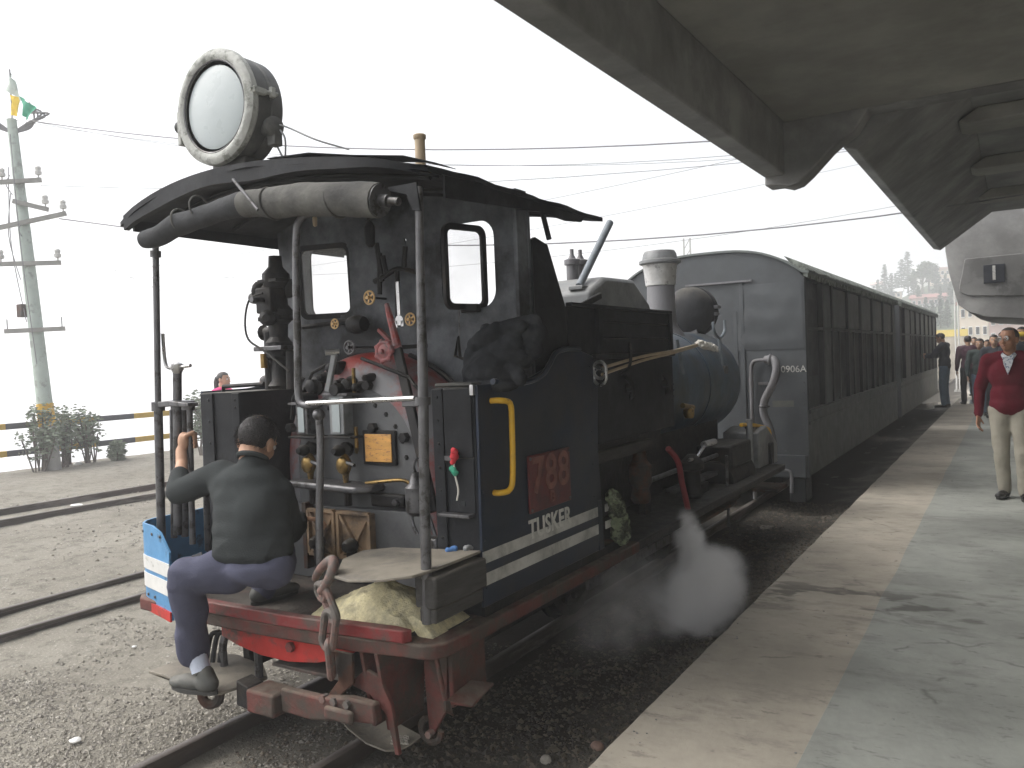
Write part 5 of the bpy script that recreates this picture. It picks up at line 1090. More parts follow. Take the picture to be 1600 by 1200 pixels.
# ---- headlamp on the roof
lc = oY(2.56, 338, 168); LX, LZ = lc.x, lc.z
hl_ = part('headlamp', MB().lathe([(.235, .02), (.248, .04), (.252, .09), (.246, .095), (.246, .105), (.252, .11), (.25, .17), (.22, .20), (.12, .215), (0, .22)], (LX, 2.56, LZ), (0, 1, 0), 48), 'lampdrum')
obj('lens_ring', MB().lathe([(.208, -.004), (.212, -.018), (.225, -.026), (.245, -.024), (.262, -.012), (.265, .012), (.25, .03), (.238, .032), (.208, .01), (.208, -.004)], (LX, 2.56, LZ), (0, 1, 0), 56), 'lampring', hl_)
obj('lens', MB().lathe([(0, -.022), (.08, -.0195), (.15, -.012), (.2, -.002), (.209, .002), (.209, .008), (0, .008)], (LX, 2.56, LZ), (0, 1, 0), 48), 'lens', hl_)
obj('lens_bead', MB().torus((LX, 2.546, LZ), (0, 1, 0), .209, .005, 48, 6), 'steel', hl_)
a = Vector((LX+.25, 2.60, LZ+.03)); cl = obj('clamp', MB().box(a.x-.012, a.x+.022, a.y-.05, a.y+.02, a.z-.014, a.z+.014), 'lampring', hl_, .003); obj('clamp_bolt', MB().cyl(a+Vector((.0, -.06, .0)), a+Vector((.01, .09, .01)), .010, n=8), 'lampring', cl); obj('wing_nut', MB().box(a.x-.0, a.x+.02, a.y+.05, a.y+.075, a.z-.012, a.z+.035), 'lampring', cl, .003)
obj('hinge', MB().box(LX-.275, LX-.25, 2.55, 2.60, LZ-.13, LZ+.03), 'lampring', hl_, .005)
obj('side_knob', MB().lathe([(.012, 0), (.012, .03), (.028, .055), (.03, .062), (0, .064)], (LX-.262, 2.60, LZ-.04), (-1, 0, .25), 12), 'lampdrum', hl_)
a = Vector((LX+.245, 2.66, LZ-.12)); sk = obj('cable_gland', MB().lathe([(.034, 0), (.036, .05), (.045, .052), (.045, .08), (.03, .085)], a-Vector((.03, 0, 0)), (.9, -.25, 0), 16), 'lampdrum', hl_); obj('gland_box', MB().box(a.x+.0, a.x+.05, 2.63, 2.68, a.z-.085, a.z-.02), 'lampdrum', sk, .006)
obj('lamp_stand', MB().box(LX-.10, LX+.12, 2.60, 2.74, roof_z(LX)-.01, LZ-.23), 'lampdrum', hl_, .01)
for pts in ([a+Vector((.05, 0, .01)), a+Vector((.12, 0, -.02)), a+Vector((.28, 0, -.10)), a+Vector((.42, .05, -.155))], [a+Vector((.05, 0, -.01)), a+Vector((.085, 0, -.06)), a+Vector((.08, 0, -.15))], [a+Vector((.03, 0, -.08)), a+Vector((.07, 0, -.15))]): obj('lamp_cable', MB().tube(smooth_path(pts, 5), .0045, 6), 'greymetal', hl_)
# ---- fire irons, bin, boiler, chimney, dome
def bunk_side(x, dx):
    t = part('side_tank', MB().box(min(x, x+dx), max(x, x+dx), 4.04, 5.20, 1.17, 1.635), 'black', bevel=.006)
    for z0, z1 in ((1.665, 1.75), (1.753, 1.84), (1.843, 1.915)): obj('plank', MB().box(min(x, x+dx*.12)-.004*rnd.random(), max(x, x+dx*.12), 4.12, 5.18, z0, z1), 'black', t, .006)
    obj('rim', MB().box(x-.02, x+.016, 4.0, 5.215, 1.636, 1.664), 'black', t, .004); obj('top_bar', MB().box(x-.03, x+.008, 3.76, 5.205, 1.916, 1.935), 'black', t, .003)
    obj('stanchion', MB().box(x-.02, x+.014, 5.14, 5.19, 1.664, 1.916), 'black', t, .003); obj('stanchion', MB().box(x-.02, x+.014, 4.06, 4.12, 1.664, 1.916), 'black', t, .003)
    return t
sdt = bunk_side(XR, -.42); bunk_side(XL, .42)
part('bin_side', MB().box(XR-.03, XR-.008, 3.735, 4.06, 1.62, 1.915), 'black', bevel=.004)
part('bin_end', MB().box(XL, XR-.04, 5.165, 5.19, 1.64, 1.93), 'black', bevel=.004); part('bin_end', MB().box(XL, XR-.04, 3.74, 3.76, 1.64, 1.93), 'black', bevel=.004); part('bin_floor', MB().box(XL, XR-.04, 3.76, 5.165, 1.6, 1.636), 'black')
for y in (4.42, 5.0):
    obj('tank_bracket', MB().tube(smooth_path([(XR+.0, y, 1.53), (XR+.03, y+.01, 1.49), (XR+.03, y+.03, 1.43), (XR+.0, y+.06, 1.40)], 4), .015, 8), 'oily', sdt); obj('tank_bracket', MB().cyl((XR, y+.02, 1.46), (XR+.035, y+.02, 1.46), .025, n=8), 'oily', sdt)
cm = MB(); r = random.Random(9)
for k in range(260):
    x, y = -3.6+1.55*r.random(), 3.85+1.25*r.random(); s = .03+.04*r.random(); cm.sph((x, y, 1.70+.14*math.exp(-((x-XC)/.6)**2)+.05*r.random()), (s, s*.8, s*.7), 6, 4)
o = obj('coal_heap', cm, 'coal'); tag(o, 'coal lumps filling the bin ahead of the cab', 'coal', kind='stuff')
part('curved_pipe', MB().tube(smooth_path([oX(XR+.015, 770, 596), oX(XR+.015, 815, 598), oX(XR+.015, 845, 588), oX(XR+.015, 858, 570), oX(XR+.015, 868, 552), oX(XR+.012, 885, 545), oX(XR+.012, 905, 546)], 5), .014, 8), 'blue')
BZ, BR = 1.365, .50
part('boiler', MB().lathe([(.40, 0), (.44, .05), (.44, 1.0), (BR, 1.005), (BR, 3.0), (BR-.03, 3.03), (BR-.1, 3.05), (0, 3.06)], (XC, 5.15, BZ), (0, 1, 0), 64), 'barrel')
smb = part('smokebox_band', MB().lathe([(BR, 0), (BR+.012, 0), (BR+.012, .10), (BR, .10)], (XC, 6.15, BZ), (0, 1, 0), 64), 'barrel')
rv = MB(); 
for ring in (6.172, 6.228):
    for k in range(70):
        a = 2*math.pi*k/70; rv.sph((XC+(BR+.012)*math.cos(a), ring, BZ+(BR+.012)*math.sin(a)), .012, 6, 4)
obj('rivets', rv, 'barrel', smb, kind='stuff')
part('saddle', MB().box(XC-.34, XC+.34, 6.3, 7.9, .5, 1.06), 'oily', bevel=.03); part('boiler_band', MB().lathe([(BR, 0), (BR+.008, 0), (BR+.008, .05), (BR, .05)], (XC, 7.2, BZ), (0, 1, 0), 64), 'barrel')
cz = 1.86
cmn = part('chimney', MB().lathe([(.235, -.08), (.19, .0), (.145, .06), (.135, .12), (.128, .44)], (XC, 7.36, cz), n=32), 'chimney')
obj('silver_cap_band', MB().lathe([(.135, .44), (.14, .445), (.155, .60), (.165, .635), (.13, .635)], (XC, 7.36, cz), n=32), 'silver', cmn); obj('rim', MB().lathe([(.165, .636), (.195, .65), (.195, .675), (.165, .685), (.155, .74), (.14, .765), (.11, .765), (.105, .66)], (XC, 7.36, cz), n=32), 'greymetal', cmn)
dm = part('dome_casing', MB().prism([(-2.95, y, z) for y, z in ((5.0, 1.9), (5.0, 2.10), (5.25, 2.21), (5.75, 2.22), (6.05, 2.05), (6.15, 1.9))], (.52, 0, 0)), 'greymetal', bevel=.03)
obj('dome_lid', MB().box(-2.9, -2.47, 5.02, 5.5, 2.0, 2.12), 'greymetal', dm, .02)
part('bin_flap', MB().beam(oX(-1.98, 905, 480), oX(-2.0, 938, 462), .02, .035), 'black', bevel=.005); part('vent_box', MB().box(-2.75, -2.3, 5.7, 6.2, 1.85, 1.98), 'greymetal', bevel=.01)
for px in (895, 908):
    p = oX(-2.8, px, 440); part('safety_valve', MB().lathe([(.045, -.15), (.045, .12), (.06, .125), (.06, .16), (.03, .17), (.015, .2), (.015, .24)], (-2.8, p.y, p.z), n=14), 'chimney')
part('blower_lever', MB().cyl(oX(-2.55, 905, 447), oX(-2.55, 953, 348), .027, n=12), 'paleblue'); p = oX(-2.55, 905, 447); part('lever_foot', MB().box(p.x-.05, p.x+.06, p.y-.07, p.y+.07, p.z-.03, p.z+.0), 'greymetal', bevel=.006)
part('tank_filler', MB().lathe([(.14, 0), (.14, .05), (.11, .06), (.02, .08)], (-2.3, 5.6, 1.82), n=20), 'greymetal')
fl_ = part('front_lamp', MB().lathe([(0, -.02), (.10, -.015), (.2, .02), (.25, .08), (.255, .14), (.235, .145), (.235, .2), (.26, .21), (.26, .26), (.2, .27)], (XC, 8.02, 2.08), (0, 1, 0), 40), 'black'); obj('lamp_stand', MB().box(XC-.1, XC+.1, 8.05, 8.2, 1.84, 1.9), 'chimney', fl_); obj('clamp', MB().box(XC+.24, XC+.29, 8.15, 8.27, 2.1, 2.13), 'chimney', fl_, .004); obj('clamp', MB().box(XC+.24, XC+.28, 8.15, 8.25, 2.03, 2.06), 'chimney', fl_, .004)
fk = part('forked_lever', MB().tube([oX(-2.38, 1128, 575), oX(-2.38, 1124, 530)], .018, 8), 'paleblue'); obj('fork', MB().tube(smooth_path([oX(-2.38, 1114, 503), oX(-2.38, 1116, 518), oX(-2.38, 1124, 528), oX(-2.38, 1132, 518), oX(-2.38, 1132, 500)], 5), .014, 8), 'paleblue', fk); obj('clevis', MB().box(-2.41, -2.35, oX(-2.38, 1130, 578).y-.05, oX(-2.38, 1130, 578).y+.06, oX(-2.38, 1130, 578).z-.04, oX(-2.38, 1130, 578).z+.04), 'chimney', fk, .006)
part('inclined_rod', MB().tube([oX(-2.3, 1058, 530), oX(-2.28, 1067, 585)], [.012, .02], 8), 'paleblue')
c = oX(-2.28, 1075, 642); bv = part('brass_valve', MB().tube([c+Vector((0, -.12, .05)), c+Vector((0, .12, .02))], .022, 10), 'brass'); obj('valve_cap', MB().lathe([(.035, 0), (.045, .03), (.045, .07), (.02, .09)], c+Vector((0, .02, -.06)), n=12), 'brass', bv)
# front end
part('front_beam', MB().box(-3.7, -2.05, 8.10, 8.2, .42, .75), 'oily', bevel=.01)
sbx = part('sand_box', MB().prism([(-2.42, y, z) for y, z in ((7.75, .52), (7.75, .88), (8.05, .92), (8.45, .72), (8.45, .52))], (.34, 0, 0)), 'greymetal', bevel=.012); obj('lid', MB().cyl((-2.2, 7.95, .9), (-2.2, 7.95, .935), .06), 'steel', sbx)
part('grab_rail', MB().tube(smooth_path([oX(-2.15, 1158, 664), oX(-2.15, 1175, 664), oX(-2.15, 1195, 668), oX(-2.15, 1202, 673), oX(-2.15, 1203, 686)], 5), .018, 8), 'yellow'); part('front_step', MB().box(-2.3, -1.98, 8.0, 8.4, .28, .31), 'rust'); part('front_hook_post', MB().cyl((-2.12, 7.6, .55), (-2.12, 7.6, 1.02), .03), 'greymetal')
# ---- things carried on the locomotive
fi = thing('fire_irons', 'two long bare fire iron rods laid along the bin side', 'fire iron', tuple(oX(-1.92, 940, 575)))
for dz, e in ((0, 0), (-.035, .02)):
    a = oX(-1.915, 938, 575) + Vector((.01, 0, dz)); b = oX(-1.93, 1052, 548) + Vector((0, 0, dz*.4)); c2 = oX(-2.1, 1090, 538) + Vector((0, 0, dz*.3)); obj('rod', MB().tube(smooth_path([a, a.lerp(b, .5)+Vector((0, 0, .01)), b, c2], 6), .009, 8), 'tanpipe', fi); obj('ring', MB().torus(a+Vector((0, -.03, -.01)), (.25, 1, 0), .045, .009, 20, 8), 'bright', fi)
part('iron_hook', MB().tube(smooth_path([(XR, 4.5, 1.72), (XR+.04, 4.42, 1.66), (XR+.05, 4.36, 1.58), (XR, 4.34, 1.54)], 5), .009, 6), 'oily')
# canvas roll under the roof edge
cr = thing('rolled_canvas', 'grey brown rolled canvas blind slung under the rear roof edge', 'canvas roll', tuple(oY(2.47, 420, 330)))
yr = 2.455; pts = [oY(yr, *q) for q in ((226, 374), (250, 368), (275, 352), (300, 345), (330, 334), (365, 322), (400, 318), (430, 316), (470, 312), (520, 311), (560, 311), (592, 313))]; rr = [.040, .048, .052, .047, .046, .052, .058, .066, .068, .066, .068, .067]
me_pts = smooth_path(pts, 4); rr2 = [rr[min(len(rr)-1, i//4)]*(1-(i%4)/4) + rr[min(len(rr)-1, i//4+1)]*(i%4)/4 for i in range(len(me_pts))]
o = obj('roll', MB().tube(me_pts, rr2, 20), 'canvas', cr); o.data.materials.append(M['darkcanvas'])
for p in o.data.polygons:
    if p.center.x + cr.location.x < oY(yr, 385, 320).x: p.material_index = 1
wrinkle(o.data, .006, 9)
obj('roller_end', MB().lathe([(.062, 0), (.064, .01), (.025, .012), (.025, .05), (.016, .052), (.016, .10), (.0, .10)], pts[-1], (pts[-1]-pts[-2]).normalized(), 20), 'steel', cr)
for px in (283, 312, 425, 525): p = oY(yr, px, 345 if px < 300 else 318 + (430-px)*.06 if px < 430 else 314); obj('cord', MB().torus(p, (1, 0, .15), .055 if px < 400 else .069, .005, 18, 6), 'canvas', cr)
obj('tie_rod', MB().tube([oY(yr-.09, 364, 280), oY(yr-.09, 403, 328)], .007, 6), 'steel', cr)
# jacket on the bunker
J_ = lambda px, py, y=3.08: oY(y, px, py)
els = [('e', J_(768, 578), (.12, .12, .085)), ('e', J_(795, 556, 3.12), (.13, .10, .075)), ('e', J_(770, 600), (.12, .11, .04))]
for a_, b_, r0, r1 in (((742, 540), (775, 520), .035, .045), ((775, 520), (835, 505), .045, .038), ((738, 552), (742, 595), .034, .05), ((748, 560), (800, 535), .03, .045), ((800, 535), (838, 520), .045, .05), ((762, 552), (766, 596), .03, .042), ((785, 560), (812, 590), .03, .03), ((790, 515), (815, 508), .03, .026), ((752, 530), (770, 548), .026, .024), ((820, 515), (832, 545), .045, .05), ((745, 575), (790, 572), .022, .02), ((758, 512), (776, 514), .018, .02)):
    els.append(('c', J_(*a_, 3.06 if r0 < .036 else 3.12), r0, J_(*b_, 3.06 if r0 < .036 else 3.14), r1))
me = blob(els, .007, 2); wrinkle(me, .012, 11, 3); wrinkle(me, .005, 30, 5); o = link('jacket_bundle', me, 'blackcloth', fix=False); tag(o, 'crumpled black jacket heaped on the right bunker', 'jacket')
o = obj('folded_sack', MB().box(-2.19, -1.99, 2.90, 3.36, 1.543, 1.558), 'canvas', bevel=.005); tag(o, 'flat brown sacking under the black jacket', 'sack')
# scraps, rags
def scrap(name, label, cat, els, m, amp=.01, vox=.006):
    me = blob(els, vox, 2); wrinkle(me, amp, 40, len(label)); o = link(name, me, m, fix=False); return tag(o, label, cat)
yb_ = 2.845
scrap('cloth_scrap', 'red rag tied to the right bunker front', 'rag', [('c', oY(yb_, 711, 705), .016, oY(yb_, 708, 722), .012)], 'redcloth'); scrap('cloth_scrap', 'green rag tied just below the red one', 'rag', [('c', oY(yb_, 706, 732), .014, oY(yb_, 712, 738), .014)], 'greencloth')
o = obj('string', MB().tube(smooth_path([oY(yb_, 709, 722), oY(yb_, 711, 742), oY(yb_, 716, 765), oY(yb_, 714, 782)], 5), .004, 5), 'whitecloth'); tag(o, 'white string dangling from the rags on the bunker', 'string')
scrap('cloth_scrap', 'scrap of blue plastic on the seat board', 'rag', [('c', oZ(.84, 700, 862)+Vector((0, 0, .012)), .012, oZ(.84, 712, 861)+Vector((0, 0, .012)), .009)], 'bluecloth'); scrap('cloth_scrap', 'crumpled clear plastic beside the blue scrap', 'rag', [('c', oZ(.84, 728, 861)+Vector((0, 0, .012)), .014, oZ(.84, 736, 860)+Vector((0, 0, .014)), .012)], 'greymetal')
scrap('cleaning_rag', 'green white cleaning rag hanging behind the side sheet', 'rag', [('c', oX(XR+.03, 955, 772), .03, oX(XR+.03, 965, 795), .045), ('c', oX(XR+.03, 965, 795), .045, oX(XR+.02, 970, 835), .055)], 'ragcloth', .018, .008)
scrap('cloth_bundle', 'off white cloth bundle tied on the boiler top', 'cloth', [('c', oX(-2.5, 1092, 540), .05, oX(-2.5, 1112, 548), .06), ('c', oX(-2.5, 1112, 548), .05, oX(-2.5, 1130, 555), .025)], 'whitecloth', .02, .01)
# sand heap
mb = MB(); c0 = oZ(.58, 612, 965); n1 = 44
for i in range(n1+1):
    for j in range(n1+1):
        x = -2.62 + .66*i/n1; y = 2.42 + .42*j/n1; u = (x+2.30)/.31; v = (y-2.66)/.22; mk = max(0, min(1, (y-2.455)/.07))*max(0, min(1, (-1.985-x)/.06))*(1 if y > 2.56 else max(0, min(1, (-2.06-x)/.06))); hh = mk*(.165*math.exp(-(u*u*1.1+v*v*1.6)) + .004) - .006 + mk*.012*noise.noise(Vector((x*22, y*22, 1))) + mk*.006*noise.noise(Vector((x*60, y*60, 4)))
        mb.v.append((x, y, .558+max(-.003, hh)))
for i in range(n1):
    for j in range(n1):
        a = i*(n1+1)+j
        if max(mb.v[k][2] for k in (a, a+1, a+1+n1, a+2+n1)) > .5625 and mb.v[a][1] > 2.44 and not (mb.v[a][0] > -2.09 and mb.v[a][1] < 2.545): mb.f.append((a, a+1+n1, a+2+n1, a+1))
o = obj('sand_heap', mb, 'sand'); tag(o, 'heap of pale yellow sand on the footplate under the seat board', 'sand', kind='stuff')

PZ = .124
# ================================================================== CARRIAGES
def coach(label, y0, y1, bays, pale, first):
    t = thing('carriage', label, 'railway carriage', (-2.95, (y0+y1)/2, 0)); X1, X0, xc = -1.90, -4.0, -2.95
    def top(x): return 2.45 + .305*max(0, 1-abs((x-xc)/1.05)**3.0)
    arc = [X1 + (X0-X1)*i/24 for i in range(25)]
    ew = obj('end_wall', MB().prism([(X1+.0, y0, .28)] + [(x, y0, top(x)) for x in arc] + [(X0, y0, .28)], (0, .05, 0)), 'coachend', t)
    if first:
        bp_ = MB()
        for j in range(31):
            for i in range(23):
                u, v = i/22, j/30; k_ = min(1, 8*u*(1-u))*min(1, 8*v*(1-v)); bp_.v.append((X1-.72+.70*u, y0-.006-.022*k_*(noise.noise(Vector((u*2.2+v*1.6, v*2.6-u, 3)))+.35), 1.66+.72*v))
        for j in range(30):
            for i in range(22): a_ = j*23+i; bp_.f.append((a_, a_+1, a_+24, a_+23))
        obj('buckled_panel', bp_, 'coachend', ew)
        rivets([(X1-.03, y0-.001, .7+.12*k) for k in range(7)] + [(p_, y0-.001, .56) for p_ in [X1-.1-.14*k for k in range(6)]], (0, -1, 0), .010, ew, 'coachend')
        p, q = oY(y0, 1072, 447), oY(y0, 1175, 438.5); obj('drip_strip', MB().beam((p.x, y0-.02, p.z), (q.x, y0-.02, q.z), .03, .02, (0, 0, 1)), 'chimney', ew)
        p, q = oY(y0, 1158, 443), oY(y0, 1161, 760); obj('seam_strip', MB().box(p.x-.02, p.x+.02, y0-.014, y0-.001, .30, p.z), 'coachend', ew, .003); obj('seam_strip', MB().box(p.x-.10, p.x-.055, y0-.010, y0-.001, 1.2, 2.1), 'coachend', ew, .003)
        yy = y0-.05; obj('vacuum_pipe', MB().tube(smooth_path([oY(yy, 1180, 780), oY(yy, 1177, 690), oY(yy, 1174, 590), oY(yy, 1176, 568), oY(yy, 1186, 563), oY(yy, 1200, 563)], 5), .022, 10), 'chimney', ew)
        obj('vacuum_hose', MB().tube(smooth_path([oY(yy-.02, 1196, 562), oY(yy-.05, 1208, 562), oY(yy-.08, 1213, 575), oY(yy-.1, 1208, 598), oY(yy-.1, 1195, 625), oY(yy-.1, 1193, 645), oY(yy-.1, 1202, 668), oY(yy-.1, 1207, 690)], 6), .042, 12), 'chimney', ew)
        obj('hose_collar', MB().torus(oY(yy-.04, 1203, 562), (1, 0, -.1), .05, .014, 16, 8), 'chimney', ew); obj('hose_ring', MB().torus(oY(yy-.1, 1194, 635), (.1, 0, 1), .048, .012, 16, 8), 'steel', ew); obj('bracket', MB().box(oY(yy, 1190, 590).x-.05, oY(yy, 1190, 590).x+.06, y0-.02, y0-.001, 1.28, 1.31), 'chimney', ew)
        p = oY(y0, 1240, 577); link('stencil', to_plane(text_mesh('0906A', .10, .001, .0005, 1.0), (p.x, y0-.0065, p.z), (1, 0, 0), (0, 0, 1)), 'stripe', ew)
        obj('end_rail', MB().tube(smooth_path([oY(yy, 1205, 735), oY(yy, 1232, 735), oY(yy, 1237, 745), oY(yy, 1237, 770)], 4), .02, 8), 'chimney', ew); obj('paint_patch', MB().box(oY(y0, 1207, 627).x, oY(y0, 1240, 627).x, y0-.0022, y0-.0006, oY(y0, 1220, 636).z, oY(y0, 1220, 626).z), 'coachpanel', ew)
        obj('lower_end_beam', MB().box(X0, X1-.02, y0-.06, y0-.001, .28, .52), 'coachend', ew, .01); obj('corner_step', MB().box(-2.1, -1.93, y0-.05, y0+.25, .02, .28), 'coachdark', ew, .01)
    obj('end_wall', MB().prism([(X1, y1-.05, .28)] + [(x, y1-.05, top(x)) for x in arc] + [(X0, y1-.05, .28)], (0, .05, 0)), 'coachend', t)
    rf_ = MB(); a2 = [X1+.06 + (X0-X1-.12)*i/28 for i in range(29)]; n = 29
    for yy in (y0-.03, y1+.03):
        for x in a2: rf_.v.append((x, yy, top(max(X0, min(X1, x)))+.025))
        for x in a2: rf_.v.append((x, yy, top(max(X0, min(X1, x)))+.002))
    for i in range(n-1): rf_.f += [(i, i+1, 2*n+i+1, 2*n+i), (n+i, 3*n+i, 3*n+i+1, n+i+1), (i, n+i, n+i+1, i+1), (2*n+i, 2*n+i+1, 3*n+i+1, 3*n+i)]
    rf_.f += [(0, 2*n, 3*n, n), (n-1, 2*n-1, 4*n-1, 3*n-1)]
    rfo_ = obj('roof', rf_, 'roofskin', t)
    ed = MB(); ny = int((y1-y0)/.09)
    for j in range(ny+1):
        y = y0 + (y1-y0)*j/ny; w_ = .022*noise.noise(Vector((y*6, 1, 1))) + .012*noise.noise(Vector((y*17, 2, 1)))
        for x, z in ((X1-.20, 2.66), (X1-.04, 2.575+w_*.4), (X1+.05+w_*.4, 2.49+w_), (X1+.045, 2.40+w_*1.4), (X1-.01, 2.43)): ed.v.append((x, y, z))
    for j in range(ny):
        for i in range(5): a, b = j*5+i, j*5+(i+1)%5; ed.f.append((a, b, b+5, a+5))
    ed.f += [(0, 1, 2, 3, 4), tuple(ny*5+k for k in (4, 3, 2, 1, 0))]
    obj('roof_edge', ed, 'moss', rfo_)
    # platform side
    obj('lower_side', MB().box(X1-.05, X1, y0+.052, y1-.052, .29, .955), pale, t, .004)
    obj('belt_rail', MB().box(X1-.04, X1+.02, y0+.06, y1-.06, .957, 1.0), 'coachside', t, .006); obj('waist_rail', MB().box(X1-.04, X1+.012, y0+.06, y1-.06, .84, .875), 'coachside', t, .004)
    obj('cornice', MB().box(X1-.05, X1+.005, y0+.052, y1-.052, 2.405, 2.45), 'coachdark', t)
    obj('window_rail', MB().box(X1-.04, X1+.008, y0+.06, y1-.06, 1.86, 1.895), 'coachdark', t, .003)
    for k, (a, b, kind) in enumerate(bays):
        obj('window_post', MB().box(X1-.05, X1+.012, a-.045, a+.045, 1.002, 2.404), 'coachdark', t, .005)
        if kind == 'door':
            d = obj('door', MB().box(X1-.075, X1-.045, a+.05, b-.05, 1.002, 2.40), 'coachdark', t, .004); obj('door_pane', MB().box(X1-.044, X1-.036, a+.16, b-.16, 1.35, 2.2), 'darkglass', d); obj('door_handle', MB().cyl((X1-.02, a+.12, 1.1), (X1-.02, a+.12, 1.45), .012, n=8), 'steel', d)
        elif kind == 'panel': obj('side_panel', MB().box(X1-.05, X1-.006, a+.05, b-.05, 1.002, 2.40), pale, t, .004)
        else:
            f = obj('window', MB().box(X1-.06, X1-.035, a+.046, b-.046, 1.002, 2.40), 'coachdark', t)
            obj('shutter', MB().box(X1-.034, X1-.016, a+.07, b-.07, 1.91, 2.385), 'coachpanel', f, .004)
            obj('shutter', MB().box(X1-.034, X1-.022, a+.07, (a+b)/2-.03, 1.925, 2.20), 'coachside', f, .003) if k % 2 else None
            m_ = (a+b)/2; obj('pane', MB().box(X1-.034, X1-.026, a+.07, m_-.02, 1.03, 1.85), 'darkglass', f); obj('pane', MB().box(X1-.034, X1-.026, m_+.02, b-.07, 1.03, 1.85), 'darkglass', f); obj('mullion', MB().box(X1-.036, X1-.008, m_-.022, m_+.022, 1.0, 1.86), 'coachside', f)
            if k % 3 == 1: obj('inner_blind', MB().box(X1-.030, X1-.0245, m_+.05, m_+.14, 1.55, 1.84), 'whitecloth', f)
    # far side, underframe, wheels
    obj('far_side', MB().box(X0, X0+.05, y0+.052, y1-.052, .29, 2.45), 'coachside', t); obj('underframe', MB().box(-3.7, -2.2, y0+.1, y1-.1, .2, .288), 'oily', t)
    obj('floor_interior', MB().box(X0+.06, X1-.08, y0+.06, y1-.06, .45, .5), 'coachdark', t)
    for y in (y0+1.2, y0+2.4, y1-2.4, y1-1.2):
        for x in (-2.545, -3.2): obj('wheel', MB().lathe([(.25, 0), (.25, .025), (.22, .03), (.22, .08), (.05, .08), (.05, .1)], (x, y, .245), (1, 0, 0), 20), 'oily', t)
    return t
coach('nearest grey carriage, its blank end wall facing the locomotive', 9.05, 16.75, [(9.10, 10.0, 'door'), (10.0, 10.56, 'panel'), (10.56, 11.66, 'w'), (11.66, 12.75, 'w'), (12.75, 13.87, 'w'), (13.87, 15.1, 'w'), (15.1, 16.3, 'w'), (16.3, 16.7, 'panel')], 'coachside', True)
coach('second carriage, paler lower side, with people by its far end', 17.35, 26.0, [(17.4, 18.2, 'door'), (18.2, 19.3, 'panel')] + [(19.3+1.08*k, 20.38+1.08*k, 'w') for k in range(6)] + [(25.78, 25.95, 'panel')], 'coachpanel', False)
q0, q1 = oZ(PZ, 1442, 641), oZ(PZ, 1455, 634)
mat('wet_ground_film', (.25, .25, .25), .1, var=.1, bump=.02, spec=1.0); M['wet'] = MATS['wet_ground_film']
def puddle(px, py, rx, ry, label):
    c = oZ(PZ, px, py); mb = MB(); pts = []
    for k in range(22): a = 2*math.pi*k/22; w_ = 1+.35*noise.noise(Vector((math.cos(a)*2, math.sin(a)*2, px))); pts.append((c.x+rx*w_*math.cos(a), c.y+ry*w_*math.sin(a), PZ+.001))
    o = obj('puddle', MB().prism(pts, (0, 0, .006)), 'wet'); tag(o, label, 'puddle')
puddle(1452, 634, .28, 1.4, 'bright puddle on the platform edge beside the far carriage'); puddle(1518, 628, .25, .8, 'small puddle at the feet of the crowd')
# ================================================================== PEOPLE
def capsule_hand(els, w_, d, palm_n, s, curl=.5, thumb_side=1):
    """palm and five bent fingers. w_: wrist, d: hand direction, palm_n: palm normal"""
    d = Vector(d).normalized(); pn = Vector(palm_n); pn = (pn - d*pn.dot(d)).normalized(); sv = d.cross(pn).normalized()*thumb_side
    c = Vector(w_) + d*.045*s
    for k in (-1.5, -.5, .5, 1.5): els.append(('c', Vector(w_)+sv*k*.012*s, .013*s, c+d*.04*s+sv*k*.019*s, .0115*s))
    L = (.062, .076, .07, .055)
    for k, ln in zip((1.5, .5, -.5, -1.5), L):
        b = c + d*.042*s + sv*k*.020*s; p = b; a = curl*.7
        for seg, fr_ in enumerate((.45, .32, .23)):
            dd = d*math.cos(a) + pn*math.sin(a); q = p + dd*ln*fr_*s*1.15; els.append(('c', p, .0095*s, q, .0085*s)); p = q; a += curl
    b = Vector(w_) + d*.02*s + sv*.025*s; q = b + (d*.6+sv*.75+pn*.25).normalized()*.038*s; els.append(('c', b, .013*s, q, .011*s)); els.append(('c', q, .011*s, q + (d*.85+sv*.1+pn*.5).normalized()*.032*s, .009*s))
def head_els(c, fwd, up, s):
    f, u = Vector(fwd).normalized(), Vector(up).normalized(); u = (u - f*u.dot(f)).normalized(); r_ = f.cross(u); rot = Matrix((r_, f, u)).transposed()
    E_ = lambda o, rr: ('e', Vector(c) + r_*o[0]*s + f*o[1]*s + u*o[2]*s, tuple(x*s for x in rr), rot)
    els = [E_((0, -.01, .03), (.075, .092, .085)), E_((0, .02, -.04), (.062, .066, .075)), E_((0, .045, -.082), (.036, .035, .03)), E_((.035, .045, -.03), (.03, .03, .032)), E_((-.035, .045, -.03), (.03, .03, .032)),
           E_((0, .095, -.022), (.014, .018, .026)), E_((0, .102, -.034), (.018, .014, .012)), E_((0, .07, .02), (.055, .022, .014)), E_((0, .085, -.066), (.024, .012, .010)),
           E_((.078, -.008, -.012), (.010, .022, .033)), E_((-.078, -.008, -.012), (.010, .022, .033))]
    return els, r_, f, u, rot
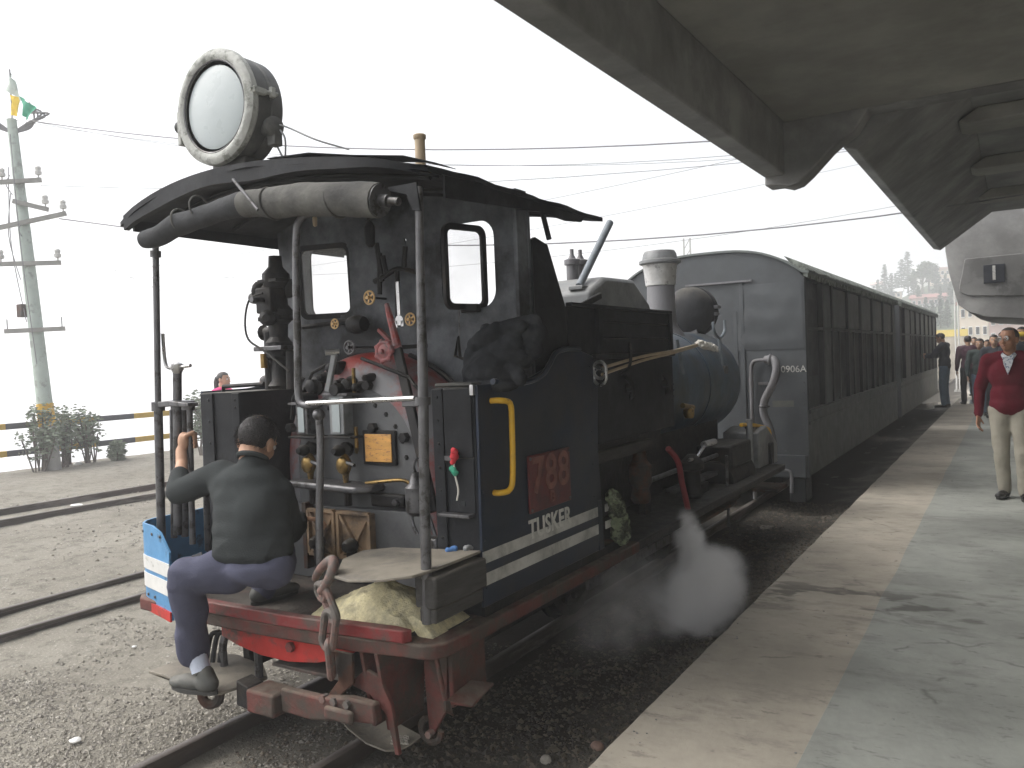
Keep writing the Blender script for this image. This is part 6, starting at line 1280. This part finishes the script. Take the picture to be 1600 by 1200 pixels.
def face_bits(parent, c, r_, f, u, s, hair, mtl_lips='lips'):
    for sx in (-1, 1):
        p = Vector(c) + r_*sx*.031*s + f*.081*s + u*.004*s
        e = obj('eye', MB().sph(p, .0125*s, 8, 6), 'eye', parent); obj('pupil', MB().sph(p+f*.0085*s, .006*s, 6, 5), 'pupil', e)
        obj('eyebrow', MB().tube([p+u*.022*s+f*.008*s-r_*sx*.014*s, p+u*.026*s+f*.010*s, p+u*.02*s+f*.002*s+r_*sx*.018*s], .0035*s, 6), hair, parent)
    q = Vector(c) + f*.094*s - u*.064*s; obj('mouth', MB().sph(q, (.022*s, .006*s, .0055*s), 10, 6, Matrix((r_, f, u)).transposed()), mtl_lips, parent)
def hair_cap(parent, c, r_, f, u, rot, s, m, full=1.0, back=0.0):
    mb = MB(); N1, N2 = 26, 18; rr = (.080*s, .097*s, .088*s)
    for i in range(N2+1):
        for j in range(N1):
            az = 2*math.pi*j/N1; front = math.sin(az)                # +1 = front
            low = (-.95 if front < -.2 else (-.2 if front < .45 else .52)) if full >= 1 else (-.95 if front < -.2 else (-.1 if front < .3 else .75))
            low = max(low, -.8); el = math.pi/2 - (math.pi/2 - low)*i/N2
            q = Vector((rr[0]*math.cos(az)*math.cos(el), rr[1]*math.sin(az)*math.cos(el), rr[2]*math.sin(el))); q *= 1 + .03*noise.noise(q*60/s)
            if el < 0: q.x *= 1-.12*(-el); q.y *= 1-.1*(-el)
            mb.v.append(tuple(Vector(c) + rot @ (q + Vector((0, -.008*s, .025*s)))))
    for i in range(N2):
        for j in range(N1): a, b = i*N1+j, i*N1+(j+1)%N1; mb.f.append((a, b, b+N1, a+N1))
    b0 = len(mb.v)
    for i in range(N2+1):
        for j in range(N1): v = Vector(mb.v[i*N1+j]); mb.v.append(tuple(Vector(c) + (v-Vector(c))*.95))
    for i in range(N2):
        for j in range(N1): a, b = b0+i*N1+j, b0+i*N1+(j+1)%N1; mb.f.append((a, a+N1, b+N1, b))
    for j in range(N1): a, b = N2*N1+j, N2*N1+(j+1)%N1; mb.f.append((a, b, b+b0, a+b0))
    h = obj('hair', mb, m, parent); return h
def shoe_mesh(parent, ankle, d, s, m, name='shoe'):
    d = Vector(d); d.z = 0; d.normalize(); sv = Vector((-d.y, d.x, 0)); a = Vector(ankle); g_ = a.z - .075*s; B = Vector((a.x, a.y, g_))
    rot = Matrix((d, sv, Vector((0, 0, 1)))).transposed()
    els = [('e', B - d*.02*s + Vector((0, 0, .045*s)), (.06*s, .042*s, .045*s), rot), ('e', B + d*.07*s + Vector((0, 0, .04*s)), (.085*s, .042*s, .036*s), rot), ('e', B + d*.135*s + Vector((0, 0, .032*s)), (.06*s, .044*s, .028*s), rot), ('c', B - d*.03*s+Vector((0, 0, .05*s)), .04*s, B - d*.015*s + Vector((0, 0, .085*s)), .038*s)]
    o_ = link(name, blob(els, .008*s, 3), m, parent, fix=False)
    pts = []
    for k in range(20):
        an = 2*math.pi*k/20; x = math.cos(an); L = .115*s; pts.append(B + d*(.055*s + x*L*1.16) + sv*math.sin(an)*(.044*s if x > 0 else .038*s) + Vector((0, 0, .001)))
    obj('sole', MB().prism(pts, (0, 0, .018*s)), 'sole', o_); return o_
def person(label, base, yaw, H, J, skinm, topm, pantm, shoem='shoe', hairm='hair', vox=.016, sleeve=1.0, headdir=(0, 1, 0), group=None, bald=False, long_top=0.0, fat=1.0, hands=True, detail=False):
    """J: joints in metres of a 1.65 m figure that faces +Y, feet at the origin"""
    s = H/1.65; RM = Matrix.Rotation(yaw, 4, 'Z'); b = Vector(base)
    W = lambda p: b + RM @ (Vector(p)*s)
    j = dict(hipL=(-.085, 0, .86), hipR=(.085, 0, .86), kneeL=(-.09, .03, .46), kneeR=(.09, .03, .46), ankL=(-.1, 0, .08), ankR=(.1, 0, .08), shL=(-.18, 0, 1.34), shR=(.18, 0, 1.34), elL=(-.23, -.03, 1.07), elR=(.23, -.03, 1.07), wrL=(-.24, .03, .83), wrR=(.24, .03, .83), neck=(0, -.005, 1.39), head=(0, .025, 1.535), waist=(0, 0, 1.0), chest=(0, 0, 1.2), pelvis=(0, 0, .88)); j.update(J)
    t = thing('person', label, 'person', tuple(b), group); hd = RM @ Vector(headdir); c = W(j['head'])
    els, r_, f, u, rot = head_els(c, hd, (RM @ Vector((0, 0, 1))), s)
    els += [('c', W(j['neck'])-Vector((0, 0, .05*s)), .056*s, c - f*.015*s - u*.06*s, .052*s), ('c', W(j['neck'])-Vector((0, 0, .06*s)), .07*s, W(j['pelvis']), .08*s), ('c', W(j['shL']), .05*s, W(j['shR']), .05*s), ('c', W(j['hipL']), .06*s, W(j['hipR']), .06*s)]
    for S in 'LR':
        els += [('c', W(j['sh'+S]), .045*s, W(j['el'+S]), .038*s), ('c', W(j['el'+S]), .037*s, W(j['wr'+S]), .025*s), ('c', W(j['hip'+S]), .065*s, W(j['knee'+S]), .045*s), ('c', W(j['knee'+S]), .045*s, W(j['ank'+S]), .032*s)]
        if hands:
            d = (W(j['wr'+S])-W(j['el'+S])).normalized(); capsule_hand(els, W(j['wr'+S]), j.get('hd'+S) and RM @ Vector(j['hd'+S]) or d, RM @ Vector(j.get('pn'+S, (1 if S == 'L' else -1, .3, 0))), s*.95, .35, 1 if S == 'L' else -1)
    body = link('body', blob(els, .0068*s if detail else vox*.75, 3 if detail else 2), skinm, t, fix=False)
    face_bits(t, c, r_, f, u, s, hairm)
    hair_cap(t, c, r_, f, u, rot, s, hairm, .5 if bald else 1.0)
    fw = RM @ Vector((0, 1, 0)); rotb = RM.to_3x3()
    pe, wa, ch = W(j['pelvis']), W(j['waist']), W(j['chest'])
    tops = [('e', ch, (.165*s*fat, .115*s*fat, .19*s), rotb), ('e', wa, (.155*s*fat, .118*s*fat, .16*s), rotb), ('e', pe.lerp(wa, .25-.0*long_top), (.165*s*fat, .122*s*fat, (.10+long_top)*s), rotb), ('c', W(j['shL']), .068*s, W(j['shR']), .068*s), ('c', W(j['shL'])*.5+W(j['neck'])*.5, .06*s, W(j['shR'])*.5+W(j['neck'])*.5, .06*s)]
    for S in 'LR':
        e_ = W(j['el'+S]).lerp(W(j['wr'+S]), .93*sleeve); tops += [('c', W(j['sh'+S]), .068*s, W(j['el'+S]), .056*s), ('c', W(j['el'+S]), .055*s, e_, .040*s)]
    me = blob(tops, vox*.8, 14 if detail else 6); wrinkle(me, (.0045 if detail else .008)*s, 11/s, len(label)); tp = link('jumper' if topm == 'maroon' else 'jacket', me, topm, t, fix=False)
    pts = [('e', pe, (.140*s*fat, .104*s*fat, .11*s), rotb)]
    for S in 'LR': pts += [('c', W(j['hip'+S]), .093*s*fat, W(j['knee'+S]), .070*s), ('c', W(j['knee'+S]), .068*s, W(j['ank'+S])+Vector((0, 0, .01)), .060*s)]
    me = blob(pts, vox*.8, 4); wrinkle(me, .009*s, 10/s, len(label)+3); link('trousers', me, pantm, t, fix=False)
    for S in 'LR': shoe_mesh(t, W(j['ank'+S]), RM @ Vector(j.get('ft'+S, (-.2 if S == 'L' else .2, 1, 0))), s, shoem)
    return t, W, c, r_, f, u, rot, s
# the man in the maroon jumper (faces the camera, looks to the train)
q = oZ(PZ, 1576, 779); yaw = R(180)-R(6)
t, W, c, r_, f, u, rot, s = person('elderly man in maroon V neck jumper and khaki trousers walking on platform', (q.x+.035, q.y, PZ), yaw, 1.66, dict(kneeL=(-.10, .07, .46), ankL=(-.11, .06, .08), ankR=(.07, -.05, .08), kneeR=(.085, .02, .46), elR=(.265, -.06, 1.06), wrR=(.27, .02, .80), elL=(-.25, -.05, 1.07), wrL=(-.24, .03, .83), pelvis=(0, .0, .88), pnR=(-1, .3, 0)), 'skin', 'maroon', 'khaki', 'shoe', 'greyhair', .012, headdir=(.45, 1, .02), bald=True, fat=1.13, long_top=.03, detail=True)
vn = MB(); cf = RM_ = Matrix.Rotation(yaw, 4, 'Z')
chest_front = lambda x, z: W((x, (.139 if z < 1.25 else .131 if z < 1.33 else .088) - .3*(abs(x))**1.5, z))
obj('shirt_front', MB().prism([chest_front(-.05, 1.375), chest_front(.05, 1.375), chest_front(.036, 1.30), chest_front(.0, 1.195), chest_front(-.036, 1.30)], cf @ Vector((0, .012, 0, 0)).to_3d()), 'check', t, .004)
for sx in (-1, 1):
    obj('collar', MB().prism([W((sx*.008, .088, 1.375)), W((sx*.05, .062, 1.41)), W((sx*.066, .05, 1.385)), W((sx*.040, .098, 1.335))], cf @ Vector((0, .014, 0, 0)).to_3d()), 'check', t, .004)
    obj('spectacle_rim', MB().torus(c + r_*sx*.033*s + f*.097*s + u*.002*s, f, .021*s, .0022*s, 18, 6), 'bright', t)
obj('hem_rib', MB().lathe([(.01, 0), (.178, .0), (.182, .03), (.01, .03)], W((0, 0, .845)), (0, 0, 1), 28), 'maroon', t) if False else None
# man in white cap leaning at the far coach
q = oZ(PZ, 1474, 637); person('man in white cap and dark jacket leaning at the far carriage', (q.x+.05, q.y, PZ), R(78), 1.84, dict(head=(0, .07, 1.50), neck=(0, .03, 1.38), elR=(.2, .2, 1.12), wrR=(.08, .38, 1.15), elL=(-.2, .18, 1.12), wrL=(-.06, .36, 1.12)), 'skin2', 'navy', 'denim', vox=.02, headdir=(0, 1, -.45))
cp = MB().sph(oZ(PZ, 1474, 637) + Vector((-.06, 0, 1.62)), (.105, .115, .085), 14, 8); 
# the crowd
def crowd(label, px, py_head, dist, yaw, topm, pantm, H, J={}, skinm='skin2', headdir=(0, 1, 0), cap=None):
    d = ray(px, py_head); p = CAM + d*dist; p.z = PZ
    return person(label, p, yaw, H, J, skinm, topm, pantm, vox=.022, headdir=headdir, group='people walking along the platform')
walk = dict(kneeL=(-.09, .16, .48), ankL=(-.09, .12, .10), kneeR=(.09, .0, .46), ankR=(.09, -.2, .11), elR=(.24, .08, 1.08), wrR=(.22, .18, .85))
crowd('man in plum jumper, left of the crowd, head turned away', 1512, 520, 20, R(10), 'plum', 'darkpants', 1.72, walk)
crowd('man in dark green jacket and jeans walking towards camera in front of crowd', 1531, 533, 17, R(176), 'greenj', 'denim', 1.62, walk, headdir=(.2, 1, -.1))
crowd('man with navy jacket seen between the green jacket and the maroon jumper', 1553, 521, 16.5, R(180), 'navy', 'darkpants', 1.68)
crowd('person in red top at the back of the crowd, head above the others', 1566, 507, 18.5, R(180), 'maroon', 'darkpants', 1.76)
crowd('man in brown jumper farther back left of the crowd', 1522, 524, 23, R(180), 'plum', 'denim', 1.7, walk)
crowd('woman in white top deep in the crowd', 1543, 524, 20, R(170), 'whitecap', 'darkpants', 1.6)
crowd('dark haired person behind the maroon jumper man, nearly hidden', 1584, 512, 14.5, R(20), 'navy', 'denim', 1.72)
crowd('person with dark cap and yellow scarf at right picture edge', 1596, 500, 15.5, R(180), 'navy', 'darkpants', 1.80)
d = CAM + ray(1590, 521)*15.5; sc_ = MB().torus((d.x+.06, d.y-.02, d.z-.02), (0, 0, 1), .12, .045, 16, 8); o = obj('scarf', sc_, 'yellowcloth'); tag(o, 'bright yellow scarf round the neck at the right edge', 'scarf')
# women beyond the locomotive
q = oY(8.4, 347, 600); q.z = hgt(q.x, 8.4)+.005; t, W, c, r_, f, u, rot, s = person('woman in bright pink kurta standing behind the left bunker', (q.x, 8.4, q.z), R(-70), 1.74, dict(elR=(.22, .12, 1.1), wrR=(.10, .3, 1.2)), 'skin2', 'magenta', 'magenta', vox=.02, headdir=(0, 1, 0), long_top=.06)
obj('ponytail', MB().tube(smooth_path([c-f*.09*s+u*.03*s, c-f*.12*s-u*.06*s, c-f*.11*s-u*.17*s], 4), [.04*s]*4+[.035*s]*4+[.015*s], 8), 'hair', t)
q = oY(8.8, 414, 590); q.z = hgt(q.x, 8.8)+.005; t, W, c, r_, f, u, rot, s = person('woman in red mostly hidden behind the vacuum ejector', (q.x, 8.8, q.z), R(60), 1.66, {}, 'skin2', 'redcloth', 'redcloth', vox=.022, long_top=.06)

# ---- the driver, crouched on the step, seen from behind
def V3(px, py, y): return oY(y, px, py)
drv = thing('person', 'man in charcoal shirt and purple blue trousers climbing onto the footplate', 'person', tuple(oY(2.3, 330, 1050)))
hc = V3(402, 690, 2.52); fw = Vector((-.24, .88, -.42)).normalized(); upv = Vector((.05, .35, 1))
els, r_, f, u, rot = head_els(hc, fw, upv, 1.02); chest_ = V3(388, 775, 2.43)
nk = V3(394, 726, 2.455); shL, shR = V3(347, 742, 2.43), V3(437, 770, 2.52); elL, wrL = V3(279, 770, 2.36), V3(284, 724, 2.50)
pelv = V3(402, 872, 2.38); hipL, hipR = V3(378, 885, 2.36), V3(428, 888, 2.42); kneeL, ankL = V3(292, 898, 2.22), V3(303, 1018, 2.30)
kneeR, ankR = V3(432, 860, 2.78), Vector((V3(414, 935, 2.62).x, 2.62, .635)); elR, wrR = V3(455, 830, 2.70), V3(470, 810, 2.88)
els += [('c', nk, .056, hc - f*.02 - u*.05, .055), ('c', nk, .055, chest_, .045), ('c', chest_, .045, pelv, .06), ('c', shL, .045, shR, .045), ('c', shL, .045, elL, .04), ('c', elL, .04, wrL, .027), ('c', shR, .045, elR, .04), ('c', elR, .04, wrR, .027), ('c', hipL, .07, kneeL, .05), ('c', kneeL, .05, ankL, .034), ('c', hipR, .07, kneeR, .05), ('c', kneeR, .05, ankR, .034)]
pipe_a, pipe_b = oY(2.55, 296, 632), oY(2.55, 301, 850); grip = pipe_a.lerp(pipe_b, .26)             # hand closes round this column
gd_ = (pipe_b-pipe_a).normalized(); toV = Vector((.55, .83, .0)).normalized(); left = Vector((-.83, .55, 0))
pc = grip - toV*.030 + left*.008; els += [('c', wrL, .028, pc + gd_*.045 - toV*.012, .026), ('e', pc, (.030, .026, .046))]
for k in range(4):                                                   # fingers wrap from the left side round the front of the tube
    b = grip + gd_*(-.034+.021*k); R0 = .026; p = None
    for a in (200, 160, 120, 80, 40, 5):
        an = R(a); qv = b + (toV*math.cos(an)*-1*0 + (Vector((math.cos(an), math.sin(an), 0)) * R0))
        if p is not None: els.append(('c', p, .0098-.0012*(k == 3), qv, .0095-.0012*(k == 3)))
        p = qv
    els.append(('c', pc + gd_*(-.034+.021*k), .012, b + Vector((math.cos(R(200)), math.sin(R(200)), 0))*R0, .011))
th0 = pc + gd_*-.02; els += [('c', th0, .014, grip + Vector((.012, -.028, 0)) - gd_*.03, .012), ('c', grip + Vector((.012, -.028, 0)) - gd_*.03, .012, grip + Vector((.028, -.004, 0)) - gd_*.045, .0095)]
capsule_hand(els, wrR, (.2, .9, -.2), (0, -.2, -1), .95, .4)
link('body', blob(els, .0062, 3), 'skin2', drv, fix=False); face_bits(drv, hc, r_, f, u, 1.02, 'hair'); hair_cap(drv, hc, r_, f, u, rot, 1.03, 'hair')
sw = lambda v: Matrix((v, Vector((0, 0, 1)).cross(v).normalized(), Vector((0, 0, 1)))).transposed()
rtor = Matrix((Vector((.86, .51, 0)), Vector((-.51, .86, 0)), Vector((0, 0, 1)))).transposed()
chest, mid_, low = V3(388, 775, 2.43), V3(392, 825, 2.39), V3(396, 872, 2.375)
tops = [('c', shL, .066, shR, .068), ('c', nk+Vector((0, 0, -.005)), .066, shL.lerp(shR, .5), .085), ('c', shL, .068, elL, .056), ('c', elL, .056, elL.lerp(wrL, .55), .046), ('c', shR, .068, elR, .062), ('c', elR, .06, elR.lerp(wrR, .9), .045), ('c', shL+Vector((.02, 0, -.02)), .078, V3(385, 800, 2.42), .13), ('c', shR+Vector((-.02, 0, -.02)), .075, V3(402, 805, 2.42), .13)]
for px, py, y, hw, rz in ((389, 752, 2.45, .150, .08), (392, 775, 2.435, .166, .085), (394, 800, 2.415, .172, .09), (395, 825, 2.40, .174, .09), (396, 848, 2.39, .176, .08), (397, 862, 2.385, .178, .06)): tops.append(('e', V3(px, py, y), (hw, .122, rz), rtor))
me = blob(tops, .0105, 16); wrinkle(me, .0055, 7, 2)
for v in me.vertices:                                                # folds that run from the reaching shoulder down to the right hip, and a gathered hem
    q = v.co; d_ = (q.x*.62 - q.z*.55); hm_ = max(0, min(1, (1.05-q.z)/.25)); fo = 1-2*abs(noise.noise(Vector((d_*11, q.y*5, (q.x+q.z)*2.2)))); v.co = q + v.normal*(.012*(fo-.4)*hm_ + .005*noise.noise(Vector((d_*6, q.y*4, (q.x+q.z)*2.5))) + .002*noise.noise(q*18))
link('shirt', me, 'shirtgrey', drv, fix=False)
obj('collar', MB().torus(nk + Vector((.0, .004, .032)), (-.1, .42, .9), .060, .012, 24, 8), 'shirtgrey', drv)
pts = [('e', V3(404, 886, 2.39), (.160, .122, .078), rtor), ('c', V3(365, 890, 2.35), .098, kneeL, .078), ('c', kneeL, .078, ankL, .066), ('c', V3(430, 888, 2.42), .088, kneeR, .08), ('c', kneeR, .075, ankR, .062)]
me = blob(pts, .0105, 9); wrinkle(me, .007, 8, 5)
for v in me.vertices:
    q = v.co; kn = math.exp(-((q-kneeL).length/.13)**2); v.co = q + v.normal*(.004*kn*(1-2*abs(noise.noise(Vector((q.x*6, q.y*6, q.z*22))))) + .005*math.sin((q.x*.9+q.z*.5)*38 + 4*noise.noise(q*4)) + .003*noise.noise(q*20))
link('trousers', me, 'trouserblue', drv, fix=False)
obj('pocket_flap', MB().prism([V3(300, 868, 2.245), V3(316, 862, 2.26), V3(322, 885, 2.235), V3(312, 892, 2.225)], (0, -.006, 0)), 'darkpants', drv, .002)
a = kneeL.lerp(hipL, .62); pk = oY(2.255, 305, 872)
shoe_mesh(drv, Vector((V3(316, 1030, 2.30).x, V3(316, 1030, 2.30).y, .315)), (-1, -.12, 0), 1.0, 'dustyshoe'); shoe_mesh(drv, ankR, (.1, 1, 0), 1.0, 'dustyshoe')
obj('sock', MB().cyl(ankL + Vector((.0, 0, .03)), Vector((V3(314, 1030, 2.30).x, 2.30, .335)), .042, .042, 14), 'sock', drv)
def fuzz(parent, c, rot, s, n, m, low, rad=(.081, .098, .089)):
    mb = MB(); r = random.Random(n)
    for k in range(n):
        az = r.uniform(0, 6.283); front = math.sin(az); el = r.uniform(low if front < .1 else .35, 1.5)
        d0 = Vector((math.cos(az)*math.cos(el), math.sin(az)*math.cos(el), math.sin(el))); base = Vector(c) + rot @ (Vector((rad[0]*d0.x, rad[1]*d0.y-.008, rad[2]*d0.z+.025))*s)
        dn = rot @ (d0*.5 + Vector((r.uniform(-.7, .7), r.uniform(-.9, -.2), -.7 + r.uniform(-.3, .3)))).normalized(); side = dn.cross(rot @ d0).normalized()*.0011; L = .012+.012*r.random(); b = len(mb.v)
        mb.v += [tuple(base-side), tuple(base+side), tuple(base + dn*L + (rot @ d0)*.003)]; mb.f.append((b, b+1, b+2))
    o = obj('hair_strands', mb, m, parent); o['kind'] = 'stuff'; return o
fuzz(drv, hc, rot, 1.03, 2600, 'hair', -.75)
# ================================================================== STEAM AND HAZE
def volume(name, dens, noise_scale=None, shape=None):
    m = D.materials.new(name); m.use_nodes = True; n = m.node_tree.nodes; l = m.node_tree.links; n.remove(n['Principled BSDF'])
    v = n.new('ShaderNodeVolumePrincipled'); v.inputs['Color'].default_value = (.92, .93, .95, 1); v.inputs['Density'].default_value = dens; v.inputs['Anisotropy'].default_value = .1
    l.new(v.outputs['Volume'], n['Material Output'].inputs['Volume']); return m, n, l, v
nz0 = oX(-2.0, 1078, 822); cl0 = oX(-1.72, 1090, 965)
m, n, l, v = volume('steam_vapour', 0)
tc = n.new('ShaderNodeTexCoord')
def mth(op, a, b=None):
    x = n.new('ShaderNodeMath'); x.operation = op
    for i, k in enumerate((a, b)):
        if k is None: continue
        if hasattr(k, 'node'): l.new(k, x.inputs[i])
        else: x.inputs[i].default_value = k
    return x.outputs[0]
def sphere_f(c, r, soft=1.0):
    s_ = n.new('ShaderNodeVectorMath'); s_.operation = 'SUBTRACT'; l.new(wob, s_.inputs[0]); s_.inputs[1].default_value = c
    d_ = n.new('ShaderNodeVectorMath'); d_.operation = 'DIVIDE'; l.new(s_.outputs[0], d_.inputs[0]); d_.inputs[1].default_value = r
    q_ = n.new('ShaderNodeVectorMath'); q_.operation = 'LENGTH'; l.new(d_.outputs[0], q_.inputs[0])
    r_ = n.new('ShaderNodeMapRange'); r_.interpolation_type = 'SMOOTHSTEP'; r_.inputs[1].default_value = 1-soft; r_.inputs[2].default_value = 1; r_.inputs[3].default_value = 1; r_.inputs[4].default_value = 0; l.new(q_.outputs[1], r_.inputs[0]); return r_.outputs[0]
t1 = n.new('ShaderNodeTexNoise'); t1.inputs['Scale'].default_value = 4; t1.inputs['Detail'].default_value = 4; l.new(tc.outputs['Object'], t1.inputs['Vector'])
sb1 = n.new('ShaderNodeVectorMath'); sb1.operation = 'SUBTRACT'; l.new(t1.outputs['Color'], sb1.inputs[0]); sb1.inputs[1].default_value = (.5, .5, .5)
sc1 = n.new('ShaderNodeVectorMath'); sc1.operation = 'SCALE'; l.new(sb1.outputs[0], sc1.inputs[0]); sc1.inputs['Scale'].default_value = .20
ad1 = n.new('ShaderNodeVectorMath'); ad1.operation = 'ADD'; l.new(tc.outputs['Object'], ad1.inputs[0]); l.new(sc1.outputs[0], ad1.inputs[1]); wob = ad1.outputs[0]
sl = thing('steam', 'x', 'steam', (0, 0, 0)); D.objects.remove(sl)
LO, HI = Vector((-2.35, 3.5, -.03)), Vector((-1.25, 6.6, .62)); OR = Vector(((LO.x+HI.x)/2, (LO.y+HI.y)/2, LO.z))
rel = lambda p: tuple(Vector(p)-OR)
terms = [mth('MULTIPLY', sphere_f(rel((-1.72, 4.95, .08)), (.30, .52, .40), 1.0), 34), mth('MULTIPLY', sphere_f(rel((-1.75, 5.4, .12)), (.22, .32, .26), 1.0), 40), mth('MULTIPLY', sphere_f(rel((-1.89, 5.24, .30)), (.12, .16, .36), 1.0), 60), mth('MULTIPLY', sphere_f(rel((-1.95, 4.5, .18)), (.4, .95, .36), 1.0), 2.2)]
tot = terms[0]
for k in terms[1:]: tot = mth('ADD', tot, k)
t2 = n.new('ShaderNodeTexNoise'); t2.inputs['Scale'].default_value = 7; t2.inputs['Detail'].default_value = 5; l.new(tc.outputs['Object'], t2.inputs['Vector'])
mr = n.new('ShaderNodeMapRange'); mr.inputs[1].default_value = .30; mr.inputs[2].default_value = .68; l.new(t2.outputs['Fac'], mr.inputs[0])
l.new(mth('MULTIPLY', tot, mr.outputs[0]), v.inputs['Density']); v.inputs['Anisotropy'].default_value = -.15; v.inputs['Color'].default_value = (.985, .99, 1, 1)
o = obj('steam', MB().box(LO.x, HI.x, LO.y, HI.y, LO.z, HI.z), None); o.data.materials.append(m)
tag(o, 'puff of white steam between the locomotive and the platform', 'steam', kind='stuff')
o.data.transform(Matrix.Translation(o.location - OR)); o.location = OR
m, n, l, v = volume('haze_air', .0055); v.inputs['Color'].default_value = (.95, .96, .98, 1); v.inputs['Anisotropy'].default_value = .25
hz = obj('haze', MB().box(-1000, 1000, -350, 1600, -129, 40), None); hz.data.materials.append(m); hz['kind'] = 'stuff'; hz['label'] = 'pale hill station haze filling the air'; hz['category'] = 'haze'
scene.cycles.volume_bounces = 6; scene.cycles.max_bounces = 10; scene.cycles.transparent_max_bounces = 16
